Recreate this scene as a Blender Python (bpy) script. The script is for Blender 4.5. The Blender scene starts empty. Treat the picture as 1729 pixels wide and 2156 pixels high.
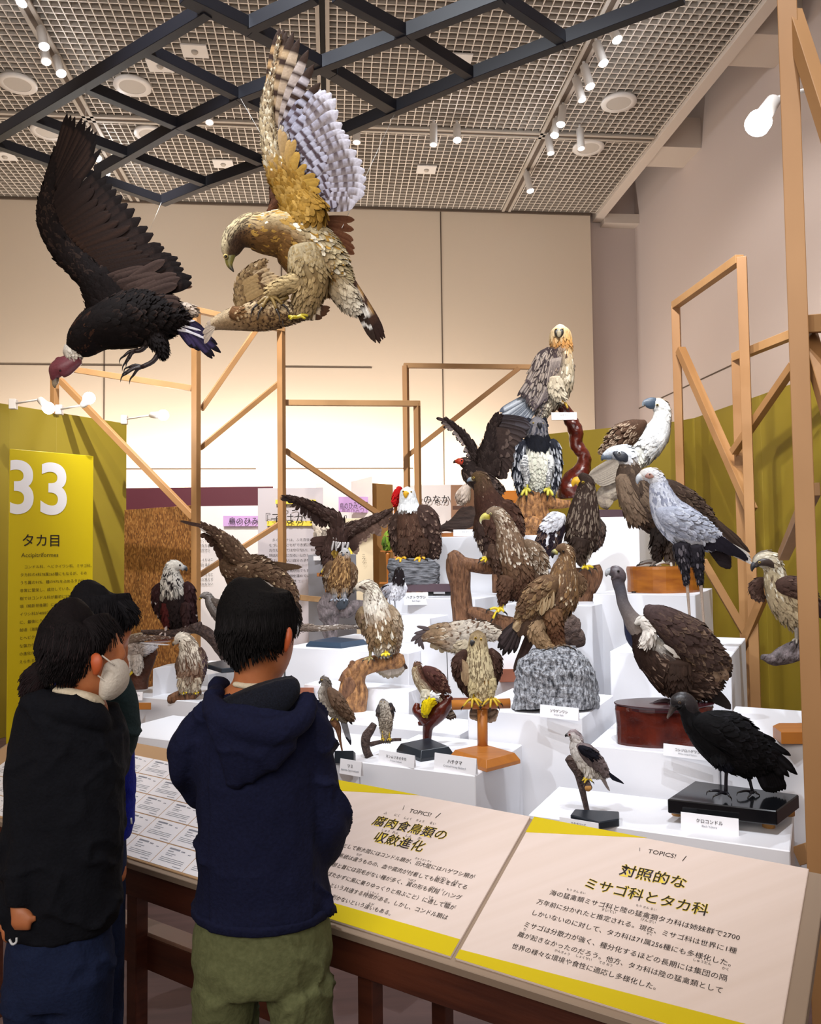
import bpy, bmesh, math, random
import numpy as np
from mathutils import Vector, Matrix
random.seed(7); rng=np.random.default_rng(7)
SC=bpy.context.scene; COL=SC.collection
# ---------------------------------------------------------------- camera (image taken to be 1729 x 2156)
F=1720.;CX,CY=864.5,1078.;EYE=1.65
pitch=math.atan(82/F); yaw=math.atan(165/F); roll=0.012
fw=np.array([math.sin(yaw)*math.cos(pitch),math.cos(yaw)*math.cos(pitch),math.sin(pitch)])
r0=np.array([math.cos(yaw),-math.sin(yaw),0]); u0=np.cross(r0,fw)
rt=r0*math.cos(roll)-u0*math.sin(roll); up=np.cross(rt,fw)
C0=np.array([0,0,EYE])
cam=bpy.data.cameras.new('camera'); co=bpy.data.objects.new('camera',cam); COL.objects.link(co)
cam.sensor_fit='VERTICAL'; cam.sensor_height=24; cam.lens=24*F/2156; cam.clip_start=0.05
co.matrix_world=Matrix([[rt[i],up[i],-fw[i],C0[i]] for i in range(3)]+[[0,0,0,1]])
SC.camera=co
def P(x,y,D): return C0+D*(fw+(x-CX)/F*rt-(y-CY)/F*up)
def onz(x,y,z):
    d=fw+(x-CX)/F*rt-(y-CY)/F*up; return C0+d*((z-EYE)/d[2])
# ---------------------------------------------------------------- light and exposure
W=bpy.data.worlds.new('world'); SC.world=W; W.use_nodes=True
W.node_tree.nodes['Background'].inputs[0].default_value=(1.0,.86,.74,1); W.node_tree.nodes['Background'].inputs[1].default_value=0.26
SC.view_settings.view_transform='Standard'; SC.view_settings.look='None'; SC.view_settings.gamma=1
SC.view_settings.use_curve_mapping=False; SC.view_settings.exposure=0.0
def spot(name,pos,tgt,power,size=40,col=(1,1,1),rad=.04,blend=.6,parent=None):
    l=bpy.data.lights.new(name,'SPOT'); l.energy=power; l.spot_size=math.radians(size); l.spot_blend=blend; l.color=col; l.shadow_soft_size=rad
    o=bpy.data.objects.new(name,l); COL.objects.link(o); o.location=pos
    o.rotation_euler=(Vector(tgt)-Vector(pos)).to_track_quat('-Z','Y').to_euler()
    return o
COOL=(.86,.92,1.0); WARM=(1,.78,.55)
for q in [((-2.5,1.5,6.6),(1.6,5.2,1.2),750,46,COOL),((1.0,1.2,6.6),(2.0,5.0,1.2),750,44,COOL),((3.4,2.6,6.6),(1.3,6.0,1.2),700,46,COOL),
          ((3.3,6.6,6.6),(1.6,5.6,1.3),550,60,COOL),((-1.2,3.0,6.6),(.2,5.6,1.0),800,40,COOL),((.3,.6,6.6),(.6,3.4,.6),600,34,(.95,.95,1)),
          ((-3,3.,6.6),(-2.2,8,2.2),650,50,(1,.9,.75)),((1.2,3.6,6.6),(3.9,8,2.0),600,50,(1,.93,.85)),
          ((-1.5,5.5,6.4),(-.8,10,1.3),1750,60,(1,.97,.95)),
          ((1.5,3.,6.4),(3.6,8.6,1.6),600,46,(1,.93,.85)),((1.2,5.,6.5),(4.7,8.5,2.9),560,60,(1,.93,.88)),((-.6,-.4,5.5),(-.6,5.2,3.6),110,46,(1,.9,.82))]:
    spot('spot_light',*q)  # unseen spots; those aimed at the booths and right wall are added fill
def area(name,pos,tgt,power,sx,sy,col):
    l=bpy.data.lights.new(name,'AREA'); l.shape='RECTANGLE'; l.size=sx; l.size_y=sy; l.energy=power; l.color=col
    o=bpy.data.objects.new(name,l); COL.objects.link(o); o.location=pos
    o.rotation_euler=(Vector(tgt)-Vector(pos)).to_track_quat('-Z','Y').to_euler(); return o
area('wall_washer',(-1.0,11.0,2.1),(-1.0,12.3,4.1),340,8,.3,(1,.9,.8))
area('hall_fill',(-1.5,-1.5,3.2),(.5,10,5.2),195,5,2,(1,.92,.86))  # added unseen area lamp behind the camera, brightens the ceiling and hall
# ---------------------------------------------------------------- helpers
def lin(h):
    c=[int(h[i:i+2],16)/255 for i in (0,2,4)]
    return tuple(x/12.92 if x<.04045 else ((x+.055)/1.055)**2.4 for x in c)
M={}
def mat(name,hexc,rough=.6,noise=None,bump=0,metal=0,emit=0,hex2=None,scale=(8,8,8),ctype='noise',spec=.5,bscale=None):
    if name in M: return M[name]
    m=bpy.data.materials.new(name); m.use_nodes=True; nt=m.node_tree; b=nt.nodes['Principled BSDF']; L=nt.links
    c=lin(hexc)+(1,); b.inputs['Base Color'].default_value=c; b.inputs['Roughness'].default_value=rough; b.inputs['Metallic'].default_value=metal
    b.inputs['Specular IOR Level'].default_value=spec
    if emit: b.inputs['Emission Color'].default_value=c; b.inputs['Emission Strength'].default_value=emit
    if hex2 or bump:
        tc=nt.nodes.new('ShaderNodeTexCoord'); mp=nt.nodes.new('ShaderNodeMapping'); mp.inputs['Scale'].default_value=scale
        L.new(tc.outputs['Object'],mp.inputs[0])
        if ctype=='voronoi': tx=nt.nodes.new('ShaderNodeTexVoronoi'); tx.inputs['Scale'].default_value=1; fo=tx.outputs['Color']
        elif ctype=='wave': tx=nt.nodes.new('ShaderNodeTexWave'); tx.inputs['Scale'].default_value=1; tx.inputs['Distortion'].default_value=5; tx.inputs['Detail'].default_value=3; fo=tx.outputs[0]
        else: tx=nt.nodes.new('ShaderNodeTexNoise'); tx.inputs['Scale'].default_value=1; tx.inputs['Detail'].default_value=6; fo=tx.outputs[0]
        L.new(mp.outputs[0],tx.inputs['Vector'])
        if hex2:
            r=nt.nodes.new('ShaderNodeValToRGB'); r.color_ramp.elements[0].color=c; r.color_ramp.elements[1].color=lin(hex2)+(1,)
            r.color_ramp.elements[0].position=.32 if ctype!='voronoi' else .1; r.color_ramp.elements[1].position=.68 if ctype!='voronoi' else .9
            L.new(fo,r.inputs[0]); L.new(r.outputs[0],b.inputs['Base Color'])
        if bump:
            bp=nt.nodes.new('ShaderNodeBump'); bp.inputs['Strength'].default_value=min(bump,1); bp.inputs['Distance'].default_value=.01*max(bump,1)
            L.new(fo,bp.inputs['Height']); L.new(bp.outputs[0],b.inputs['Normal'])
    M[name]=m; return m
def colmat(name,rough=.7,bump=.4,sc=60,spec=.3):
    m=bpy.data.materials.new(name); m.use_nodes=True; nt=m.node_tree; b=nt.nodes['Principled BSDF']; L=nt.links
    a=nt.nodes.new('ShaderNodeAttribute'); a.attribute_name='Col'
    tc=nt.nodes.new('ShaderNodeTexCoord'); n=nt.nodes.new('ShaderNodeTexNoise'); n.inputs['Scale'].default_value=sc; n.inputs['Detail'].default_value=5
    L.new(tc.outputs['Object'],n.inputs['Vector'])
    mx=nt.nodes.new('ShaderNodeMix'); mx.data_type='RGBA'; mx.blend_type='MULTIPLY'; mx.inputs[0].default_value=.35
    L.new(a.outputs['Color'],mx.inputs[6]); 
    r=nt.nodes.new('ShaderNodeMapRange'); r.inputs[1].default_value=.3; r.inputs[2].default_value=.7; r.inputs[3].default_value=.5; r.inputs[4].default_value=1.2
    L.new(n.outputs[0],r.inputs[0]); L.new(r.outputs[0],mx.inputs[7]); L.new(mx.outputs[2],b.inputs['Base Color'])
    bp=nt.nodes.new('ShaderNodeBump'); bp.inputs['Strength'].default_value=bump; bp.inputs['Distance'].default_value=.004
    L.new(n.outputs[0],bp.inputs['Height']); L.new(bp.outputs[0],b.inputs['Normal'])
    b.inputs['Roughness'].default_value=rough; b.inputs['Specular IOR Level'].default_value=spec
    return m
def link(name,me,mt=None,parent=None,loc=None):
    o=bpy.data.objects.new(name,me); COL.objects.link(o)
    if mt and me is not None and not me.materials: me.materials.append(mt)
    if parent is not None: o.parent=parent
    if loc is not None: o.location=loc
    return o
def mesh(name,v,f,smooth=False,cols=None):
    me=bpy.data.meshes.new(name)
    v=np.asarray(v,dtype=np.float32)
    if isinstance(f,np.ndarray):
        n,k=f.shape; me.vertices.add(len(v)); me.vertices.foreach_set('co',v.ravel()); me.loops.add(n*k); me.loops.foreach_set('vertex_index',f.ravel().astype(np.int32))
        me.polygons.add(n); me.polygons.foreach_set('loop_start',np.arange(0,n*k,k,dtype=np.int32)); me.polygons.foreach_set('loop_total',np.full(n,k,dtype=np.int32)); me.update(calc_edges=True)
    else: me.from_pydata(v.tolist(),[],f); me.update()
    if cols is not None:
        a=me.color_attributes.new('Col','FLOAT_COLOR','POINT'); c=np.ones((len(v),4),np.float32); c[:,:3]=cols; a.data.foreach_set('color',c.ravel())
    if smooth: me.polygons.foreach_set('use_smooth',np.ones(len(me.polygons),bool))
    return me
def thing(name,label,cat,loc=(0,0,0),group=None):
    o=bpy.data.objects.new(name,None); COL.objects.link(o); o.location=loc; o.empty_display_size=.05
    o['label']=label; o['category']=cat
    if group:o['group']=group
    return o
def tag(o,label,cat,group=None):
    o['label']=label;o['category']=cat
    if group:o['group']=group
    return o
def struct(o): o['kind']='structure'; return o
BOXF=[(0,1,3,2),(4,6,7,5),(0,4,5,1),(2,3,7,6),(0,2,6,4),(1,5,7,3)]
def boxv(a,b): return [(x,y,z) for x in (a[0],b[0]) for y in (a[1],b[1]) for z in (a[2],b[2])]
def bev(me,w,seg=2):
    bm=bmesh.new(); bm.from_mesh(me); bmesh.ops.recalc_face_normals(bm,faces=bm.faces)
    if w: bmesh.ops.bevel(bm,geom=list(bm.edges),offset=w,segments=seg,affect='EDGES',profile=.6)
    bm.to_mesh(me); bm.free(); return me
def box(name,a,b,mt,parent=None,bw=.003):
    """a box in world coordinates; its origin at the middle of its base"""
    a=np.minimum(a,b)*1.;b=np.maximum(np.array(a),b)*1. if 0 else np.maximum(a,b)*1.
    o0=np.array([(a[0]+b[0])/2,(a[1]+b[1])/2,a[2]]); 
    me=bev(mesh(name,boxv(a-o0,b-o0),BOXF),bw,1)
    o=link(name,me,mt,parent); o.location=o0-(np.array(parent.location) if parent is not None else 0); return o
def prism(name,poly,ext,mt,parent=None,bw=.002):
    """poly: list of 3D points, ext: extrusion vector"""
    poly=[np.array(p,float) for p in poly]; e=np.array(ext,float); n=len(poly); o0=sum(poly)/n
    if parent is not None: base=np.array(parent.location)
    else: base=np.zeros(3)
    v=[p-o0 for p in poly]+[p+e-o0 for p in poly]
    f=[tuple(range(n)),tuple(range(2*n-1,n-1,-1))]+[(i,n+i,n+(i+1)%n,(i+1)%n) for i in range(n)]
    me=bev(mesh(name,v,f),bw,1); o=link(name,me,mt,parent); o.location=o0-base; return o
def beam(name,p,q,w,h,mt,parent=None,upv=(0,0,1),bw=.002):
    p=np.array(p,float);q=np.array(q,float);d=q-p;d/=np.linalg.norm(d);s=np.cross(d,upv)
    if np.linalg.norm(s)<.05: s=np.cross(d,(.53,.85,0) if abs(d[2])>.9 else (0,1,0))
    s/=np.linalg.norm(s);t=np.cross(s,d)
    poly=[p+s*w/2*a+t*h/2*b for a,b in ((-1,-1),(1,-1),(1,1),(-1,1))]
    return prism(name,poly,q-p,mt,parent,bw)
def lathe(name,prof,mt,parent=None,loc=(0,0,0),axis=(0,0,1),n=24,smooth=True,cap=True):
    v=[];f=[]
    for r,z in prof:
        for i in range(n): a=2*math.pi*i/n; v.append((r*math.cos(a),r*math.sin(a),z))
    for j in range(len(prof)-1):
        for i in range(n): f.append((j*n+i,j*n+(i+1)%n,(j+1)*n+(i+1)%n,(j+1)*n+i))
    if cap: f.append(tuple(range(n-1,-1,-1))); f.append(tuple(range((len(prof)-1)*n,len(prof)*n)))
    me=mesh(name,v,f,smooth)
    for k_ in (len(f)-1,len(f)-2) if cap else (): me.polygons[k_].use_smooth=False
    o=link(name,me,mt,parent,loc); o.rotation_mode='QUATERNION'; o.rotation_quaternion=Vector((0,0,1)).rotation_difference(Vector(axis)); return o
def text(name,body,origin,xdir,ydir,size,mt,parent=None,align='LEFT',shear=0,bold=0,sx=1.,lift=.0015,spacing=1):
    cu=bpy.data.curves.new('t','FONT'); cu.body=body; cu.align_x=align; cu.size=size; cu.shear=shear; cu.offset=bold*size; cu.space_line=spacing; cu.resolution_u=2 if size<.12 else 8
    o=bpy.data.objects.new('t',cu); COL.objects.link(o); bpy.context.view_layer.update()
    me=bpy.data.meshes.new_from_object(o.evaluated_get(bpy.context.evaluated_depsgraph_get())); bpy.data.objects.remove(o)
    if not len(me.vertices): return None
    x=Vector(xdir).normalized();y=Vector(ydir);y=(y-x*y.dot(x)).normalized();n=x.cross(y); og=Vector(origin)+n*lift
    mtx=Matrix([[x[i]*sx,y[i],n[i],og[i]] for i in range(3)]+[[0,0,0,1]])
    me.transform(mtx); me.materials.clear(); 
    base=Vector(parent.location) if parent is not None else Vector((0,0,0))
    c=og-base; me.transform(Matrix.Translation(-og)); 
    q=link(name,me,mt,parent); q.location=c
    if len(body.replace('\n',''))>7: q['kind']='stuff'
    return q
# ---------------------------------------------------------------- room shell
CEIL=6.8
m_cream=mat('cream_wall_paint','d2c2ae',.8); m_grey=mat('grey_wall_paint','c4b6b0',.85); m_white=mat('white_ceiling_paint','c9bcb0',.8)
m_dark=mat('dark_void','15110f',.9); m_louv=mat('louver_metal','aca296',.6); m_edge_lit=mat('louver_edge_lit','dcd2c6',.5); m_floor=mat('floor_carpet_tile','6a4f49',.8,hex2='54403c',scale=(1.2,14,1),bump=.2)
m_seam=mat('shadow_gap','5a4c40',.9)
struct(box('floor',(-7,-3,-.1),(5.2,13,0),m_floor,bw=0))
w=struct(box('wall_back',(-7,12,0),(3.98,12.08,CEIL+.02),m_cream,bw=0))
for x in (-6.6,-3.25,-.72,1.66):
    box('joint',(x-.008,11.992,0),(x+.008,12.0,CEIL-.02),m_seam,w,bw=0)
for z,x0,x1 in ((4.37,-7,-3.0),(4.37,-.72,.6),(2.87,-3.2,-1.1),(2.87,-.7,1.2)):
    box('joint',(x0,11.992,z-.008),(x1,12.0,z+.008),m_seam,w,bw=0)
box('panel_top_rail',(-7,11.97,CEIL-.04),(3.98,12.0,CEIL-.01),m_seam,w,bw=0)
struct(box('wall_back_recess',(3.9,12.25,0),(5.2,12.35,9),m_grey,bw=0))
w=struct(box('wall_right',(4.78,-3,0),(4.9,12.3,9),m_grey,bw=0))
box('joint',(4.772,-3,3.82),(4.78,12.3,3.835),m_seam,w,bw=0)
struct(box('wall_left',(-7.1,-3,0),(-7,13,7),m_cream,bw=0))
struct(box('trim_1',(4.08,-3,CEIL-.05),(4.22,12.2,CEIL+.45),m_white))
struct(box('trim_2',(4.22,12.05,CEIL-.12),(4.78,12.25,CEIL+.03),m_white))
for y in (9.9,7.6,5.3): struct(box('trim_3' if y==9.9 else 'trim_4',(4.22,y,CEIL+.0),(4.78,y+.55,CEIL+.4),m_white))
struct(box('ceiling_slab',(4.0,-3,CEIL+1.4),(5.0,12.4,CEIL+1.5),m_white,bw=0))
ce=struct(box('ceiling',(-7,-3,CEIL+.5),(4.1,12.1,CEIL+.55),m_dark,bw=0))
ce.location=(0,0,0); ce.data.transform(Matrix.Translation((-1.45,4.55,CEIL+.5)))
# louvre bars in view: each its own bar
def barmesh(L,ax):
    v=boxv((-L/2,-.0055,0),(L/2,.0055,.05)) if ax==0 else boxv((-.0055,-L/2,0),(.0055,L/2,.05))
    me=bev(mesh('louver_bar',v,BOXF),0); me.materials.append(m_louv); me.materials.append(m_edge_lit)
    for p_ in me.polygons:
        if p_.normal.z<-.5: p_.material_index=1  # light from below is put into the paler bottom-edge colour
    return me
c=.0925
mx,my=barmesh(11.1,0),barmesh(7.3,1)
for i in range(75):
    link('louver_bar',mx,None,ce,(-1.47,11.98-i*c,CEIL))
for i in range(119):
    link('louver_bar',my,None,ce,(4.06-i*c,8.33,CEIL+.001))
link('reflector_panel',bev(mesh('reflector_panel',boxv((-7,5,.06),(4.08,12,.065)),BOXF),0),mat('upper_grid_white','aaa196',.8),ce,(0,0,CEIL+.02))
struct(box('ceiling_near',(-7,-3,CEIL+.1),(4.08,4.6,CEIL+.15),m_white,bw=0))
# lighting tracks: along the room and across it
def track(x0,y0,x1,y1,lab):
    t=thing('lighting_track',lab,'lighting track',((x0+x1)/2,(y0+y1)/2,CEIL-.03))
    wx,wy=(.02,0) if x0==x1 else (0,.02)
    for s in (-2.4,2.4): box('rail',(x0-wx+wx*s,y0-wy+wy*s,CEIL-.03),(x1+wx+wx*s,y1+wy+wy*s,CEIL-.006),m_louv,t,bw=0)
    box('channel',(x0-wx*1.3,y0-wy*1.3,CEIL-.02),(x1+wx*1.3,y1+wy*1.3,CEIL-.007),m_dark if x0==-.06 else m_seam,t,bw=0)
track(2.66,4.8,2.66,11.96,'pale ceiling track carrying the long line of spotlights near the right wall')
track(-.06,4.8,-.06,11.96,'bare pale ceiling track with a dark channel above the hanging hawk-eagle')
track(-2.82,4.8,-2.82,11.96,'pale ceiling track above the black vulture with an upraised wing')
track(-6.9,9.7,4.05,9.7,'pale ceiling track running across the room under the grid')
# recessed round downlights and square sensor plates
m_emit=mat('lamp_lens','ffffff',.4,emit=30)
m_lampw=mat('lamp_white_metal','d8d2cc',.4)
for k,(x,y,lab) in enumerate([(37,173,'round recessed ceiling fitting at the far left edge of the grid'),(279,178,'round recessed ceiling fitting between the left track and the lattice'),(101,274,'round recessed fitting partly behind the black vulture wing tip'),(318,280,'round recessed fitting seen through the lower lattice bay'),(1303,213,'round recessed fitting right of the spotlight track'),(1239,308,'round recessed fitting nearest the far right corner of the grid')]):
    p=onz(x,y,CEIL-.01); t=thing('ceiling_downlight',lab,'ceiling fitting',tuple(p))
    lathe('ring',[(.14,0),(.2,0),(.2,.03),(.14,.03),(.14,0)],m_lampw,t,(0,0,-.03),n=32,cap=False)
    lathe('baffle',[(.14,-.026),(.14,-.022)],mat('baffle_grey','b5ada4',.6),t,(0,0,0),n=32)
for x,y,lab in [(410,105,'square sensor plate under the grid right of the left track'),(337,136,'square sensor plate beside a lattice bar near top'),(470,343,'square sensor plate near the far wall'),(10,327,'square sensor plate at the left edge of the photo'),(967,124,'square sensor plate behind the right lattice bar'),(898,355,'square sensor plate near far wall right of the wing')]:
    p=onz(x,y,CEIL-.01); t=thing('sensor_plate',lab,'ceiling fitting',tuple(p))
    link('plate',bev(mesh('plate',boxv((-.13,-.11,-.02),(.13,.11,0)),BOXF),.004,1),m_lampw,t)
    lathe('sensor_dome',[(.035,-.02),(.035,-.028),(.025,-.04),(.0,-.045)],m_louv,t,n=16)
# track spotlights: (lens px, body top px, lit?)

def spotlamp(xl,yl,xt,yt,lit,lab,zl=None):
    """lens at (xl,yl), hinge on the ceiling track at (xt,yt)"""
    a=onz(xt,yt,CEIL-.05); D=(a-C0)@fw; b=P(xl,yl,D-.06); 
    t=thing('track_spotlight',lab,'spotlight',tuple(a)); d=b-a; L=np.linalg.norm(d); d/=L
    lathe('lamp_body',[(.02,0),(.045,.02),(.045,L-.02),(.05,L)],m_lampw,t,(0,0,0),d,n=20)
    lathe('lens',[(.046,0),(.04,.012),(.02,.02),(.0,.022)] if lit else [(.04,0),(.036,.004)],m_emit if lit else mat('dim_lens','ffffff',.4,emit=2.5),t,tuple(d*L),d,n=20)
    lathe('hinge',[(.015,0),(.015,.045)],m_lampw,t,(0,0,0),n=12)
    if lit:
        g=bpy.data.lights.new('bulb','POINT'); g.energy=3; g.shadow_soft_size=.03; g.color=COOL; o=link('bulb',g,None,t,tuple(d*(L+.06)))
for q in [(45,6,60,-25,1,'lit white spotlight at the very top left'),(93,98,86,58,1,'lit white spotlight, upper one of the left cluster'),(97,130,93,102,0,'unlit white spotlight between the two lit ones of the left cluster'),(129,155,118,120,1,'lit white spotlight, lower one of the left cluster'),
    (206,334,196,312,1,'small lit spotlight beside the vulture wing, topmost of three'),(218,351,207,326,1,'small lit spotlight beside the vulture wing, middle of three'),(224,366,214,342,1,'small lit spotlight beside the vulture wing, lowest of three'),
    (963,295,962,262,1,'lit white spotlight hanging alone on the cross track'),(913,305,913,260,0,'unlit cylinder spotlight left of the lone lit one on the cross track'),(751,300,751,262,0,'unlit cylinder spotlight beside the hawk-eagle wing on the cross track'),(1224,313,1221,270,0,'unlit cylinder spotlight right of the long spotlight row on the cross track'),
    (1415,8,1405,-25,1,'lit spotlight at the top right, nearest of the long row'),(1300,84,1285,50,1,'lit spotlight second from the top of the long row'),(1271,133,1255,88,1,'lit spotlight third from the top of the long row'),(1243,182,1229,136,1,'lit spotlight fourth from the top of the long row'),(1226,211,1212,162,0,'unlit cylinder spotlight in the middle of the long row'),
    (1181,262,1186,222,1,'lit spotlight, upper of the bright pair in the long row'),(1168,285,1172,250,1,'lit spotlight, lower of the bright pair in the long row'),(1160,323,1154,285,0,'unlit cylinder spotlight just below the bright pair'),(1117,402,1108,362,1,'lit spotlight farthest along the long row near the back wall'),(441,258,441,235,0,'unlit cylinder spotlight seen through the lattice on the cross track')]:
    spotlamp(*q)
# ---------------------------------------------------------------- black lattice hung under the ceiling
ZL=4.4; m_blk=mat('black_steel','12131b',.45,spec=.4)
lt=thing('hanging_lattice','black steel lattice of crossing bars hung under the ceiling grid','ceiling frame',tuple(onz(600,200,ZL)))
BA=[((-40,305),(438,18)),((205,362),(377,262)),((377,262),(503,201)),((503,201),(860,66)),((860,66),(1060,-12)),((342,423),(440,383)),((440,383),(556,342)),((556,342),(730,272)),((730,272),(996,157)),((996,157),(1187,83)),((1187,83),(1440,-12)),((528,52),(665,-12))]
BB=[((385,-12),(528,58)),((528,58),(700,150)),((700,150),(835,231)),((307,103),(503,201)),((503,201),(692,291)),((181,181),(377,264)),((377,264),(556,342)),((65,247),(267,322)),((267,322),(440,387)),((-20,296),(342,423)),((705,-12),(860,72)),((860,72),(1000,161)),((1045,-12),(1187,83))]
for a,b in BA+BB:
    wd=.078 if (a,b) in BB[:3] else .054
    beam('bar',onz(*a,ZL),onz(*b,ZL),wd,.078 if (a,b) in BA else .066,m_blk,lt)
m_wire=mat('nylon_line','e8e6e0',.3)
# ---------------------------------------------------------------- display frame of reference
AN=math.radians(32); U=np.array([math.cos(AN),-math.sin(AN),0]); V=np.array([math.sin(AN),math.cos(AN),0])
m_pl=mat('plinth_white','e6e6ea',.45); m_pl2=mat('plinth_white_low','e2e2e6',.5)
PL={}
def plinth(key,xl,yl,xr,D,depth,lab,bottom=0.):
    """front-left top corner seen at (xl,yl) at distance D; front edge runs along U up to column xr"""
    p=P(xl,yl,D); z=p[2]; best=0
    lo,hi=.02,6
    for _ in range(40):
        mid=(lo+hi)/2; q=p+U*mid; d=(q-C0); xx=CX+F*(d@rt)/(d@fw)
        if xx<xr and d@fw>.3: lo=mid
        else: hi=mid
    q=p+U*lo
    poly=[p,q,q+V*depth,p+V*depth]; poly=[np.array([a[0],a[1],bottom]) for a in poly]
    o=prism('display_plinth',poly,(0,0,z-bottom),m_pl,None,.004)
    tag(o,lab,'plinth'); PL[key]=z; return z
plinth('deckR',1112,1715,1664,3.35,0.44,'lowest white display deck under the black vulture and the small kite')
plinth('deckL',225,1542,756,4.36,0.5,'low white display deck behind the sloped card table')
plinth('honey',757,1604,1001,3.65,0.6,'white plinth in front carrying the crested goshawk and honey buzzard')
plinth('steppe',985,1492,1225,4.1,0.66,'white plinth carrying the grey rock and the brown eagle')
plinth('vult',1240,1569,1513,3.75,0.72,'white plinth under the round dark red wooden base')
plinth('vultR',1516,1548,1722,3.53,0.72,'white plinth at far right with an orange wooden block on it')
plinth('secr',1284,1371,1539,4.52,0.95,'tall white plinth behind the long-necked vulture')
plinth('blockR',1249,1250,1464,5.6,.95,'tall white plinth carrying the orange tree-slice base')
plinth('steller',1060,1272,1247,5.6,.44,'white plinth under the glossy red-brown stump of the white-shouldered eagle')
plinth('top',1180,1092,1345,6.9,1.0,'highest white plinth at the back under the driftwood stumps')
plinth('harpy',905,1131,1130,6.9,1.0,'high white plinth under the pale knotted stump')
plinth('bald',815,1258,1000,6.1,0.82,'white plinth under the purple board and grey rock')
plinth('kite',600,1362,860,5.35,.9,'white plinth under the blue slab of the grey stump')
plinth('pied',792,1298,905,5.6,.3,'small white block under the black and white bird',PL['kite'])
plinth('mid',885,1339,1100,5.1,0.7,'white plinth in the middle behind the spread-winged buzzard')
plinth('shik',600,1510,968,4.6,0.35,'low white plinth behind the thin forked perch')
plinth('fish',330,1412,440,6.0,0.6,'white block on the left in front of the strand board')
plinth('leftlow',240,1462,470,5.4,0.5,'low white shelf on the left behind the visitors')
plinth('buzz',640,1440,860,5.0,0.21,'white plinth behind the pale streaked buzzard')
plinth('stand33',476,1384,595,5.8,0.75,'white plinth hidden behind the standing man, left of the grey stump')
# ---------------------------------------------------------------- timber frames
m_tim=mat('pale_timber','a97e50',.55,hex2='9a7044',scale=(3,3,1.2),ctype='noise',bump=.15); m_tim2=mat('pale_timber_light','b78f62',.55,hex2='a88054',scale=(3,3,1.5))
def frame(lab,members,loc):
    t=thing('timber_frame',lab,'timber frame',tuple(loc))
    for nm,a,b,w in members:
        pa,pb=P(*a),P(*b)
        if nm=='post': pb=np.array([pa[0],pa[1],0.])
        beam(nm,pa,pb,w,w,m_tim if nm!='rail' else m_tim2,t,upv=(0,0,1))
    return t
frame('tall pale timber frame whose post stands behind the man',[('post',(413,648,7.3),(413,1300,7.3),.06),('post',(592,690,7.9),(592,1300,7.9),.06),('rail',(413,653,7.3),(597,694,7.9),.05),
  ('brace',(424,862,7.35),(548,682,7.7),.045),('brace',(421,944,7.35),(588,806,7.9),.045),('brace',(418,1212,7.35),(588,1103,7.85),.045)],P(413,1200,7.3)*[1,1,0])
frame('pale timber frame reaching over the mustard number panel',[('upright',(115,768,8.0),(115,872,8.0),.06),('rail',(110,771,8.0),(406,818,7.45),.055),('brace',(126,800,7.95),(408,1090,7.35),.055)],P(115,900,8.0)*[1,1,0])
frame('pale timber frame in the middle with a brace falling to the right',[('rail',(598,848,7.95),(884,850,8.3),.055),('post',(878,850,8.3),(878,1100,8.3),.055),('brace',(600,948,7.95),(815,1094,8.3),.05),('rail',(632,1258,6.6),(700,1265,6.7),.045)],P(878,1100,8.3)*[1,1,0])
frame('pale timber frame behind the bearded vulture with a long diagonal',[('post',(854,770,8.7),(854,1100,8.7),.055),('rail',(850,770,8.7),(1118,773,8.9),.05),('brace',(858,960,8.7),(1092,776,8.85),.05)],P(854,1100,8.7)*[1,1,0])
frame('tall pale timber frame against the mustard partition',[('post',(1423,645,7.9),(1423,1000,7.9),.075),('post',(1562,543,6.6),(1562,1100,6.6),.075),('rail',(1421,643,7.9),(1558,545,6.6),.07),('brace',(1433,736,7.8),(1583,1075,6.6),.075)],P(1562,1100,6.6)*[1,1,0])
frame('pale timber frame behind the large post with crossing braces',[('post',(1550,755,6.9),(1550,1100,6.9),.07),('rail',(1547,753,6.9),(1740,676,6.0),.07),('brace',(1545,952,6.8),(1672,768,6.1),.06),('post',(1690,700,6.1),(1690,1100,6.1),.06)],P(1550,1100,6.9)*[1,1,0])
frame('nearest tall timber post at the right with a rail and braces',[('post',(1656,-40,2.85),(1656,900,2.85),.062),('brace',(1668,30,2.85),(1765,330,2.6),.05),('rail',(1700,683,2.85),(1800,676,2.6),.06),('brace',(1712,1030,3.0),(1650,1170,4.2),.05),('brace',(1700,700,2.9),(1760,900,2.6),.05),('rail',(1688,1800,3.2),(1800,1765,3.0),.07)],P(1656,1100,2.85)*[1,1,0])
frame('low timber brace standing behind the secretary bird',[('brace',(1560,1368,6.5),(1625,1215,6.3),.06),('brace',(1590,1368,6.5),(1480,1180,6.6),.06)],P(1590,1368,6.5))
# ---------------------------------------------------------------- mustard partitions
m_mus=mat('mustard_board','887618',.65,hex2='8e7c1a',scale=(2,2,2)); m_mus2=mat('mustard_board_edge','5f5312',.7)
ZP=3.05
def panelrun(name,pts,th,lab):
    t=thing(name,lab,'partition',(*onz(*pts[0],ZP)[:2],0))
    for a,b in zip(pts[:-1],pts[1:]):
        p,q=onz(*a,ZP),onz(*b,ZP); p[2]=q[2]=0; n=np.cross(q-p,(0,0,1)); n/=np.linalg.norm(n)
        if n@(p-C0)<0:n=-n
        prism('panel',[p,q,q+n*th,p+n*th],(0,0,ZP),m_mus,t,.003)
    return t
panelrun('display_partition',[(1130,916),(1424,887),(1462,880)],.08,'mustard yellow partition behind the harpy eagle and pale eagle')
panelrun('display_partition',[(1462,880),(1600,832),(1729,786),(1900,722)],.08,'mustard yellow partition along the right wall behind the timber frames')
lp=panelrun('display_partition',[(-40,842),(20,852),(119,868),(267,892)],.1,'folded mustard partition on the left behind the number banner')
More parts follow.
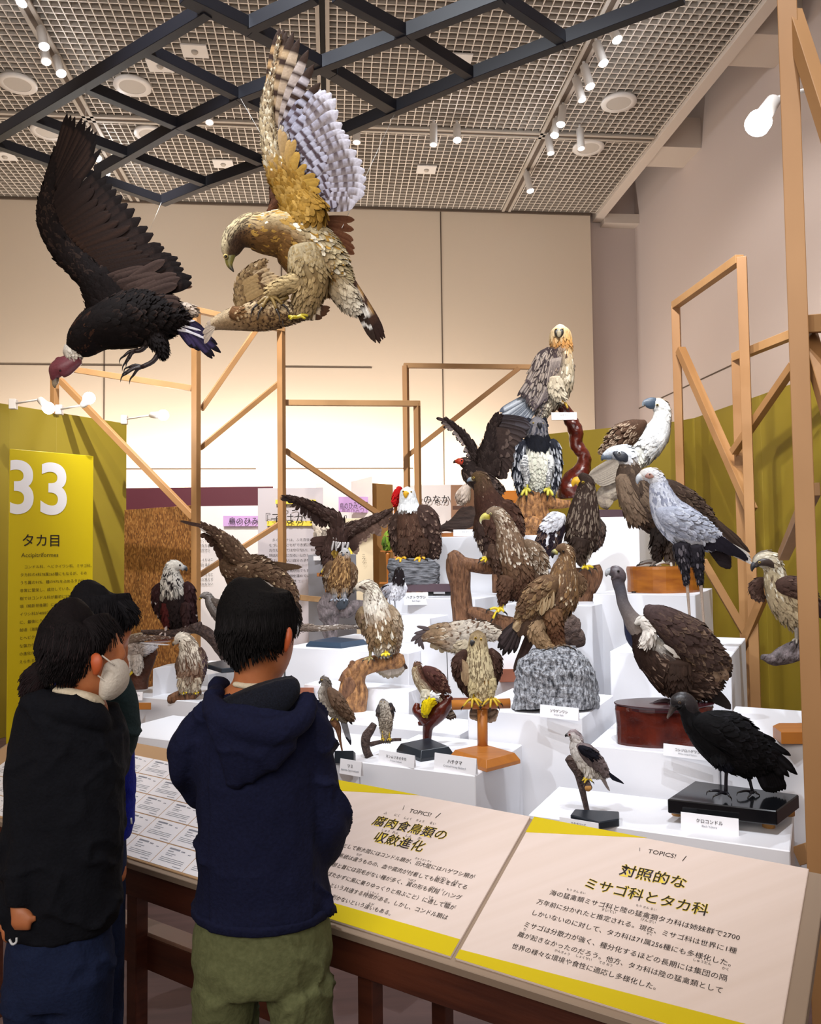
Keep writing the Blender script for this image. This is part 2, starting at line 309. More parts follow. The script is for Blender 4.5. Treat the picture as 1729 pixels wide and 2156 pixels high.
# ---------------------------------------------------------------- banner 33
m_ban=mat('banner_yellow','c9b400',.5,hex2='c4ae00',scale=(1,1,1)); m_ink=mat('black_ink','1c1210',.6); m_w=mat('white_print','e8e8ee',.5); m_ink2=mat('grey_ink','4a3f10',.6)
A=P(21,944,6.6); B_=P(197,961,7.15); dn=np.array([0,0,-1.]); hb=3.0
A[2]=B_[2]=(A[2]+B_[2])/2; xd=(B_-A)/np.linalg.norm(B_-A); nb=np.cross(xd,(0,0,1)); nb/=np.linalg.norm(nb)
bn=thing('number_banner','bright yellow banner with a large white 33 and Japanese text','banner',tuple(A*[1,1,0]))
prism('banner_board',[A*[1,1,0]+[0,0,0],B_*[1,1,0]+[0,0,0],B_*[1,1,0]+[0,0,0]-nb*.012,A*[1,1,0]+[0,0,0]-nb*.012],(0,0,A[2]),m_ban,bn)
Wd=np.linalg.norm(B_-A)
def bt(name,s,x,y,size,m=m_ink,**k): return text(name,s,A+xd*x*Wd/176+dn*y*6.85/F,xd,(0,0,1),size*6.85/F,m,bn,lift=.003,**k)
o=bt('number_text','33',-14,128,150,m_w,bold=.02,sx=.95)
bm=bmesh.new(); bm.from_mesh(o.data); bmesh.ops.bisect_plane(bm,geom=bm.verts[:]+bm.edges[:]+bm.faces[:],plane_co=Vector(A+xd*.004-np.array(bn.location))-o.location,plane_no=Vector(xd),clear_inner=True); bm.to_mesh(o.data); bm.free()
bt('title_text','タカ目',24,196,28,bold=.006)
bt('latin_text','Accipitriformes',24,220,12.5,m_ink2,bold=.004)
bt('body_text','　コンドル科、ヘビクイワシ科、ミサゴ科、\nタカ科の4科78属265種にもなるが、その\nうち属の91%、種の97%を占めるタカ科が\n非常に繁栄し、成功している。ゲノム系統\n樹ではコンドル科が最初に5700万年前\n頃（暁新世後期）に分岐し、続いてヘビク\nイワシ科が4000万年前頃（始新世\nに、最後にミサゴ科とタカ科が\n前頃（漸新世中頃\nとヘビクイワシ\nな強力な爪と脚\nの進化がタカ\nえられる。',22,243,8.0,m_ink2,bold=.0,spacing=2.0)
# ---------------------------------------------------------------- arm lamps on the partition tops
def armlamp(xb,yb,Db,xk,yk,xe,ye,De,lab,power=9):
    a=P(xb,yb,Db); k=P(xk,yk,(Db+De)/2); e=P(xe,ye,De); t=thing('arm_lamp',lab,'lamp',tuple(a))
    me=bev(mesh('clamp',boxv((-.03,-.03,-.05),(.03,.03,.04)),BOXF),.004,1); link('clamp',me,m_lampw,t)
    d=(k-a); L=np.linalg.norm(d); lathe('arm',[(.009,0),(.009,L)],m_lampw,t,(0,0,0),d/L,n=10)
    d=(e-k); L=np.linalg.norm(d); lathe('lamp_head',[(.012,0),(.03,.02),(.035,L)],m_lampw,t,tuple(k-a),d/L,n=16)
    lathe('bulb',[(.03,0),(.05,.03),(.05,.06),(.03,.085),(0,.09)],m_emit,t,tuple(e-a),d/L,n=16)
    g=bpy.data.lights.new('glow','POINT'); g.energy=power; g.shadow_soft_size=.05; g.color=COOL; link('glow',g,None,t,tuple(e-a+d/L*.14))
armlamp(28,850,7.3,84,841,99,856,7.0,'white arm lamp at the left end of the mustard partition')
armlamp(125,862,7.6,175,853,186,840,7.0,'white arm lamp with the brightest bulb over the fold of the partition')
armlamp(262,883,8.2,318,874,340,874,7.8,'white arm lamp at the right end of the mustard partition')
armlamp(1729,180,3.4,1632,208,1606,246,3.3,'white arm lamp reaching in from the right high beside the timber post',10)
# ---------------------------------------------------------------- strand board and background booths
def osb():
    m=bpy.data.materials.new('strand_board'); m.use_nodes=True; nt=m.node_tree; L=nt.links; b=nt.nodes['Principled BSDF']
    tc=nt.nodes.new('ShaderNodeTexCoord'); mp=nt.nodes.new('ShaderNodeMapping'); mp.inputs['Scale'].default_value=(16,16,8); mp.inputs['Rotation'].default_value=(0,.35,0)
    v=nt.nodes.new('ShaderNodeTexVoronoi'); r=nt.nodes.new('ShaderNodeValToRGB')
    L.new(tc.outputs['Object'],mp.inputs[0]); L.new(mp.outputs[0],v.inputs['Vector']); L.new(v.outputs['Color'],r.inputs[0]); L.new(r.outputs[0],b.inputs['Base Color'])
    e=r.color_ramp.elements; e[0].color=lin('5a3417')+(1,); e[1].color=lin('a87a44')+(1,); e[0].position=.15; e[1].position=.95; b.inputs['Roughness'].default_value=.6
    q=e.new(.6); q.color=lin('855628')+(1,); return m
m_osb=osb()
p=P(262,1056,8.3);q=P(408,1062,7.6);p[2]=q[2]=2.08
tag(prism('strand_board_panel',[p*[1,1,0],q*[1,1,0],q*[1,1,0]+[0.02,.04,0],p*[1,1,0]+[.02,.04,0]],(0,0,2.1),m_osb),'brown strand board panel behind the white-headed fish eagle','panel')
def wallpx(name,x0,yt,x1,D0,D1,mt,lab,th=.04,zt=None,cat='display panel',zb=0.):
    p=P(x0,yt,D0); q=P(x1,yt,D1); z=zt or p[2]; p=np.array([p[0],p[1],zb]); q=np.array([q[0],q[1],zb]); n=np.array([0,th,0])
    t=thing(name,lab,cat,tuple(p*[1,1,0])); prism('board',[p,q,q+n,p+n],(0,0,z-zb),mt,t,.002); xd=(q-p)/np.linalg.norm(q-p); return t,p,q,xd,z
m_maroon=mat('maroon_board','5a1c2c',.6); m_bw=mat('booth_white','f0eae8',.5,emit=0); m_lil=mat('lilac_print','cfa6dc',.6); m_hy=mat('highlight_yellow','f0d84a',.6); m_tan=mat('tan_board','b98d57',.6)
t,p,q,xd,z=wallpx('exhibition_booth',240,1028,575,10.6,10.6,m_maroon,'maroon booth fascia behind the timber frames',.06)
t,p,q,xd,z=wallpx('exhibition_booth',412,1066,560,10.2,10.2,m_bw,'white booth wall with a lilac heading left of the text panel')
def pxtext(t,s,x,y,D,size,m,xd,nm='lettering',**k): return text(nm,s,P(x,y,D),xd,(0,0,1),size*D/F,m,t,lift=.004,**k)
def pxrect(t,x0,y0,x1,y1,D,m,nm='print',D1=None):
    a=P(x0,y0,D);b=P(x1,y0,D1 or D);h=(y1-y0)*D/F; n=np.array([0,.01,0]); return prism(nm,[a,b,b-[0,0,h],a-[0,0,h]],n,m,t,0)
pxrect(t,470,1086,545,1108,10.15,m_lil)
pxtext(t,'鳥のひみつ',480,1103,10.12,16,m_ink,xd,bold=.004,shear=.1)
pxtext(t,'多くの鳥は\nひなを育て\n巣を守り\n\nえさをはこ\n卵を温めて\n\nひなはまだ\n目が見えず\nはねもない',419,1140,10.16,6,m_ink,xd,spacing=1.7)
t,p,q,xd,z=wallpx('text_panel',543,1028,680,9.6,9.6,mat('panel_pinkwhite','c4bdc2',.6),'tall white text panel with large Japanese heading on yellow stripe')
pxrect(t,562,1097,680,1107,9.55,m_hy); pxrect(t,580,1052,665,1061,9.55,m_hy)
pxtext(t,'やっぱり',582,1076,9.52,24,m_ink,xd,bold=.004)
pxtext(t,'『子はかすがい』',545,1102,9.52,25,m_ink,xd,bold=.004)
pxtext(t,'　多くのヒナは、ふ化直後は歩いたり\nをついばむことができず、親が温めたり給\nたりしなくてはならない。そのため両親に\n世話が必要になる。しかし、親は他のヒナ\nてはいけない。自分の子を残すためには\n子のふえるわけだが\n　一夫一妻の鳥が何でも育て\nそれは自分が卵を温めてい\nけた親どうしの絆',566,1140,9.52,7.2,m_ink,xd,spacing=1.5)
t,p,q,xd,z=wallpx('exhibition_booth',665,1018,745,10.3,10.0,m_bw,'white booth wall carrying the lilac sign with the number')
pxrect(t,713,1046,780,1078,9.75,m_lil,D1=9.3); 
a=P(718,1072,9.65);b=P(780,1050,9.25); text('lettering','鳥のひみつ 12',a,np.array([b[0]-a[0],b[1]-a[1],0]),(0,0,1),.085,m_ink,t,lift=.02,bold=.004)
t,p,q,xd,z=wallpx('exhibition_booth',740,1014,784,9.9,9.2,m_bw,'narrow white booth end wall beside the tan board')
t,p,q,xd,z=wallpx('exhibition_booth',783,1017,827,9.25,9.5,m_tan,'tan booth side wall behind the green parrot')
t,p,q,xd,z=wallpx('exhibition_booth',825,1022,955,10.4,10.4,m_bw,'pale booth wall lettered in Japanese right of the bald eagle')
pxtext(t,'カメのなかま',853,1059,10.35,19,m_ink,xd,bold=.008)
t,p,q,xd,z=wallpx('exhibition_booth',950,1021,1010,9.9,9.9,mat('brown_booth','9a7358',.6),'brown booth wall behind the white parrot')
t,p,q,xd,z=wallpx('exhibition_booth',1000,1034,1130,10.6,10.6,mat('orange_booth','e08a2a',.6),'orange booth wall glimpsed left of the harpy eagle')
t,p,q,xd,z=wallpx('illustrated_panel',693,1092,785,9.0,9.0,mat('cream_print','ead9b8',.6),'cream illustrated panel with small rectangles behind the spread-winged eagle')
pxtext(t,'のり',702,1118,8.95,14,m_ink,xd); pxtext(t,'ニ\nウ\nツ',762,1172,8.95,8,m_ink,xd); pxrect(t,697,1153,742,1200,8.96,m_hy)
t,p,q,xd,z=wallpx('grey_cabinet',649,1168,750,7.0,6.9,mat('grey_board','8d8b90',.55),'grey display cabinet with a hand-hole behind the black kite',.4,cat='cabinet')
pxrect(t,660,1171,682,1180,6.95,m_bw,'handle_cutout')
# ---------------------------------------------------------------- birds: lofted bodies, real feather geometry
m_plume=colmat('plumage',.8,.3,90,.14); m_skin=colmat('horn_and_scale',.4,.3,120,.5); m_eye=colmat('glass_eye',.08,0,10,.6)
def L3(h): return np.array(lin(h))
def cr(pts,sub):
    p=np.array(pts,float); n=len(p); q=np.vstack([2*p[0]-p[1],p,2*p[-1]-p[-2]]); out=[];ts=[]
    for i in range(n-1):
        a,b,c,d=q[i],q[i+1],q[i+2],q[i+3]
        for k in range(sub):
            t=k/sub; out.append(.5*((2*b)+(-a+c)*t+(2*a-5*b+4*c-d)*t*t+(-a+3*b-3*c+d)*t**3)); ts.append((i+t)/(n-1))
    out.append(p[-1]);ts.append(1.); return np.array(out),np.array(ts)
def nrmz(v): return v/np.maximum(np.linalg.norm(v,axis=-1,keepdims=True),1e-9)
def ipoly(poly,u):
    """point at fraction u along a polyline with any number of columns"""
    p=np.array(poly,float)
    if len(p)==1: return p[0]
    x=u*(len(p)-1); i=min(int(x),len(p)-2); return p[i]+(p[i+1]-p[i])*(x-i)
def stops(cols,t):
    ts=[c[0] for c in cols]; A=np.array([L3(c[1]) for c in cols]); Bc=np.array([L3(c[2] if len(c)>2 else c[1]) for c in cols])
    return np.stack([np.interp(t,ts,A[:,i]) for i in range(3)],-1),np.stack([np.interp(t,ts,Bc[:,i]) for i in range(3)],-1)
PS=np.array([0,.28,.55,.82,1.]); PW=np.array([.5,.95,1,.78,.12]); PL_=np.array([0,.06,.1,.14,.17])
NF=25; FS=np.linspace(0,1,NF); FW=np.interp(FS,np.linspace(0,1,13),[.35,.7,.85,.93,.98,1,1,1,1,.97,.9,.7,.16])
def fan(n,ns,nc=3):
    f=[]
    for j in range(ns-1):
        for i in range(nc-1): f.append((j*nc+i,j*nc+i+1,(j+1)*nc+i+1,(j+1)*nc+i))
    f=np.array(f); return (f[None]+(np.arange(n)*ns*nc)[:,None,None]).reshape(-1,4)
class Bird:
    def __init__(s,name,label,D,zx=(0,0,1),at=(0,0),cat='stuffed bird',group=None):
        s.D=D; s.x0,s.y0,s.s=zx; s.k=D/F/s.s; s.root=thing(name,label,cat,tuple(s.p(*at,0)),group); s.o=np.array(s.root.location); s.main=None
    def p(s,x,y,z=0): return P(s.x0+x/s.s,s.y0+y/s.s,s.D+z*s.k)
    def emit(s,name,v,f,c,mt,parent=None,smooth=True,stuff=False,label=None):
        me=mesh(name,np.asarray(v)-s.o,f,smooth,c); o=link(name,me,mt,parent if parent is not None else s.root)
        if stuff:o['kind']='stuff'
        if label:o['label']=label
        return o
    def ring(s,spine,sub=5,seg=18):
        q,ts=cr(spine,sub); c=np.array([s.p(a[0],a[1],a[2]) for a in q]); rw=np.maximum(q[:,3],.2)*s.k; rd=np.maximum(q[:,4],.2)*s.k
        t=nrmz(np.gradient(c,axis=0)); side=nrmz(np.cross(t,fw)); dep=nrmz(np.cross(side,t))*-1
        dep=np.where((dep@fw)[:,None]<0,-dep,dep)
        th=np.linspace(0,2*np.pi,seg,endpoint=False)
        return c,ts,rw,rd,t,side,dep,th
    def loft(s,name,spine,cols,belly=180,plume=None,pats=(),mt=None,sub=5,seg=18,parent=None,plume_parent=None,lab=None,soft=(.35,.65)):
        c,ts,rw,rd,t,side,dep,th=s.ring(spine,sub,seg); n=len(c); B=math.radians(belly)
        v=c[:,None]+rw[:,None,None]*np.cos(th)[None,:,None]*side[:,None]+rd[:,None,None]*np.sin(th)[None,:,None]*dep[:,None]
        A,Bc=stops(cols,ts)
        def colat(A,Bc,thx):
            w=np.clip(((1+np.cos(thx-B))/2-soft[0])/(soft[1]-soft[0]),0,1)[...,None]; return A*(1-w)+Bc*w,w
        cc,_=colat(A[:,None],Bc[:,None],th[None,:]+0*ts[:,None])
        V_=np.vstack([v.reshape(-1,3),c[:1]-t[:1]*rw[0]*.4,c[-1:]+t[-1:]*rw[-1]*.4]); N=n*seg
        C_=np.vstack([cc.reshape(-1,3),cc[0,:1],cc[-1,:1]])*.92
        f=[]
        for j in range(n-1):
            for i in range(seg): f.append((j*seg+i,j*seg+(i+1)%seg,(j+1)*seg+(i+1)%seg,(j+1)*seg+i))
        for i in range(seg): f.append((N,(i+1)%seg,i)); f.append((N+1,(n-1)*seg+i,(n-1)*seg+(i+1)%seg))
        o=s.emit(name,V_,f,C_,mt or m_plume,parent,label=lab)
        if plume:
            cnt,fl,fwd=plume[:3]; tr=plume[3] if len(plume)>3 else (0,1); lf=plume[4] if len(plume)>4 else 1
            seglen=np.linalg.norm(np.diff(c,axis=0),axis=1); wgt=seglen*(rw[:-1]+rd[:-1]); mid=(ts[:-1]+ts[1:])/2
            wgt=wgt/np.maximum((rw[:-1]/rw.max()),.3)*((mid>=tr[0])&(mid<=tr[1])); wgt/=wgt.sum()
            j=rng.choice(n-1,cnt,p=wgt); fr=rng.random(cnt); thp=rng.random(cnt)*2*np.pi
            order=np.argsort(-(j+fr)); j=j[order];fr=fr[order]
            def ip(a): 
                return a[j]*(1-fr)[:,None]+a[j+1]*fr[:,None] if a.ndim>1 else a[j]*(1-fr)+a[j+1]*fr
            cp,rwp,rdp,tp,sp,dp,tt=ip(c),ip(rw),ip(rd),nrmz(ip(t)),nrmz(ip(side)),nrmz(ip(dep)),ip(ts)
            base=cp+sp*(rwp*np.cos(thp))[:,None]+dp*(rdp*np.sin(thp))[:,None]
            nr=nrmz(sp*(np.cos(thp)/rwp)[:,None]+dp*(np.sin(thp)/rdp)[:,None])
            d=nrmz(tp+rng.normal(0,.13,(cnt,3))); d=nrmz(d-nr*(d*nr).sum(1)[:,None]*.85); sd=nrmz(np.cross(nr,d))
            scale=np.clip(np.sqrt(rwp/rw.max()),.42,1)*rng.uniform(.8,1.15,cnt)
            Lf=fl*s.k*scale; Wf=fwd*s.k*scale
            vv=base[:,None,None]+(d*Lf[:,None])[:,None,None]*PS[None,:,None,None]+(sd*Wf[:,None]/2)[:,None,None]*(PW[:,None]*np.array([-1,0,1]))[None,:,:,None]\
               +(nr*Lf[:,None])[:,None,None]*(PL_[:,None]*lf+np.array([-.01,.035,-.01]))[None,:,:,None]
            A2,B2=stops(cols,tt); cb,wb=colat(A2,B2,thp); cb=cb*rng.uniform(.78,1.18,(cnt,1))
            cf=np.repeat(np.repeat(cb[:,None,None],5,1),3,2).copy(); cf[:,0]*=.8
            s.applypat(cf,pats,tt,wb[:,0],cnt)
            s.emit('plumage',vv.reshape(-1,3),fan(cnt,5),cf.reshape(-1,3),m_plume,plume_parent if plume_parent is not None else (parent if parent is not None else s.root),stuff=True)
        return o
    def applypat(s,cf,pats,tt,wb,cnt):
        for pt in pats:
            mode,hx,frac,t0,t1,sidek=pt; h=L3(hx); sel=(rng.random(cnt)<frac)&(tt>=t0)&(tt<=t1)
            if sidek=='b': sel&=wb>.5
            if sidek=='k': sel&=wb<=.5
            if mode=='streak': cf[sel,1:,1]=h
            elif mode=='tip': cf[sel,3:,:]=h
            elif mode=='edge': cf[sel,2:,0]=h; cf[sel,2:,2]=h; cf[sel,4:,1]=h
            elif mode=='mix': cf[sel]=h*rng.uniform(.8,1.15,(sel.sum(),1,1,1))
            elif mode=='bar': cf[sel,1]=h; cf[sel,3]=h
            elif mode=='spot': cf[sel,3,:]=h
    def row(s,roots,tips,n,w,col,parent=None,bars=None,tip=None,edge=None,shaft=None,join=False,curve=0.,droop=.04,slot=0,name='feather',jit=.1,tilt=.22,lift=0.,wend=None,vary=0.,flip=1):
        vs=[];cs=[];out=[]
        for i in range(n):
            u=i/max(n-1,1); r=ipoly(roots,u); t=ipoly(tips,u); jr=rng.normal(0,1,2)*vary*w
            R=s.p(*r); T=s.p(t[0]+jr[0],t[1]+jr[1],t[2] if len(t)>2 else 0)
            u2=min(u+.08,1);u1=max(u-.08,0); r2=ipoly(roots,u2);r1=ipoly(roots,u1);t2=ipoly(tips,u2);t1=ipoly(tips,u1)
            tg=(s.p(*r2)+s.p(*t2)-s.p(*r1)-s.p(*t1)); d=T-R; Ln=np.linalg.norm(d); d/=Ln
            nr=np.cross(d,tg); nr=nr/np.linalg.norm(nr) if np.linalg.norm(nr)>1e-7 else -fw
            if nr@fw>0: nr=-nr
            sd=np.cross(nr,d); sd=sd*math.cos(tilt)+nr*math.sin(tilt)*flip; ww=(w+(wend-w)*u if wend else w)*s.k
            R=R+nr*(lift*s.k); prof=FW.copy()
            if slot: prof=prof*np.where(FS>.5,1-slot*np.clip((FS-.5)*2,0,1)*1,1); prof[-1]=.08
            cen=R[None]+d[None]*(Ln*FS)[:,None]+sd[None]*(curve*Ln*4*FS*(1-FS))[:,None]+nr[None]*(droop*Ln*4*FS*(1-FS))[:,None]
            v=cen[:,None]+sd[None,None]*(prof[:,None]*np.array([-.5,0,.5])*ww)[...,None]+nr[None,None]*(np.array([-.0,.06,-.0])[None,:]*ww*np.ones((NF,1)))[...,None]
            base=(L3(col) if isinstance(col,str) else ipoly([L3(h) for h in col],u))*(1+rng.uniform(-jit,jit))
            c=np.repeat(np.repeat(base[None,None],NF,0),3,1).copy()
            if bars: 
                ph=rng.uniform(-.08,.08); c[((FS*bars[1]+ph+.3)%1)<.42]=L3(bars[0])
            if edge: c[3:,0]=L3(edge); c[3:,2]=L3(edge)
            if tip: c[-5:]=L3(tip)
            if shaft: c[:-4,1]=L3(shaft)
            vs.append(v.reshape(-1,3));cs.append(c.reshape(-1,3))
            if not join: out.append(s.emit(name,vs[-1],fan(1,NF),cs[-1],m_plume,parent))
        if join: out=s.emit(name,np.vstack(vs),fan(n,NF),np.vstack(cs),m_plume,parent,stuff=True)
        return out
    def patch(s,quadrows,name='wing_membrane',hexc='3a2a22',parent=None,th=2):
        """closed thick surface through rows of points (used as the flesh of an open wing)"""
        R=[[s.p(*q) for q in r] for r in quadrows]; n=len(R);m=len(R[0]); v=[];f=[]
        for k in (0,1):
            for r in R:
                for q in r: v.append(q+fw*(k*th*s.k))
        g=n*m
        for i in range(n-1):
            for j in range(m-1):
                a=i*m+j; f.append((a,a+1,a+m+1,a+m)); f.append((g+a,g+a+m,g+a+m+1,g+a+1))
        bd=[(0*m+j) for j in range(m)]+[i*m+m-1 for i in range(1,n)]+[(n-1)*m+j for j in range(m-2,-1,-1)]+[i*m for i in range(n-2,0,-1)]
        for a,b in zip(bd,bd[1:]+bd[:1]): f.append((a,g+a,g+b,b))
        return s.emit(name,v,f,np.tile(L3(hexc),(len(v),1)),m_plume,parent)
    def solid(s,name,spine,cols,mt=None,parent=None,seg=12,sub=4,belly=180,lab=None):
        return s.loft(name,spine,cols,belly,None,(),mt or m_skin,sub,seg,parent,lab=lab)
    def beak(s,pts,cols=((0,'d8b020'),(.6,'d8b020'),(1,'2a2a2a')),z=0,flat=.75,lab=None):
        return s.solid('beak',[(x,y,z,r,r*flat) for x,y,r in pts],cols,lab=lab)
    def eye(s,x,y,z,r,iris='3a2208',look=None):
        c=s.p(x,y,z); v=[];f=[];n=10;m=7; r*=s.k; d=nrmz(np.array(C0-c if look is None else look,float)); vs=[]
        for j in range(m+1):
            for i in range(n):
                a=2*math.pi*i/n;b=math.pi*j/m; vs.append((math.sin(b)*math.cos(a),math.sin(b)*math.sin(a),math.cos(b)))
        q=Vector((0,0,1)).rotation_difference(Vector(d)).to_matrix(); vs=np.array([q@Vector(a) for a in vs])
        cc=np.array([[.004,.004,.004] if a@d>.72 else L3(iris) for a in vs])
        for j in range(m):
            for i in range(n): f.append((j*n+i,(j+1)*n+i,(j+1)*n+(i+1)%n,j*n+(i+1)%n))
        s.emit('eye',c+vs*r,f,cc,m_eye)
    def leg(s,pts,toes,col='d8b41c',r=4,claw='1a1512',cl=1.,z=0,name='leg'):
        """pts: ankle to foot; toes: list of toe tip points; all tubes joined into one leg"""
        V_=[];F_=[];C_=[]
        def tube(pp,c0,c1=None):
            c,ts,rw,rd,t,side,dep,th=s.ring(pp,3,8); n=len(c); b=sum(len(x) for x in V_)
            v=c[:,None]+rw[:,None,None]*np.cos(th)[None,:,None]*side[:,None]+rd[:,None,None]*np.sin(th)[None,:,None]*dep[:,None]
            V_.append(v.reshape(-1,3)); V_.append(c[-1:]); V_.append(c[:1])
            for j in range(n-1):
                for i in range(8): F_.append((b+j*8+i,b+j*8+(i+1)%8,b+(j+1)*8+(i+1)%8,b+(j+1)*8+i))
            for i in range(8): F_.append((b+n*8,b+(n-1)*8+i,b+(n-1)*8+(i+1)%8)); F_.append((b+n*8+1,b+(i+1)%8,b+i))
            C_.append(np.tile(L3(c0),(n*8+2,1)))
        P3=lambda q:(q[0],q[1],q[2] if len(q)>2 else z)
        tube([P3(q)+(r*(q[3] if len(q)>3 else 1),)*2 for q in pts],col)
        fx,fy,fz=P3(pts[-1])
        for q in toes:
            x,y,zz=P3(q); mx_,my_=fx+(x-fx)*.5,fy+(y-fy)*.5-r*.9
            tube([(fx,fy,fz,r*.95,r*.95),(mx_,my_,(fz+zz)/2,r*.8,r*.8),(x,y,zz,r*.6,r*.6)],col)
            dx=(x-fx);dy=(y-fy);l=max((dx*dx+dy*dy)**.5,1); e=r*2.2*cl
            tube([(x,y,zz,r*.55,r*.55),(x+dx/l*e*.6,y+dy/l*e*.4+e*.25,zz,r*.36,r*.36),(x+dx/l*e*.8,y+dy/l*e*.4+e*.95,zz,r*.08,r*.08)],claw)
        return s.emit(name,np.vstack(V_),F_,np.vstack(C_),m_skin)
def Dz(x,y,z): return float((onz(x,y,z)-C0)@fw)
# perches, stumps, rocks: displaced lofts
def noise3(p,f,seed=0):
    p=p*f; return (np.sin(p[:,0]*1.7+p[:,1]*2.3+seed)+np.sin(p[:,1]*2.9-p[:,2]*1.3+seed*2.1)+np.sin(p[:,2]*2.2+p[:,0]*1.1+seed*.7)+.5*np.sin(p[:,0]*5.1-p[:,2]*4.3+seed)+.5*np.sin(p[:,1]*6.3+p[:,2]*5.7))/4
class Perch(Bird):
    def __init__(s,name,label,D,zx,at,cat='perch',group=None): super().__init__(name,label,D,zx,at,cat,group)
    def limb(s,name,spine,mt,amp=.12,freq=30,seg=22,sub=7,grain=0.,parent=None):
        c,ts,rw,rd,t,side,dep,th=s.ring(spine,sub,seg); n=len(c)
        v=c[:,None]+rw[:,None,None]*np.cos(th)[None,:,None]*side[:,None]+rd[:,None,None]*np.sin(th)[None,:,None]*dep[:,None]
        out=nrmz(v-c[:,None]); sd=rng.random()*9; R=np.minimum(rw,rd)[:,None]*np.ones(seg)
        dsp=(noise3(v.reshape(-1,3),freq,sd).reshape(n,seg)*amp + grain*(np.sin(th*7+sd)[None]+.6*np.sin(th*11+2*sd)[None]))*R
        v=v+out*dsp[...,None]; N=n*seg
        V_=np.vstack([v.reshape(-1,3),c[:1],c[-1:]]); f=[]
        for j in range(n-1):
            for i in range(seg): f.append((j*seg+i,j*seg+(i+1)%seg,(j+1)*seg+(i+1)%seg,(j+1)*seg+i))
        for i in range(seg): f.append((N,(i+1)%seg,i)); f.append((N+1,(n-1)*seg+i,(n-1)*seg+(i+1)%seg))
        me=mesh(name,V_-s.o,f,True); return link(name,me,mt,parent if parent is not None else s.root)
def slab(px,z,mt,h,parent=None,name='base_board',bevel=.004,inset=0.,lab=None):
    """a board whose top (at height z) has the corners seen at the four pixels"""
    c=[onz(x,y,z) for x,y in px]; return prism(name,c,(0,0,-h),mt,parent,bevel)
def frustum(px,z0,h,inset,mt,parent,name='base_block'):
    c=[onz(x,y,z0) for x,y in px]; m=sum(c)/len(c); t=[m+(q-m)*(1-inset)+np.array([0,0,h]) for q in c]; mid=[q+np.array([0,0,h*.35]) for q in c]
    n=len(c); o0=np.array(parent.location); v=[q-m for q in c]+[q-m for q in mid]+[q-m for q in t]
    f=[tuple(range(n-1,-1,-1)),tuple(range(2*n,3*n))]+[(k*n+i,k*n+(i+1)%n,(k+1)*n+(i+1)%n,(k+1)*n+i) for k in (0,1) for i in range(n)]
    return link(name,bev(mesh(name,v,f),.001,1),mt,parent,tuple(m-o0))
m_wood_o=mat('oiled_wood_orange','b06a1e',.4,hex2='8e4d12',scale=(6,6,22),bump=.2); m_wood_r=mat('lacquered_red_wood','34100c',.2,hex2='5a2014',scale=(14,14,14),bump=.8)
m_drift=mat('driftwood_brown','8d6242',.7,hex2='54341f',scale=(60,60,14),bump=3); m_driftp=mat('driftwood_pale','b5824e',.6,hex2='5f3a1e',scale=(45,45,20),bump=3)
m_bark=mat('dark_branch_bark','332422',.7,hex2='5e4a42',scale=(50,50,50),bump=3); m_greyst=mat('grey_stump','86797a',.8,hex2='4f4746',scale=(40,40,22),bump=3)
m_rock=mat('grey_white_rock','2c2e35',.7,hex2='c4c6cc',scale=(75,75,32),bump=4); m_rock2=mat('layered_grey_rock','3a3a3e',.8,hex2='8a8a8e',scale=(16,16,80),bump=4)
m_slate=mat('dark_slate_board','1d242c',.35); m_bluesl=mat('blue_grey_board','2b3d50',.4); m_black=mat('black_lacquer','0e0f12',.12); m_hwood=mat('honey_wood','b3702c',.4,hex2='a2622a',scale=(4,30,4))
m_pine=mat('pale_peg_wood','c08d4e',.5); m_rbr=mat('red_brown_board','7d4630',.45,hex2='8d5238',scale=(3,20,3)); m_purp=mat('purple_brown_board','4b3840',.4); m_card=mat('card_white','f0eff2',.5); m_rod=mat('thin_steel_rod','2a2a2c',.4,metal=.6)
def card(jp,en,x0,y0,x1,y1,x2,y2,z,hpx,lab,group=None,D=None,dark=None):
    """a folded name card: bottom edge from (x0,y0) to (x1,y1) at height z, h pixels tall"""
    a=onz(x0,y0,z) if D is None else P(x0,y0,D); b=onz(x1,y1,z) if D is None else P(x1,y1,D); D_=(a-C0)@fw; h=hpx*D_/F; xd=b-a; xd[2]=0; L=np.linalg.norm(xd); xd/=L; b=a+xd*L; n=np.cross(xd,(0,0,1)); n=n/np.linalg.norm(n)
    if n@(a-C0)>0: n=-n
    back=-n*h*.14; top=np.array([0,0,h])+back
    t=thing('name_card',lab,'name card',tuple(a),group)
    prism('card_front',[a,b,b+top,a+top],n*.0015,m_card,t,0); prism('card_back',[a+back*2,b+back*2,b+top,a+top],-n*.0015,m_card,t,0)
    up_=nrmz(top); s=h*.27
    if jp: text('lettering',jp,a+xd*L*.5+up_*h*.52+n*.002,xd,up_,s,m_ink,t,'CENTER',lift=.002,bold=.01)
    if en: text('lettering',en,a+xd*L*.5+up_*h*.27+n*.002,xd,up_,s*.62,mat('grey_text','6c7078',.6),t,'CENTER',lift=.002)
    return t
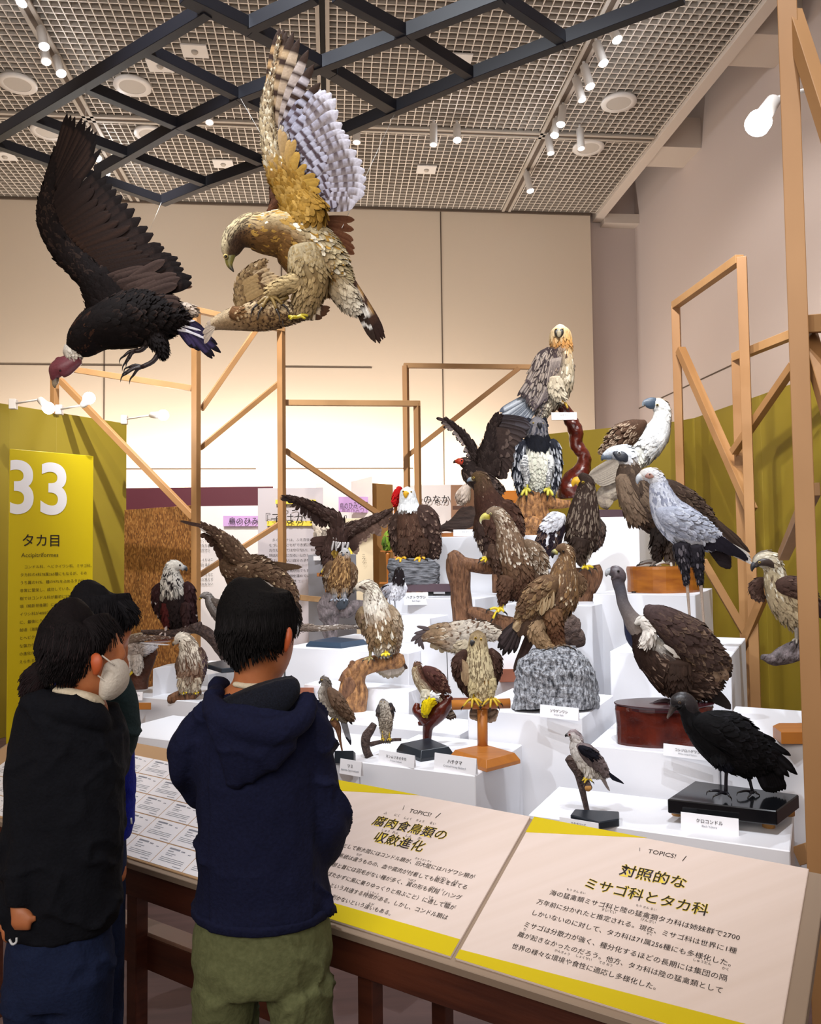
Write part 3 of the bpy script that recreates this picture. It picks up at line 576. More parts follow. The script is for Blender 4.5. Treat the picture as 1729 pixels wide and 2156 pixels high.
# ================================================================= the hanging birds
Z3=(50,200,3.422); Z4=(400,40,3.080); ZA=(820,640,3.594); ZB=(1200,800,3.268); ZC=(600,1180,3.458); ZD=(900,1050,3.842); ZE=(1150,1180,2.986); ZF=(370,1000,3.602); ZG=(0,1200,4.117); ZH=(340,1190,4.117); ZI=(840,960,3.759); ZJ=(600,1150,4.3225); ZK=(410,980,3.842); ZL_=(250,1240,7.517); ZM=(850,1000,6.916)
b=Bird('stuffed_vulture','black vulture with bare pink head hanging head-down, one wing raised to the ceiling',4.7,Z3,(700,1500))
BK='150e0d'
b.loft('body',[(330,1860,0,30,30),(400,1800,0,110,100),(520,1700,0,150,150),(680,1640,0,190,180),(850,1600,0,190,170),(1000,1590,0,140,120),(1120,1600,0,70,60),(1180,1620,0,30,30)],[(0,BK),(.5,'120d0c'),(1,BK)],180,(2200,90,46),[('mix','3a2419',.12,0,.3,'*'),('edge','2e211c',.15,0,1,'*')])
b.loft('ruff',[(300,1800,-10,10,10),(325,1830,-10,50,50),(360,1870,-10,52,50),(390,1900,0,20,20)],[(0,'e6dfd2'),(1,'d8cfc0')],180,(260,40,20))
b.solid('head',[(400,1900,-5,40,40),(345,1925,-5,62,55),(285,1960,-5,74,62),(240,1985,-5,62,54),(222,2030,-5,34,32),(222,2060,-5,18,18)],[(0,'7a3c46'),(.6,'8c4a54'),(1,'6c343c')],lab='bare wrinkled pink head')
b.solid('caruncle',[(225,1925,-20,8,8),(250,1908,-20,22,12),(285,1930,-20,26,14),(300,1960,-20,8,8)],[(0,'7a3640'),(1,'8c404c')])
b.beak([(228,2040,26),(226,2068,24),(222,2090,16),(226,2110,5)],[(0,'2a2226'),(.5,'b8a78c'),(1,'7a6a52')],z=-6)
b.eye(262,1985,-64,9,'5a2020')
w=b.loft('wing',[(640,1560,-40,150,60),(560,1400,-60,110,50),(480,1300,-60,90,40),(320,1150,-60,80,36),(220,1000,-60,75,32),(170,850,-60,60,26),(190,650,-60,40,18),(240,400,-60,18,8)],[(0,BK),(1,'181110')],180,(2100,95,50),[('edge','3a2c26',.2,.2,.9,'*'),('mix','2e221c',.05,.3,.8,'*')])
b.row([(160,760,-50),(170,820,-50),(190,860,-50)],[(320,140,-50),(400,160,-50),(490,210,-50),(520,300,-50),(530,420,-50)],11,62,BK,w,shaft='33251f',slot=.25,curve=-.03,vary=.2)
b.row([(200,880,-45),(300,1050,-45),(450,1200,-45),(600,1330,-45),(720,1400,-45)],[(540,560,-45),(700,700,-45),(850,900,-45),(1010,1100,-45),(1150,1230,-45),(1215,1350,-45)],19,92,['120c0b','1a110f','120c0b'],w,shaft='2c201c',curve=-.05,vary=.1)
b.row([(190,800,-70),(300,1000,-75),(480,1180,-75),(650,1320,-75)],[(380,560,-70),(620,820,-75),(820,1080,-75),(1000,1290,-75)],22,60,['1e1513','35241c','201613'],w,join=True,name='covert_feathers',edge='231916',curve=-.04,vary=.3)
b.row([(560,1340,-90),(760,1420,-90),(820,1560,-90)],[(880,1240,-90),(1110,1330,-90),(1120,1480,-90)],16,70,['241a17','3a2c27','1c1412'],w,join=True,name='covert_feathers',edge='4a3a34',vary=.4)
b.row([(1120,1390,-20)],[(1215,1380,-20)],1,26,'8a6c5c',w)
b.row([(1060,1560,0),(1090,1600,0),(1080,1640,0)],[(1290,1680,0),(1400,1790,0),(1410,1860,0),(1350,1895,0),(1270,1840,0),(1190,1760,0)],12,52,BK,None,shaft='3a3050',edge='141020',vary=.3)
b.loft('tail_coverts',[(1060,1520,0,10,10),(1130,1530,0,36,36),(1210,1555,0,34,30),(1245,1570,0,10,10)],[(0,'cbb9a8'),(1,'a89684')],180,(140,44,20))
b.row([(1090,1690,-20),(1110,1640,-20)],[(1230,1710,-20),(1330,1760,-20),(1240,1640,-20)],5,16,'d8d4d8',None,vary=.5)
b.loft('thigh',[(920,1660,-60,60,50),(960,1760,-60,60,50),(1000,1850,-60,36,32),(1010,1890,-60,14,12)],[(0,BK),(1,'0e0a0a')],180,(260,56,18))
b.loft('thigh',[(860,1700,-20,50,40),(900,1760,-20,42,40),(900,1800,-20,20,18)],[(0,'2a2322'),(1,'3c3331')],180,(120,44,16))
b.leg([(980,1850,-60,1.5),(930,1920,-60,1.2),(850,1960,-60,1.1)],[(760,1960,-60),(735,2010,-80),(790,2020,-50),(745,1990,-60)],'2e2322',15,'120c0c',1.6)
b.leg([(890,1790,-20,1.5),(850,1835,-20,1.2),(800,1845,-20,1.1)],[(725,1880,-40),(760,1900,-20),(735,1925,-10)],'2e2322',15,'120c0c',1.6)
link_pts=[]
def wire(x0,y0,D0,x1,y1,lab):
    a=P(x0,y0,D0); q=onz(x1,y1,ZL); t=tag(lathe('suspension_wire',[(.0012,0),(.0012,float(np.linalg.norm(q-a)))],m_wire,None,tuple(a),tuple((q-a)/np.linalg.norm(q-a)),n=6),lab,'wire')
wire(250,640,4.7,341,423,'thin clear wire from the back of the hanging black vulture to the lattice corner')
wire(180,440,4.7,181,181,'thin clear wire from the raised vulture wing up to the lattice')
# hawk-eagle
b=Bird('stuffed_hawk_eagle','hanging hawk-eagle with barred white raised wing, stooping with a small bird in its talons',3.9,Z4,(800,1400))
b.loft('body',[(250,1560,0,20,20),(262,1500,0,62,56),(300,1420,0,82,74),(380,1380,0,110,96),(480,1390,0,130,120),(620,1400,10,170,150),(740,1480,20,190,160),(860,1600,30,170,140),(950,1700,30,110,90),(1040,1790,30,50,40)],
  [(0,'4a3a2c','b8a888'),(.22,'4a3526','d0bf98'),(.4,'6a4c2a','b8a074'),(.7,'6d4c24','b8a884'),(1,'7a5a30','b0a07c')],0,(3200,58,30),[('streak','2e2118',.6,0,.34,'*'),('streak','2e2118',.5,0,.4,'k'),('streak','4a3426',.35,.05,.5,'b'),('mix','a5803c',.2,.35,.9,'*'),('mix','cfc6b0',.12,.4,.9,'b')],soft=(.4,.75))
b.beak([(262,1520,38),(256,1562,30),(258,1596,20),(274,1624,10),(284,1640,3)],[(0,'6b6a3a'),(.45,'8c8440'),(.7,'3a342c'),(1,'14110f')],z=-6)
b.eye(232,1540,-42,17,'c8b070'); 
w=b.loft('wing',[(760,1300,-70,130,60),(700,1180,-70,110,48),(620,1050,-70,90,40),(550,920,-70,60,30),(510,750,-70,46,24),(500,560,-70,36,18),(540,330,-70,20,10),(580,120,-70,8,5)],[(0,'94702a'),(.3,'8a6422'),(.5,'b8a684'),(1,'7d6850')],180,(1500,70,34),[('mix','d9ceb4',.25,.3,1,'*'),('streak','4a3626',.35,.4,1,'*'),('mix','a58240',.4,0,.4,'*')])
b.row([(520,640,-50),(560,700,-50),(620,760,-50)],[(575,55,-50),(610,70,-50),(650,80,-50),(722,145,-50),(775,250,-50),(850,400,-50)],8,74,['a5845c','b09878','a8a8b8'],w,bars=('33221a',6),tip='33241c',slot=.3,curve=.02,vary=.1)
b.row([(600,760,-45),(660,880,-45),(760,1050,-45),(820,1200,-45)],[(850,450,-45),(940,490,-45),(990,700,-45),(1050,800,-45),(1135,960,-45),(1150,1110,-45),(1060,1200,-45)],17,92,['b4b4c6','acaabb','b8b6c6'],w,bars=('4f4246',6),tip='cac8d4',shaft='8a8080',curve=-.03,vary=.05)
b.row([(560,820,-62),(620,900,-62),(700,1040,-62),(800,1220,-62)],[(740,500,-62),(800,720,-62),(900,900,-62),(940,1180,-62)],16,52,['9c9cae','b2b2c2','a8a6b8'],w,join=True,name='covert_feathers',bars=('4f4248',4),vary=.3)
b.row([(560,850,-75),(620,960,-75),(760,1180,-75)],[(610,660,-75),(720,900,-75),(900,1240,-75)],34,24,['b8ac94','a5a5b6','b4b2c0'],w,join=True,name='covert_feathers',edge='5a5258',tip='3f3438',vary=.6)
b.row([(600,900,-95),(650,1000,-95),(720,1100,-95)],[(600,700,-95),(680,860,-95),(860,1120,-95)],16,40,['a08560','a5813c','b08c3e'],w,join=True,name='covert_feathers',vary=.5)
b.loft('axillar_tuft',[(620,1080,-90,40,20),(700,1180,-95,100,36),(760,1260,-95,110,40),(720,1330,-90,60,30)],[(0,'94702a'),(1,'8a6626')],180,(420,80,40),[('mix','a88440',.3,0,1,'*')])
w=b.loft('wing',[(540,1250,60,30,20),(560,1180,60,40,20),(560,1110,60,34,16),(560,1090,60,10,8)],[(0,'4d3022'),(1,'5a3a28')],180,(120,50,26))
b.row([(840,1300,50),(880,1380,50),(900,1450,50)],[(1030,1340,50),(1058,1400,50),(1070,1450,50),(1060,1530,50),(1000,1490,50)],10,48,'5d3826',w,vary=.4,edge='6d4832')
b.loft('shoulder',[(500,1290,-30,20,20),(560,1210,-40,44,36),(590,1160,-40,40,30),(600,1120,-40,12,10)],[(0,'56341f'),(1,'3d261c')],180,(150,50,24))
b.row([(920,1500,20),(960,1560,20)],[(1230,2100,20),(1250,2090,20),(1270,2060,20),(1230,1990,20)],6,48,['e0dcd4','8a6a40','5a3c24'],None,bars=('3a251a',5),tip='2a1a14',vary=.1)
b.row([(960,1600,10),(1000,1650,10)],[(1180,2080,10),(1205,2100,10)],3,44,'d8d4cc',None,bars=('2e211a',4),tip='2e211a')
b.loft('undertail_coverts',[(900,1640,-20,60,40),(970,1740,-20,70,44),(1040,1840,-20,46,30),(1080,1900,-20,14,10)],[(0,'907a54'),(1,'ccc4b4')],180,(320,80,30))
b.loft('thigh',[(740,1480,-90,100,70),(760,1600,-100,120,80),(790,1700,-100,110,70),(760,1800,-100,90,60),(740,1900,-90,50,40)],[(0,'a09070'),(.5,'8d7650'),(1,'947e5c')],180,(700,60,24),[('bar','8a744c',.5,0,1,'*')])
b.loft('tarsus_feathering',[(720,1700,-120,60,46),(620,1730,-130,50,40),(550,1760,-130,44,34),(520,1780,-130,30,24)],[(0,'b09a70'),(1,'a68e62')],180,(240,50,20))
b.leg([(560,1770,-140,1.2),(520,1800,-150,1.2)],[(440,1850,-160),(470,1870,-165),(560,1880,-160),(600,1850,-140)],'8d7440',14,'2a211c',2.2)
b.leg([(640,1800,-100,1.2),(560,1830,-110,1.2)],[(480,1900,-120),(590,1920,-120),(600,1880,-80)],'8d7440',13,'2a211c',2.2)
wire(600,260,3.9,556,226,'thin clear wire from the barred wing up to the lattice'); wire(640,440,3.9,503,201,'thin clear wire from the hawk-eagle back to the lattice crossing'); wire(720,480,3.9,835,231,'thin clear wire from the hawk-eagle tail side to the right lattice corner')
# the prey
b=Bird('stuffed_prey_bird','mottled buff brown bird lying gripped under the hanging hawk-eagle, one wing up',3.85,Z4,(450,1900))
b.loft('body',[(110,2010,0,24,16),(170,1975,0,44,34),(260,1950,0,70,60),(370,1930,0,92,80),(480,1920,0,96,80),(590,1910,0,80,64),(680,1920,0,44,36),(740,1930,0,20,16)],[(0,'9a8468','a89478'),(.5,'8a6c48','b8a07c'),(1,'8d7450','b8a888')],0,(1300,44,24),[('tip','4a3524',.5,0,1,'*'),('spot','3d2a1c',.3,0,1,'*')])
w=b.loft('wing',[(340,1870,-40,40,24),(325,1780,-40,34,20),(340,1700,-40,34,18),(400,1630,-40,30,12),(470,1580,-40,16,8),(500,1574,-40,4,3)],[(0,'8d7450'),(1,'7a6244')],180,(200,44,24),[('tip','5a452f',.5,0,1,'*')])
b.row([(350,1720,-38),(370,1800,-38),(400,1860,-38)],[(498,1574,-38),(500,1600,-38),(560,1650,-38),(605,1700,-38),(600,1740,-38),(560,1770,-38)],12,52,['8a7050','a58c68','967c58'],w,bars=('5c452e',5),edge='c0a986',vary=.1,curve=.05)
b.row([(330,1730,-55),(360,1830,-55)],[(430,1650,-55),(500,1770,-55)],12,34,'9a8058',w,join=True,name='covert_feathers',tip='5a432c',vary=.5)
b.row([(190,1940,-20),(160,1990,-20)],[(190,1930,-20),(110,1975,-20),(84,2040,-20),(95,2105,-20)],7,34,['8d7c6c','84766a'],None,edge='a59684')
b.row([(690,1900,-20),(700,1930,-20)],[(800,1850,-20),(910,1865,-20),(905,1900,-20),(850,1945,-20),(770,1935,-20)],8,40,['a8947a','c8b8a0'],None,bars=('3d2a1e',5),tip='4a3222')
b.leg([(640,1930,-70,1),(690,1935,-75,1)],[(768,1925,-70),(750,1945,-80),(650,1950,-80)],'b8a51c',12,'3a3010',.5)
b.loft('neck',[(270,1900,-60,40,30),(310,1910,-65,44,30),(350,1900,-60,24,20)],[(0,'6d4c30'),(1,'8a6844')],180,(120,40,20),[('tip','c4ab84',.3,0,1,'*')])
# ================================================================= birds on the display, right side
def perch(name,label,D,zx,at,cat='perch'): return Perch(name,label,D,zx,at,cat)
# bearded vulture on the tall red branch
q=perch('red_branch','tall glossy red-brown branch on which the bearded vulture perches',7.35,ZA,(1400,1430))
q.limb('branch',[(1400,1470,0,110,80),(1400,1400,0,125,90),(1460,1260,0,74,70),(1470,1150,0,50,50),(1420,1060,0,50,45),(1410,960,0,56,50),(1370,880,0,50,40),(1320,800,0,44,40),(1265,755,0,36,34),(1220,760,-20,20,20)],m_wood_r,.24,15)
q.limb('side_stub',[(1260,770,0,30,28),(1215,800,0,34,30),(1190,835,10,20,20)],m_wood_r,.2,12)
b=Bird('stuffed_bearded_vulture','bearded vulture with cream head and grey streaked wing, highest perched bird',7.3,ZA,(1300,760))
G='3f3538'
b.loft('body',[(1290,160,0,24,24),(1292,205,0,72,70),(1295,260,0,80,76),(1300,330,0,80,72),(1285,430,0,112,92),(1260,540,0,138,100),(1225,650,0,120,90),(1170,760,0,74,60),(1140,860,0,26,22)],
  [(0,'cfc4ac','cfc4ac'),(.2,'cbb48c','c9a468'),(.3,'b8854a','c0884a'),(.38,'3f3538','c8a878'),(.5,G,'bcae94'),(.8,G,'b5ab98'),(1,'7d7a7c','a8a294')],10,(1500,64,24),[('streak','97887a',.5,.35,1,'k'),('mix','e2dac6',.2,.4,1,'b'),('mix','4a3a32',.08,.36,.6,'b')])
b.solid('face_mask',[(1262,190,-62,10,8),(1270,215,-76,22,10),(1285,235,-80,22,12),(1300,215,-76,22,10),(1312,188,-62,8,8)],[(0,'24211f'),(1,'24211f')])
b.beak([(1285,205,16),(1284,230,17),(1283,248,11),(1283,256,3)],[(0,'b0a890'),(.7,'9c937c'),(1,'4a443c')],z=-92)
b.eye(1262,192,-70,8,'c8a040'); b.eye(1310,192,-70,8,'c8a040')
w=b.loft('wing',[(1220,340,-40,30,24),(1190,410,-50,80,40),(1160,520,-60,92,42),(1120,640,-55,66,34),(1090,780,-50,24,16)],[(0,'3a3032'),(1,'4a4246')],180,(420,70,22),[('streak','a89c92',.8,0,1,'*')])
b.row([(1290,420,-80),(1200,500,-80),(1110,480,-70)],[(1180,740,-80),(1100,800,-75),(1050,760,-70),(980,690,-60)],16,34,['4c4348','5a5054','3e3639'],w,shaft='a89e98',curve=.03,vary=.2)
b.row([(1300,400,-95),(1200,420,-95),(1120,440,-85)],[(1240,600,-95),(1150,620,-95),(1040,600,-85)],22,26,['4a4044','544a4e'],w,join=True,name='covert_feathers',shaft='b0a59c',vary=.4)
b.row([(1370,460,20),(1350,560,20)],[(1405,480,20),(1385,600,20),(1330,700,20)],8,30,'3a3030',None,shaft='8a7d74')
b.row([(1140,720,-20),(1100,700,-20),(1060,690,-20)],[(1010,930,-20),(940,960,-20),(860,930,-20),(800,900,-20),(830,830,-20)],12,52,['6e7686','8d97a8','5c6472'],None,shaft='c0c8d2',edge='4a5260',vary=.2)
b.loft('thigh',[(1250,560,-70,60,50),(1260,640,-80,62,50),(1290,700,-80,40,34),(1310,730,-80,18,16)],[(0,'bcb19c'),(1,'cfc6b2')],180,(200,50,20))
b.leg([(1305,720,-80),(1320,745,-80)],[(1280,750,-90),(1350,790,-90),(1300,745,-100),(1340,760,-50)],'c9a53a',11)
# bateleur
b=Bird('stuffed_bateleur','dark eagle with red face and one wing thrown up, behind the other birds',7.15,ZA,(700,1350))
D_='2b211e'
b.loft('body',[(515,1195,0,14,14),(545,1195,0,34,34),(590,1215,0,52,50),(620,1270,0,80,76),(680,1310,0,92,80),(740,1370,0,80,70),(800,1440,0,50,40)],[(0,D_),(1,D_)],180,(800,60,26),[('mix','5a4a42',.2,0,1,'*'),('edge','3f332e',.3,0,1,'*')])
b.solid('face',[(500,1190,-14,10,10),(525,1190,-22,24,24),(555,1195,-30,22,20)],[(0,'c03a1c'),(1,'d0401e')],lab='bare red face'); b.beak([(512,1190,16),(495,1194,12),(486,1205,4)],[(0,'c8641c'),(.5,'3a3230'),(1,'201c1c')],z=-10); b.eye(548,1186,-46,7,'2a0a05')
w=b.loft('wing',[(720,1260,10,40,26),(660,1150,10,34,20),(590,1030,10,24,14),(500,930,10,16,10),(430,870,10,8,6)],[(0,D_),(1,'352a28')],180,(300,60,22),[('edge','4a3e3a',.3,0,1,'*')])
b.row([(640,1140,12),(560,1020,12),(490,940,12),(440,890,12)],[(590,1180,12),(565,1110,12),(510,1030,12),(480,980,12),(410,920,12),(372,850,12)],16,28,['8d7f7c','a59894','4a3e3c'],w,tip='1e1718',vary=.3)
w=b.loft('wing',[(760,1300,-20,90,40),(750,1180,-30,70,36),(760,1060,-30,44,26),(780,950,-30,34,18),(820,860,-30,24,12)],[(0,D_),(1,'241b1a')],180,(600,80,34),[('edge','3d322e',.3,0,1,'*')])
b.row([(790,960,-20),(820,900,-20),(850,850,-20)],[(1060,900,-20),(1040,860,-20),(1000,870,-20)],5,44,'6a7282',w,shaft='b0b8c4')
b.row([(760,1180,-25),(770,1050,-25),(800,920,-25),(830,860,-25)],[(870,1340,-25),(930,1240,-25),(960,1120,-25),(1030,1000,-25),(1060,930,-25),(1050,890,-25)],16,70,['3a2e2a','4a3e3a','5a5c68'],w,edge='241a18',vary=.1)
b.row([(740,1180,-45),(760,1060,-45),(790,950,-45)],[(830,1260,-45),(880,1100,-45),(920,960,-45)],18,50,['2b201e','3c302c'],w,join=True,name='covert_feathers',tip='5a4c46',vary=.5)
b.row([(780,1350,0),(820,1380,0)],[(850,1460,0),(880,1420,0),(870,1390,0)],5,34,'2a1f1c',None)
# harpy eagle and its stump
q=perch('pale_stump','pale knotted orange stump under the harpy-like eagle',7.2,ZA,(1100,1720))
q.limb('stump',[(1080,1800,10,160,90),(1080,1680,10,165,95),(1070,1570,0,140,90),(1090,1480,0,110,80),(1120,1420,0,60,50)],m_driftp,.22,11,grain=.03)
q.limb('root_arm',[(1140,1430,-20,36,36),(1200,1490,-20,50,44),(1280,1510,-20,36,34),(1370,1510,-20,30,22)],m_driftp,.15,12)
q.limb('root_foot',[(1000,1660,-60,30,40),(1090,1650,-80,50,50),(1150,1720,-80,40,40)],m_driftp,.2,13)
b=Bird('stuffed_harpy_eagle','large crested grey-headed eagle facing front with white belly and black breast band',7.2,ZA,(1120,1440))
b.loft('body',[(1105,860,0,24,24),(1115,905,0,72,64),(1115,970,0,82,76),(1118,1040,0,104,90),(1118,1130,0,120,100),(1118,1230,0,118,98),(1118,1320,0,86,74),(1115,1420,0,46,40)],
 [(0,'5b5a60','6a686c'),(.3,'4c4b52','77757a'),(.34,'10121a','12141c'),(.5,'10121a','12141c'),(.54,'1c1e26','d8d8cc'),(.85,'2a2c34','d4d6c8'),(1,'3a3c44','8d9698')],-90,(1500,56,26),[('mix','3b3d48',.3,0,.3,'*'),('mix','c4c8ba',.25,.56,1,'b')],soft=(.3,.5))
for s in (-1,1):
    for i in range(3): b.row([(1110+s*30,890,-10)],[(1115+s*(78+6*i),868+30*i,0)],1,34,'1a1c26')
b.beak([(1135,900,18),(1140,925,16),(1142,945,5)],[(0,'30323a'),(1,'14161c')],z=-76); b.eye(1090,900,-56,8,'c8b070'); b.eye(1160,905,-52,8,'c8b070')
for s,x0 in ((-1,985),(1,1245)):
    w=b.loft('wing',[(x0+s*-20,1030,-20,26,30),(x0-s*5,1080,-30,52,50),(x0+s*4,1200,-20,50,44),(x0-s*2,1330,0,40,34),(x0-s*14,1430,10,18,16)],[(0,'1b1e28'),(1,'24262e')],180,(340,64,22),[('streak','c4c8d0',.35,0,1,'*'),('edge','8f949e',.25,0,1,'*'),('mix','c0c4cc',.12,.1,.6,'*')])
    b.row([(x0+s*30,1100,-10),(x0+s*42,1240,-5)],[(x0+s*44,1250,-5),(x0+s*10,1430,10)],7,30,'20232c',w,edge='8a8f98')
    b.loft('thigh',[(1118+s*92,1150,-60,30,30),(1118+s*98,1220,-66,34,34),(1118+s*82,1300,-64,24,24),(1118+s*82,1370,-60,16,16)],[(0,'d2d4d4'),(1,'c4c6c8')],180,(150,34,18),[('bar','4a4e56',.7,0,1,'*')])
    b.leg([(1118+s*82,1360,-60,1.2),(1118+s*84,1410,-60,1.1)],[(1118+s*120,1450,-90),(1118+s*80,1450,-100),(1118+s*50,1420,-80),(1118+s*100,1440,-20)],'c9c24a',15)
b.row([(1080,1380,20),(1160,1380,20)],[(1060,1440,20),(1180,1440,20)],6,36,'7a828a',None,bars=('2a2c34',3))
# philippine eagle
q=perch('grey_driftwood','pitted grey driftwood under the blue-billed white eagle',7.1,ZB,(300,900))
q.limb('log',[(200,850,0,40,40),(250,790,0,70,60),(330,720,0,80,70),(400,640,20,60,55),(440,600,20,30,30)],mat('pitted_grey_wood','7d7268',.75,hex2='a39888',scale=(25,25,25),bump=2.5),.16,10)
q.limb('knob',[(280,860,-20,40,36),(240,830,-20,50,44),(200,800,-10,26,26)],M['pitted_grey_wood'],.2,12)
prism('base_board',[q.p(195,892,-60),q.p(470,892,-60),q.p(470,892,120),q.p(195,892,120)],(0,0,-float(q.p(195,892,0)[2]-PL['top'])),m_purp,q.root)
b=Bird('stuffed_blue_billed_eagle','white-breasted eagle with a huge blue-black bill, right of the bearded vulture',7.0,ZB,(470,600))
b.loft('body',[(560,150,0,14,16),(600,165,0,48,44),(632,205,0,54,50),(630,280,0,64,60),(600,360,0,92,80),(550,420,0,106,90),(490,480,0,100,80),(445,545,0,60,50),(420,600,0,24,20)],[(0,'b8a88e','d8dad8'),(.4,'8d7a66','e4e8ea'),(.6,'cfd2d2','e2e6e8'),(1,'c0bcb0','cfcdc4')],-150,(900,56,24),[('streak','5a4636',.6,0,.45,'k'),('mix','c8ccd0',.3,.3,1,'b')],soft=(.2,.4))
b.beak([(590,160,38),(555,160,40),(520,160,26),(506,168,12),(504,180,4)],[(0,'38485a'),(.5,'46586c'),(1,'a8b4bc')],z=-12,flat=.5); b.eye(602,172,-42,11,'d8c890')
w=b.loft('wing',[(520,290,-40,20,20),(440,340,-50,76,50),(370,390,-50,84,46),(300,440,-40,54,30),(220,500,-30,16,12)],[(0,'4a3528'),(1,'4a362a')],180,(420,56,24),[('edge','b39f8a',.55,0,1,'*')])
b.row([(460,360,-60),(360,420,-60)],[(300,480,-50),(200,515,-40),(190,500,-40)],8,34,'4a3628',w,edge='8d7a66')
b.row([(400,500,-10),(440,540,-10),(460,590,-10)],[(130,660,-10),(150,690,-10),(200,724,-10)],8,60,['6e655c','7d746a'],None,edge='958c80')
b.loft('thigh',[(470,480,-50,50,40),(470,560,-50,40,34),(450,600,-50,18,16)],[(0,'cdd0cc'),(1,'bdb8a8')],180,(120,40,20))
b.leg([(450,590,-50,1.2),(446,614,-50,1.1)],[(415,620,-70),(440,628,-80),(470,622,-60)],'c4b45a',10)
# lappet / cinereous vulture on the orange slice
q=perch('tree_slice_base','round orange-brown tree slice on low feet under the ruffed vulture',5.75,ZB,(640,1460),'wooden base')
def disc(q,name,x,y0,y1,rx,rd,mt,D=None,tilt=0):
    """upright drum: top centre at (x,y0), bottom at (x,y1), half width rx, in crop pixels"""
    a=q.p(x,y0); h=(y1-y0)*q.k; n=36; v=[];f=[]; ph=rng.random(3)*6
    prof=[(1,0),(1,.0),(1.02,.1),(.99,.5),(1.0,.9),(.98,1)]
    for r,z in prof:
        for i in range(n):
            t=2*math.pi*i/n; w=1+.03*math.sin(3*t+ph[0])+.015*math.sin(7*t+ph[1]); v.append(a+r0*(r*w*rx*q.k*math.cos(t))+V*0+np.array([-r0[1],r0[0],0])*(r*w*rd*q.k*math.sin(t))-np.array([0,0,z*h]))
    for j in range(len(prof)-1):
        for i in range(n): f.append((j*n+i,(j+1)*n+i,(j+1)*n+(i+1)%n,j*n+(i+1)%n))
    f.append(tuple(range(n))); f.append(tuple((len(prof)-1)*n+i for i in range(n-1,-1,-1)))
    return link(name,mesh(name,np.array(v)-q.o,f),mt,q.root)
disc(q,'drum',640,1282,1460,242,200,m_wood_o); 
for x in (440,560,720,850): q.limb('foot',[(x,1455,-100,16,16),(x,1474,-100,16,16)],m_black,0,1,8,2)
b=Bird('stuffed_ruffed_vulture','dark vulture with white and black patterned face, standing on the orange tree slice',5.85,ZB,(620,1280))
Q='33271f'
b.loft('body',[(230,520,0,14,14),(290,500,0,40,38),(370,510,0,62,56),(400,560,0,58,56),(410,640,0,90,80),(440,740,0,120,100),(520,840,0,150,120),(620,900,0,160,120),(740,960,0,120,90),(820,1020,0,40,30)],
 [(0,'c4cad2'),(.24,'d4d8dc'),(.32,'8d8074'),(.36,'4a3c32'),(1,'33261e')],180,(1500,84,36),[('mix','6a5848',.25,.34,.7,'*'),('edge','4a3a2e',.3,.35,1,'*')])
b.solid('face_patch',[(300,500,-36,10,8),(340,520,-50,34,14),(375,535,-54,32,16),(390,560,-50,14,12)],[(0,'22252e'),(1,'30333c')]); b.beak([(280,515,34),(245,525,26),(225,540,14),(221,555,4)],[(0,'8794a4'),(.6,'55606e'),(1,'2e3440')],z=0); b.eye(340,502,-64,13,'d8dde0')
w=b.loft('wing',[(600,690,-10,30,30),(680,760,-20,80,60),(780,840,-10,90,50),(880,920,0,70,36),(960,970,10,26,20)],[(0,'3a2c24'),(1,'2f231c')],180,(500,84,34),[('edge','5a493c',.4,0,1,'*')])
b.row([(820,860,0),(900,900,0)],[(960,960,0),(985,930,0),(1100,1060,0),(1210,1170,0),(1250,1230,0)],10,44,'2e221b',w,edge='4a3a30',vary=.2)
b.row([(900,1050,20),(960,1100,20)],[(1080,1300,20),(1110,1300,20),(1110,1240,20)],6,50,'2b1f1a',None)
b.loft('thigh',[(620,1000,-60,60,50),(620,1080,-60,56,46),(600,1160,-60,36,30),(600,1230,-60,22,20)],[(0,'241c18'),(1,'2c221d')],180,(200,56,22))
b.loft('thigh',[(720,1050,-40,60,50),(700,1140,-40,60,46),(690,1220,-40,50,36)],[(0,'33281f'),(1,'4a3e36')],180,(200,60,22))
b.leg([(600,1220,-60,1.2),(600,1260,-60,1.2)],[(480,1270,-90),(500,1255,-60),(560,1280,-110)],'6d6259',14); b.leg([(690,1210,-40,1.2),(690,1262,-40,1.2)],[(590,1276,-100),(620,1250,-60),(700,1284,-110)],'c8bfb4',13)
b.loft('ruff_tuft',[(350,660,-60,40,30),(400,800,-70,60,40),(450,900,-70,60,36),(470,960,-60,20,14)],[(0,'7a6654'),(1,'5c4838')],180,(260,90,30))
# secretary bird
b=Bird('stuffed_secretary_bird','tall grey long-legged bird of prey with black thighs and hooked white beak',5.0,ZB,(860,1700))
S='a9abb8'
b.loft('body',[(480,660,0,12,12),(510,650,0,38,36),(560,655,0,52,48),(600,690,0,54,50),(620,760,0,74,66),(650,850,0,100,86),(700,930,0,124,100),(790,1010,0,130,100),(880,1070,0,100,80),(980,1110,0,60,50),(1100,1160,0,30,24)],
 [(0,'d8cfc6','dcd6d0'),(.2,'cfc6c0','d6d4d4'),(.3,S,'c8cad4'),(.7,S,'c4c6d0'),(1,'3a3236','8a8078')],-140,(1500,54,26),[('mix','8d90a0',.25,.3,.9,'*')])
b.beak([(500,660,30),(478,672,24),(466,695,14),(466,715,4)],[(0,'d8c8b8'),(.3,'d0d4d8'),(1,'8a9098')],z=0); b.eye(548,652,-46,9,'2a120a'); b.solid('eye_patch',[(520,665,-40,8,6),(545,660,-46,20,8),(575,665,-44,10,6)],[(0,'9c6a60'),(1,'b08878')])
w=b.loft('wing',[(600,900,-60,24,24),(680,940,-80,80,60),(800,990,-80,92,56),(920,1040,-70,60,36),(1020,1070,-60,20,16)],[(0,'a8abb8'),(1,'8d909c')],180,(420,58,30),[('edge','c8cad2',.4,0,1,'*')])
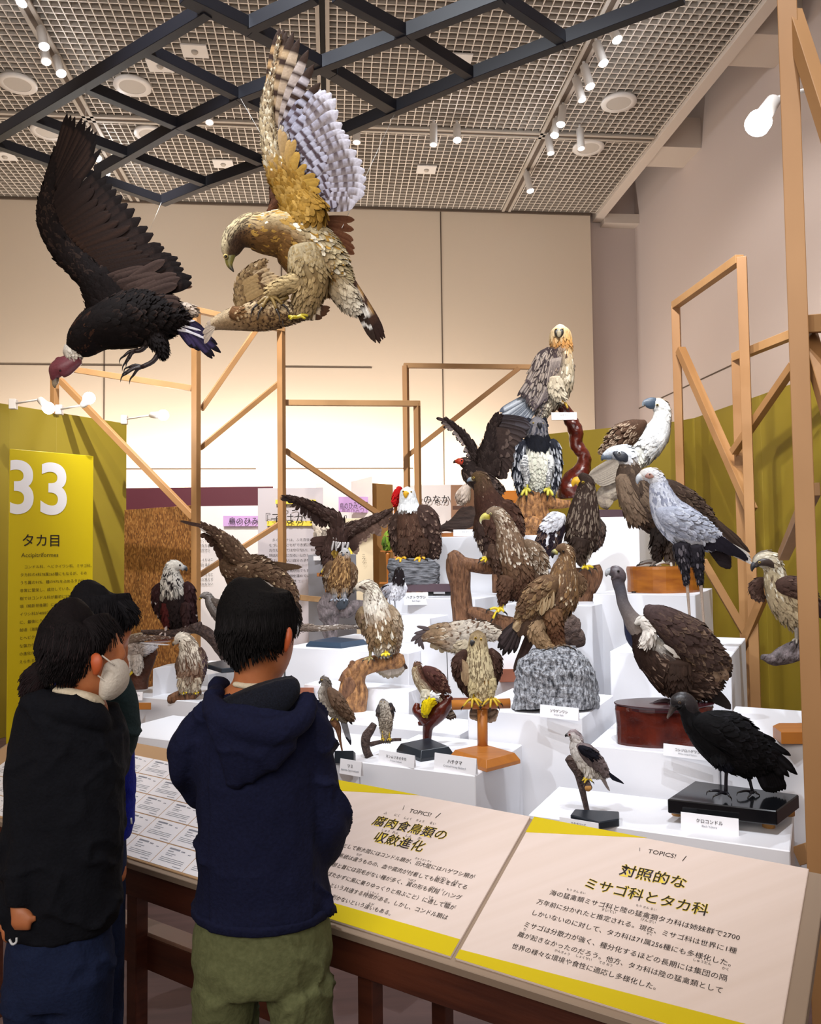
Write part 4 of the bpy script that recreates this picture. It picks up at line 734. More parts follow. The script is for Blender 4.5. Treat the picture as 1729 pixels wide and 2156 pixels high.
b.row([(760,1050,-90),(900,1000,-80)],[(880,1130,-80),(960,1100,-80),(1040,1080,-80)],10,46,'b4b6c2',w,join=True,name='covert_feathers',edge='d0d2d8',vary=.3)
b.row([(840,1060,-70),(930,1020,-70)],[(900,1160,-70),(1080,1190,-60),(1200,1215,-60),(1220,1240,-60)],11,44,'1e1a22',w,vary=.2)
b.row([(1000,1120,0),(1040,1100,0)],[(1180,1230,0),(1260,1270,0),(1240,1210,0)],5,30,['cfc6bc','4a3c36','d8d0c6'],None,tip='e0d8d0')
b.row([(960,1160,-10),(1000,1150,-10)],[(1060,1290,-10),(1110,1300,-10),(1105,1250,-10)],6,40,'241c1e',None)
for x,y,x2 in ((770,1130,800),(860,1140,895)):
    b.loft('thigh',[(x,y,-60,60,50),(x+8,y+80,-60,48,40),(x2-8,y+170,-60,30,26),(x2+4,y+270,-60,18,16)],[(0,'2a262c'),(1,'1d1a1e')],180,(240,40,16),[('mix','5a5458',.15,0,1,'*')])
    b.leg([(x2+6,y+270,-60,1.3),(x2+10,y+310,-60,1.0),(x2+26,y+520,-60,.8),(x2+34,y+640,-60,.9)],[(x2-20,y+668,-90),(x2+20,y+676,-100),(x2+60,y+662,-90)],'a08c7c',11)
# rump-necked vulture on the dark red drum
q=perch('red_drum_base','thick round dark red lacquered tree slice on peg feet',Dz(1400,1562,PL['vult']),ZE,(740,1170),'wooden base')
disc(q,'drum',740,905,1150,296,170,m_wood_r); disc(q,'rim',740,893,925,306,178,mat('dark_red_rim','35151a',.25))
for x in (597,850,1000): q.limb('peg_foot',[(x,1110,-60,36,34),(x,1176,-60,36,34)],m_pine,0,1,14,2)
b=Bird('stuffed_long_necked_vulture','brown vulture with long bare grey neck and white back, standing on the dark red drum',Dz(1400,1562,PL['vult'])+.02,ZE,(790,900))
q_='3a2a22'
b.solid('neck_skin',[(390,80,0,10,10),(425,75,0,46,42),(455,100,0,50,46),(455,140,0,40,38),(470,200,0,36,36),(485,270,0,38,36),(520,340,0,46,42),(560,400,0,62,50),(590,450,0,60,50)],[(0,'4a4448'),(.2,'5a5054'),(.45,'55555e'),(.8,'7a706c'),(1,'8a7d74')],belly=180,lab='bare wrinkled grey neck')
b.solid('neck_dark_down',[(450,170,20,14,20),(470,260,22,20,24),(510,370,22,26,26),(540,480,20,40,30),(600,560,20,40,30)],[(0,'2b3250'),(1,'1c2340')])  # dark blue band along the neck
b.beak([(415,68,26),(392,72,22),(380,88,12),(380,100,4)],[(0,'6a6a6e'),(.5,'b8bcc0'),(1,'4a4c50')],z=0); b.eye(455,68,-44,8,'1a0f0a')
b.loft('body',[(560,420,0,40,36),(600,480,0,70,60),(650,560,0,110,90),(720,620,0,140,110),(800,680,0,160,110),(900,700,0,150,100),(1000,740,0,110,80),(1060,790,0,40,30)],[(0,'c8c2b8','2a1e1c'),(.3,'d8d2c8','33241d'),(.4,q_,'33241d'),(1,'30221b','2e201a')],200,(1500,84,32),[('streak','8a7464',.25,.3,1,'b'),('edge','4e3b30',.3,.3,1,'*')])
b.loft('collar',[(560,400,-50,10,10),(600,380,-60,34,24),(650,430,-70,44,28),(640,500,-80,44,26),(620,540,-80,20,16)],[(0,'ddd8d0'),(1,'cfc6bc')],180,(160,44,18))
w=b.loft('wing',[(630,290,-40,24,22),(670,330,-60,66,50),(760,390,-80,96,60),(870,470,-90,116,60),(970,570,-80,104,50),(1060,640,-70,70,34),(1130,680,-60,22,16)],[(0,'4a3c3c'),(.3,'42322e'),(1,'33261f')],180,(800,84,38),[('edge','5c4a3e',.35,0,1,'*'),('mix','6e5a4a',.06,.3,1,'*')])
b.row([(850,530,-110),(980,560,-100),(1060,560,-90)],[(980,720,-100),(1060,760,-95),(1120,740,-90),(1155,650,-85)],12,60,['54402f','66503e','3a2a20'],w,edge='77604c',shaft='8a7460',vary=.2)
b.row([(740,530,-110),(800,600,-110)],[(860,620,-110),(850,600,-110)],2,26,'d8d2c8',w)
b.row([(960,600,-60),(1080,640,-60)],[(1040,850,-60),(1150,740,-60),(1160,720,-60)],7,44,'2a1e18',w,vary=.2)
b.row([(900,760,-20),(980,740,-20)],[(1030,880,-20),(1090,900,-20),(1160,935,-20)],8,60,'1d1512',None)
b.loft('thigh',[(830,640,-80,90,60),(830,720,-90,76,56),(835,800,-90,46,36),(830,840,-90,20,18)],[(0,'33241c'),(1,'2a1d17')],180,(320,74,28))
b.loft('thigh',[(780,680,-10,30,30),(775,730,-10,24,24),(785,770,-10,16,16)],[(0,'b8b2ac'),(1,'8d8480')],180,(80,40,16))
b.leg([(785,760,-10,1.1),(795,870,-10,1),(800,890,-10,1.2)],[(650,905,-50),(700,885,-10),(760,915,-70)],'33282a',12,cl=1.3); b.leg([(830,830,-90,1.2),(826,900,-90,1),(828,935,-90,1.2)],[(665,940,-130),(690,925,-90),(740,950,-150)],'4a3a38',12,cl=1.3)
# black vulture on the black lacquered stand
zd=PL['deckR']; zt=zd+.095
q=perch('black_lacquer_stand','glossy black stand on round peg feet under the all-black vulture',Dz(1545,1710,zd),ZE,(1180,1640),'stand')
slab([(1150+762/2.986,1180+1500/2.986),(1150+1450/2.986,1180+1575/2.986),(1150+1590/2.986,1180+1472/2.986),(1150+935/2.986,1180+1385/2.986)],zt,m_black,.055,q.root)
for x,y in ((828,1600),(1400,1675),(1525,1600),(1000,1500)):
    p=onz(1150+x/2.986,1180+y/2.986,zd); lathe('peg_foot',[(.024,0),(.024,.04)],m_pine,q.root,tuple(p-q.o),n=20)
b=Bird('stuffed_black_vulture','all-black vulture bending forward on a glossy black stand, front right',Dz(1570,1674,zt),ZE,(1200,1480))
K='0d0c0e'
b.loft('body',[(800,900,0,30,30),(850,890,0,56,50),(890,940,0,54,50),(930,1010,0,74,66),(1010,1080,0,120,100),(1120,1150,0,146,110),(1230,1190,0,140,100),(1320,1230,0,90,70),(1380,1280,0,40,34)],[(0,'1c1a1c'),(.3,K),(1,K)],180,(1300,84,40,(.28,1)),[('edge','1b191c',.3,0,1,'*')])
b.solid('head_skin',[(795,915,-4,20,18),(820,890,-4,46,40),(860,880,-4,56,50),(895,910,-4,58,52),(915,960,-4,50,46)],[(0,'211e20'),(1,'2e2a2c')],lab='bare wrinkled dark grey head')
b.beak([(815,905,30),(795,935,20),(778,965,13),(765,985,7),(767,995,3)],[(0,'1e1a1b'),(.5,'4a403c'),(1,'8a7d74')],z=-4); b.eye(840,895,-50,9,'5a4634')
w=b.loft('wing',[(930,1010,-60,30,26),(1010,1030,-80,86,60),(1130,1070,-100,116,60),(1240,1140,-90,96,50),(1350,1220,-70,60,34),(1420,1280,-60,20,14)],[(0,K),(1,K)],180,(700,84,44),[('edge','1c1b1f',.35,0,1,'*')])
b.row([(1200,1040,-60),(1280,1080,-60),(1340,1180,-60)],[(1430,1140,-50),(1540,1240,-40),(1590,1350,-40),(1560,1340,-40),(1500,1370,-40),(1470,1300,-40)],11,44,'100e10',w,shaft='222226',vary=.2)
b.row([(1110,1140,-120),(1280,1180,-110)],[(1260,1250,-110),(1420,1240,-100),(1480,1230,-90)],12,56,'0f0d0f',w,join=True,name='covert_feathers',edge='1d1c20',vary=.3)
b.row([(1300,1240,0),(1360,1220,0)],[(1390,1455,0),(1440,1462,0),(1505,1440,0)],8,56,'0e0c0e',None,shaft='1f1e24')
b.loft('thigh',[(1090,1200,-60,60,46),(1110,1260,-70,40,34),(1145,1300,-70,20,18)],[(0,K),(1,'0c0f1c')],180,(160,60,22)); b.loft('thigh',[(1240,1260,0,40,36),(1270,1300,0,26,24),(1275,1350,0,16,15)],[(0,K),(1,'0c0f1c')],180,(90,50,20))
b.leg([(1140,1290,-70,1.3),(1132,1360,-70,1),(1130,1465,-70,1.1)],[(1030,1450,-110),(1070,1475,-130),(1150,1480,-140)],'16151c',11,cl=1.2); b.leg([(1272,1340,0,1.2),(1285,1400,0,1),(1300,1460,0,1.1)],[(1220,1455,-40),(1280,1478,-60),(1325,1465,-20)],'16151c',10,cl=1.2)
# black-shouldered kite
q=perch('forked_branch_stand','bent brown branch on a small dark board, front centre right',Dz(1240,1712,zd),ZE,(255,1620),'stand')
q.limb('branch',[(265,1610,0,17,17),(245,1520,0,18,18),(225,1430,0,22,20),(205,1340,0,30,26),(165,1270,0,34,30),(135,1240,0,24,22)],m_bark,.1,16); q.limb('perch_stub',[(235,1390,0,20,20),(252,1400,-30,24,24),(264,1430,-70,27,27)],m_bark,.05,16)
q.limb('cut_end',[(264,1430,-74,22,22),(265,1431,-78,21,21)],m_pine,0,1,16,1)
zt=zd+.03
slab([(1201,1715),(1262,1731),(1304,1724),(1304,1708),(1210,1703)],zt,m_slate,.03,q.root)
b=Bird('stuffed_black_shouldered_kite','small pale grey kite with black shoulder patch on a bent branch',Dz(1240,1712,zd),ZE,(260,1400))
b.loft('body',[(135,1095,0,12,12),(165,1095,0,34,32),(190,1125,0,36,34),(195,1170,0,44,40),(220,1230,0,58,48),(260,1280,0,56,46),(300,1320,0,40,32),(340,1350,0,16,14)],[(0,'8a7c7c','cfc8c6'),(.35,'8d8082','d2cdc8'),(.7,'7d7072','cfc8be'),(1,'8a7d7c','c4bdb4')],-150,(800,40,20),[('mix','a5989a',.2,0,1,'k')])
b.beak([(138,1096,12),(126,1100,9),(124,1110,3)],[(0,'2a2828'),(1,'0e0e0e')],z=0); b.eye(148,1096,-28,7,'7a1a0a')
w=b.loft('wing',[(195,1160,-30,14,14),(240,1190,-44,44,30),(300,1250,-44,44,26),(350,1310,-36,30,18),(380,1350,-30,12,10)],[(0,'746869'),(1,'6a5d5c')],180,(300,40,22))
b.loft('shoulder_patch',[(205,1170,-56,10,10),(235,1190,-68,28,16),(280,1220,-70,30,16),(315,1240,-66,14,10)],[(0,'14131c'),(1,'14131c')],180,(110,34,16))
b.row([(330,1290,-40),(370,1310,-40)],[(490,1405,-30),(460,1395,-30),(430,1385,-30)],5,18,'1c1e2a',w)
b.row([(320,1320,-10),(350,1340,-10)],[(400,1450,-10),(385,1430,-10)],4,18,'8f8480',None)
b.loft('thigh',[(265,1290,-30,34,30),(270,1330,-36,26,22),(268,1362,-36,10,10)],[(0,'cfc8be'),(1,'cfc8be')],180,(70,36,14))
b.leg([(266,1355,-40,1.2),(262,1375,-44,1.3)],[(226,1385,-60),(240,1400,-90),(290,1390,-70),(235,1370,-40)],'c4a62a',8)
# osprey at the right
q=perch('grey_branch_perch','grey knotty branch held out near the right post',4.6,ZB,(1550,1900))
q.limb('branch',[(1320,1905,0,22,22),(1400,1920,0,46,40),(1470,1900,0,62,50),(1540,1870,0,70,56),(1620,1830,0,60,50),(1700,1830,0,50,44)],m_greyst,.3,22)
b=Bird('stuffed_osprey','brown and cream osprey with dark eye stripe, half behind the right post',4.6,ZB,(1560,1760))
b.loft('body',[(1262,1270,0,12,12),(1300,1245,0,50,44),(1360,1240,0,66,58),(1400,1290,0,64,58),(1420,1380,0,84,74),(1470,1470,0,120,100),(1530,1560,0,120,96),(1580,1640,0,90,70),(1620,1740,0,40,34)],[(0,'8a8070','c9c2b0'),(.2,'5c4f44','c4b8a0'),(.4,'5a463c','b8a888'),(.6,'4a372e','b09d7c'),(1,'4a372e','a08e72')],-130,(1000,56,24),[('streak','5a4634',.3,.25,.7,'b'),('mix','dcd4c0',.25,.1,.6,'b')],soft=(.25,.45))
b.solid('eye_stripe',[(1280,1275,-36,14,10),(1320,1255,-52,24,14),(1380,1262,-52,26,14),(1440,1310,-40,18,12)],[(0,'3a302c'),(1,'4a3c34')]); b.beak([(1285,1262,28),(1262,1280,20),(1254,1305,10),(1256,1318,3)],[(0,'4a4a50'),(.5,'2e2e34'),(1,'1c1c20')],z=-4); b.eye(1306,1255,-60,9,'c8a850')
for zz,sp in ((-60,[(1420,1390,-50,24,24),(1470,1410,-70,66,50),(1560,1440,-70,80,50),(1640,1500,-60,60,36),(1700,1580,-60,30,20)]),(30,[(1350,1370,30,18,18),(1300,1400,30,40,30),(1290,1450,30,36,26),(1310,1500,30,14,12)])):
    w=b.loft('wing',sp,[(0,'4d3830'),(1,'453129')],180,(260,56,26),[('edge','6d564a',.3,0,1,'*')])
b.row([(1560,1420,-90),(1640,1450,-90)],[(1650,1560,-80),(1730,1640,-80)],6,44,'3e2c25',None)
b.leg([(1560,1700,-50,1.4),(1560,1750,-50,1.2),(1560,1790,-50,1.2)],[(1530,1800,-80),(1560,1815,-90),(1580,1790,-30)],'8a8074',11); b.leg([(1610,1720,-20,1.4),(1610,1790,-20,1.2)],[(1590,1820,-60),(1625,1825,-60)],'8a8074',11)
# ================================================================= birds in the middle and on the left
YL='d8bc1e'
def foldwing(b,sp,col,col2,n=260,fl=50,pats=(('edge','6d564a',.3,0,1,'*'),)):
    return b.loft('wing',sp,[(0,col),(1,col2)],180,(n,fl,fl*.45),pats)
# brown golden eagle behind
b=Bird('stuffed_golden_eagle','dark brown eagle with pale-spotted neck looking left, behind the yellow-billed eagle',6.2,ZI,(720,800))
b.loft('body',[(575,185,0,12,14),(610,170,0,46,42),(650,190,0,62,56),(670,260,0,78,68),(700,350,0,110,90),(740,450,0,140,110),(740,580,0,140,110),(750,700,0,100,80),(770,800,0,60,50)],[(0,'5a452a','6a563a'),(.3,'4f3a2a'),(.45,'42291f'),(1,'33221a')],180,(1300,60,24),[('tip','b8a288',.12,.15,.6,'*'),('edge','5d4436',.3,0,1,'*')])
q=perch('dark_stump','dark stump hidden under the golden eagle behind the white-tailed eagle',6.25,ZI,(800,1000)); q.limb('stump',[(800,1080,10,60,50),(795,900,10,56,50),(780,790,10,40,40)],m_drift,.1,12)
b.beak([(590,180,20),(562,185,16),(545,198,9),(545,208,3)],[(0,'c8b878'),(.35,'8d9aa8'),(1,'2a2e38')],z=0); b.eye(592,172,-40,9,'c8a848')
foldwing(b,[(780,380,-30,20,20),(850,400,-50,60,44),(900,480,-50,66,40),(930,570,-40,50,30),(960,640,-30,16,12)],'4a3126','3d271e',340,60)
w=foldwing(b,[(640,500,-40,20,20),(650,580,-60,50,40),(690,700,-60,50,36),(720,780,-50,30,20)],'3a2922','2d1e18',200,60,(('edge','9a8470',.3,0,1,'*'),))
# yellow-billed white-tailed eagle
q=perch('forked_brown_trunk','tall forked brown trunk with a side limb, under the white-tailed eagle',5.15,ZD,(300,980))
q.limb('trunk',[(300,1010,10,84,66),(280,860,10,82,66),(265,700,10,86,66),(245,560,10,98,70),(215,470,10,66,58),(190,430,10,30,30)],m_drift,.12,9,grain=.05)
q.limb('arm',[(260,520,0,60,50),(370,540,0,56,50),(480,550,0,64,50),(600,550,0,60,50),(680,540,0,40,40)],m_drift,.1,9,grain=.04)
q.limb('lower_limb',[(330,900,-50,30,40),(430,930,-60,50,46),(560,990,-60,62,52),(700,1030,-50,66,56),(800,1040,-40,50,50)],m_drift,.12,10,grain=.08)
b=Bird('stuffed_white_tailed_eagle','pale brown eagle with a large yellow hooked bill, upright in the centre',5.1,ZD,(620,900))
b.loft('body',[(480,120,0,20,20),(530,105,0,42,40),(575,130,0,58,52),(620,200,0,72,62),(650,290,0,96,80),(680,400,0,128,104),(720,520,0,140,110),(740,620,0,130,100),(730,720,0,90,76),(700,800,0,46,40)],
 [(0,'8a7662','8d7a66'),(.3,'7a624c','8a7460'),(.6,'6a503c','6d543f'),(.8,'4d3426'),(1,'3d281e')],-150,(1900,66,26),[('tip','d8cdbc',.28,.05,.65,'*'),('streak','d0c2ae',.3,.1,.6,'*'),('mix','5a4232',.2,.2,.9,'*')])
b.beak([(500,138,32),(468,142,28),(446,154,20),(433,172,12),(431,190,7),(437,206,2)],[(0,'c8b83c'),(.5,'d4cc78'),(1,'dcdccc')],z=0); b.eye(512,122,-34,10,'d8cc88')
w=foldwing(b,[(790,340,-40,24,22),(850,400,-60,62,46),(900,480,-60,66,44),(930,560,-50,50,34),(950,620,-40,20,14)],'75604c','5f4836',360,52,(('edge','b8aa98',.6,0,1,'*'),('tip','cfc2b0',.2,0,1,'*')))
b.row([(800,470,-60),(860,540,-60)],[(860,640,-50),(940,680,-50)],6,36,'5a4434',w,edge='8a7460')
foldwing(b,[(520,370,-30,20,20),(525,440,-40,42,34),(550,520,-40,36,26),(580,600,-30,20,14)],'4d382b','3d2a20',160,50)
b.row([(820,700,-20),(880,720,-20)],[(1000,760,-20),(960,800,-20)],5,50,'5a4232',None)
b.loft('thigh',[(650,640,-60,70,56),(630,720,-70,56,44),(615,800,-70,34,28),(605,850,-70,22,20)],[(0,'5a4030'),(1,'4a3226')],180,(240,56,24))
b.leg([(608,840,-70,1.2),(600,870,-75,1.2),(585,900,-80,1.3)],[(505,895,-90),(530,970,-110),(620,915,-100),(570,920,-120)],YL,15,cl=1.2); b.leg([(510,470,-10,1.2),(490,490,-20,1.2)],[(430,505,-40),(465,515,-50),(440,480,-20)],YL,12)
# steppe eagle on the rock
zq=PL['steppe']; dS=Dz(1170,1500,zq)
q=perch('grey_rock','big rough grey rock streaked with white under the brown eagle',dS+.12,ZD,(1040,1730),'rock')
def rockmesh(q,name,outline,z0,z1,mt,amp,freq,dep):
    """rows of (y, xl, xr) make a boulder"""
    n=36; v=[];f=[]
    R=np.array(outline,float); rows=[]
    for i in range(len(R)-1):
        for t in np.linspace(0,1,6,endpoint=False): rows.append(R[i]*(1-t)+R[i+1]*t)
    rows.append(R[-1]); rows=np.array(rows); m=len(rows)
    for y,xl,xr in rows:
        for i in range(n):
            a=2*math.pi*i/n; ca,sa=math.cos(a),math.sin(a); e=.75; ca=math.copysign(abs(ca)**e,ca); sa=math.copysign(abs(sa)**e,sa)
            v.append(q.p((xl+xr)/2+(xr-xl)/2*ca,y,dep*sa*(xr-xl)/(R[:,2]-R[:,1]).max()))
    v=np.array(v); c=v.mean(0); d=noise3(v,freq,3)*amp+noise3(v,freq*2.7,8)*amp*.5; v=v+nrmz(v-c)*d[:,None]
    for j in range(m-1):
        for i in range(n): f.append((j*n+i,j*n+(i+1)%n,(j+1)*n+(i+1)%n,(j+1)*n+i))
    f.append(tuple(range(n-1,-1,-1))); f.append(tuple(range((m-1)*n,m*n)))
    return link(name,mesh(name,v-q.o,f,False),mt,q.root)
rockmesh(q,'rock',[(1195,960,1130),(1205,900,1190),(1240,830,1230),(1300,745,1300),(1400,710,1360),(1550,705,1385),(1650,690,1395),(1705,680,1380)],0,0,m_rock,.012,26,250)
b=Bird('stuffed_steppe_eagle','brown eagle with dark flight feathers standing on the grey rock, head turned left',dS+.15,ZD,(980,1190))
b.loft('body',[(1040,420,0,16,16),(1080,405,0,42,40),(1120,430,0,58,54),(1125,490,0,70,64),(1110,570,0,100,84),(1100,660,0,124,100),(1080,770,0,140,110),(1040,870,0,120,96),(980,960,0,90,76),(920,1040,0,60,50),(880,1100,0,30,26)],
 [(0,'5c4632'),(.3,'6a5038'),(.6,'5a4230','6a5038'),(1,'4a3426','5a4230')],30,(2100,66,26),[('tip','c8b69a',.15,.1,.9,'*'),('streak','bba68a',.2,.1,.5,'*'),('mix','7a5c3c',.25,.2,1,'*')])
b.beak([(1050,428,26),(1025,435,24),(1012,455,15),(1014,482,5)],[(0,'c8c060'),(.3,'8a8450'),(.5,'2a2826'),(1,'1a1816')],z=0); b.eye(1100,425,-54,11,'2a1a10')
w=foldwing(b,[(1050,640,-60,34,26),(980,700,-90,96,64),(900,780,-90,104,60),(830,880,-80,86,46),(770,980,-60,50,30),(700,1080,-40,16,12)],'624a34','503a2a',760,70,(('edge','8d7658',.3,0,1,'*'),('mix','7a6042',.2,0,1,'*')))
b.row([(1010,740,-150),(940,760,-150),(860,780,-140)],[(1000,880,-140),(920,920,-140),(840,900,-130)],10,44,'8a7050',w,edge='b09a78',vary=.3)
b.row([(980,840,-110),(900,860,-110),(800,900,-100)],[(900,1010,-90),(820,1090,-90),(740,1120,-80)],12,60,['2f221c','3a2a20'],w,edge='4d3a2c',vary=.1)
b.row([(840,880,-100),(780,930,-90)],[(720,1080,-80),(690,1050,-80)],5,36,'b09a78',w,edge='7a6248')
b.row([(780,920,-60),(740,960,-60),(720,1000,-60)],[(700,1250,-50),(620,1255,-50),(570,1210,-50),(600,1120,-50)],9,48,'1d1615',w,shaft='3a3030',vary=.2)
b.row([(850,1020,0),(890,1060,0)],[(700,1400,0),(750,1320,0),(760,1290,0)],6,54,'2b1f1c',None,edge='453430')
b.loft('thigh',[(1010,900,-70,90,66),(1020,990,-80,70,56),(1040,1080,-80,56,46),(1060,1160,-80,44,38),(1060,1190,-80,24,22)],[(0,'6a4c34'),(.5,'4d3020'),(1,'7a5c40')],180,(420,60,26))
b.loft('thigh',[(900,960,-60,76,50),(880,1060,-70,70,50),(920,1140,-70,60,44),(960,1190,-80,40,34),(1000,1205,-90,24,20)],[(0,'8d7458'),(1,'7d6244')],180,(360,60,26))
b.leg([(1070,1180,-90,1.1),(1085,1195,-110,1)],[(1040,1205,-150),(1120,1190,-150),(1165,1205,-120),(1060,1195,-60)],'5a4836',12,cl=2); b.leg([(1000,1195,-100,1.1),(1010,1210,-120,1)],[(960,1220,-160),(1020,1250,-170),(1060,1220,-150)],'5a4836',12,cl=2)
b.loft('wing',[(1180,590,10,20,20),(1220,640,10,40,36),(1240,700,10,36,30),(1230,770,10,14,12)],[(0,'5f4732'),(1,'4d3828')],180,(160,54,24),[('edge','8d7658',.3,0,1,'*')])
# stump behind the rock
q=perch('gnarled_dark_log','gnarled grey-brown log end behind the grey rock',4.85,ZD,(1180,1200))
q.limb('log',[(1040,960,0,60,50),(1100,1020,0,110,80),(1160,1080,0,120,90),(1220,1110,0,90,80),(1265,1100,0,40,50)],mat('gnarled_log','5a463c',.8,hex2='3a2a24',scale=(40,40,40),bump=3),.3,18,grain=.08)
# Steller-like eagle
q=perch('glossy_stump','glossy red-brown stump widening to its top under the white-shouldered eagle',5.85,ZI,(1450,1200))
q.limb('stump',[(1420,1215,0,130,90),(1430,1190,0,110,80),(1440,1100,0,100,80),(1480,980,0,120,90),(1490,900,0,120,90),(1490,885,0,90,70)],m_drift,.09,8,grain=.05)
q.limb('lacquered_foot',[(1430,1215,0,110,90),(1430,1195,0,115,90)],m_wood_r,.04,6,seg=26,sub=2)
b=Bird('stuffed_white_shouldered_eagle','dark eagle with massive orange-yellow bill and white shoulders',5.8,ZI,(1460,870))
b.loft('body',[(1420,170,0,22,24),(1450,180,0,54,50),(1480,230,0,68,62),(1480,300,0,82,72),(1470,400,0,112,90),(1455,520,0,126,104),(1440,640,0,116,96),(1420,740,0,80,66),(1400,810,0,36,32)],[(0,'33261e'),(.4,'3a2c25'),(1,'2f221c')],200,(1500,60,22),[('streak','8a7a6a',.45,.2,.9,'*'),('edge','4d3e34',.2,0,1,'*')])
b.beak([(1440,205,38),(1405,200,36),(1383,215,22),(1378,242,6)],[(0,'e0a81a'),(1,'e6b422')],z=0); b.eye(1458,208,-52,11,'d8b83a')
w=foldwing(b,[(1300,480,-40,30,28),(1250,520,-60,84,50),(1200,620,-60,90,46),(1160,720,-50,50,30),(1150,780,-40,20,14)],'2a2029','221a1f',420,60)
b.loft('white_shoulder',[(1310,475,-70,20,16),(1260,500,-96,66,26),(1210,540,-100,60,26),(1170,580,-90,40,20)],[(0,'e8e8ec'),(1,'dcdce2')],180,(200,52,26)); 
b.row([(1260,560,-110),(1180,580,-100)],[(1220,700,-95),(1160,720,-95)],7,24,'e8e8ec',w); b.row([(1200,640,-90),(1140,640,-80)],[(1240,780,-80),(1180,800,-80),(1150,780,-80)],6,50,'281e26',w)
w=foldwing(b,[(1560,480,10,20,20),(1590,560,10,40,34),(1570,660,10,40,30),(1520,740,10,16,14)],'4a3e38','2a201c',220,56); b.row([(1590,480,0),(1600,520,0)],[(1560,540,0),(1590,620,0)],4,30,'8d8074',w)
b.row([(1330,680,-40),(1380,690,-40)],[(1290,730,-40),(1370,770,-40)],5,40,'e4e2e0',None)
b.loft('thigh',[(1440,660,-70,80,56),(1420,740,-80,60,46),(1430,800,-80,36,30),(1450,850,-80,20,18)],[(0,'33261f'),(1,'4a3a2e')],180,(240,56,22)); b.loft('thigh',[(1500,690,-20,36,36),(1490,760,-20,26,24),(1480,820,-20,14,14)],[(0,'8d8070'),(1,'b0a696')],180,(100,50,20))
b.leg([(1455,840,-80,1.2),(1475,880,-80,1.2)],[(1450,895,-110),(1500,900,-120),(1540,885,-90)],YL,13,cl=1.4)
# bald eagle on layered rock on purple board
zb=PL['bald']; dB=Dz(895,1253,zb)
q=perch('layered_rock','layered grey rock on a purple-brown board under the white-headed eagle',dB,ZI,(120,1090),'rock')
rockmesh(q,'rock',[(815,-60,250),(835,-80,290),(880,-90,320),(950,-85,325),(1010,-80,312)],0,0,m_rock2,.02,16,150)
z2=float(q.p(100,1075)[2]); prism('base_board',[q.p(-60,1075,-140),q.p(418,1075,-140),q.p(418,1075,170),q.p(-60,1075,170)],(0,0,62*q.k),m_purp,q.root)
for x in (-20,250,390): prism('board_foot',[q.p(x-25,1108,-120),q.p(x+25,1108,-120),q.p(x+25,1108,-60),q.p(x-25,1108,-60)],(0,0,33*q.k),m_black,q.root)
b=Bird('stuffed_white_headed_eagle','dark brown eagle with snow-white head and yellow bill facing front on a grey rock',dB,ZI,(90,820))
b.loft('body',[(68,248,0,20,20),(68,275,0,56,52),(72,330,0,66,60),(80,400,0,84,74),(95,480,0,116,92),(110,580,0,126,98),(110,690,0,110,90),(130,770,0,70,60),(140,820,0,34,30)],[(0,'dedcda'),(.33,'d4d4d2'),(.4,'d8d8d4'),(.44,'4a3226'),(1,'33221a')],180,(1400,56,22),[('edge','6a5040',.3,.42,1,'*')])
b.beak([(60,285,22),(55,300,22),(54,320,14),(54,334,4)],[(0,'e8ae1c'),(1,'dca41c')],z=-64); b.eye(34,280,-50,8,'c8b070'); b.eye(98,284,-50,8,'c8b070')
b.row([(20,380,-60),(80,390,-90),(140,370,-50)],[(10,430,-70),(80,450,-110),(160,420,-60)],14,20,'dcdcda',None,join=True,name='neck_hackles',vary=.3)
w=foldwing(b,[(150,400,-30,24,22),(200,460,-50,84,50),(240,580,-40,80,44),(270,700,-20,56,30),(285,800,-10,24,14)],'44312a','33241f',480,58,(('tip','7d6658',.3,0,1,'*'),)); b.row([(220,640,-50),(290,600,-30)],[(260,830,-30),(300,800,-20)],7,36,'2f211c',w)
foldwing(b,[(0,440,0,20,20),(-30,520,0,40,34),(-30,640,0,40,30),(-10,760,0,20,16)],'3d2b22','2d1f19',200,56)
b.row([(180,760,20),(230,770,20)],[(200,840,20),(240,830,20)],5,34,'d8d8d8',None)
for x in (35,185):
    b.loft('thigh',[(x+10,660,-60,50,44),(x+4,730,-66,44,38),(x,790,-66,24,22)],[(0,'3d2a20'),(1,'4a3428')],180,(160,50,22))
    b.leg([(x,780,-70,1.4),(x-15,812,-80,1.4)],[(x-65,832,-100),(x-25,842,-120),(x+22,815,-110)],'e0aa1c',14)
q=perch('plain_post','thin post carrying the red parrot behind the white-headed eagle',8.65,ZI,(-25,400)); z_=float(P(835,1060,8.65)[2]); q.limb('post',[(-24,2350,0,14,14),(-26,380,0,14,14)],m_hwood,0,3,10,2)
# red parrot behind it and green parrot, white parrot
b=Bird('stuffed_red_parrot','red parrot mostly hidden behind the white-headed eagle',8.6,ZI,(0,300)); b.loft('body',[(-5,245,0,16,16),(0,265,0,30,28),(-10,300,0,34,30),(-25,350,0,26,24),(-30,390,0,10,10)],[(0,'b81418'),(1,'a81216')],180,(200,34,16)); b.beak([(20,262,8),(30,270,6),(32,280,2)],[(0,'2a2626'),(1,'1a1818')])
q=perch('parrot_perch','T-shaped brown perch under the green parrot',8.3,ZF,(1610,680),'stand'); q.limb('stem',[(1612,830,0,10,10),(1612,700,0,14,14),(1610,590,0,18,18)],m_hwood,.05,9); prism('crossbar',[q.p(1552,572,-20),q.p(1672,572,-20),q.p(1672,572,20),q.p(1552,572,20)],(0,0,-14*q.k),m_hwood,q.root); prism('foot_board',[q.p(1545,812,-30),q.p(1680,812,-30),q.p(1680,812,30),q.p(1545,812,30)],(0,0,-16*q.k),m_hwood,q.root)
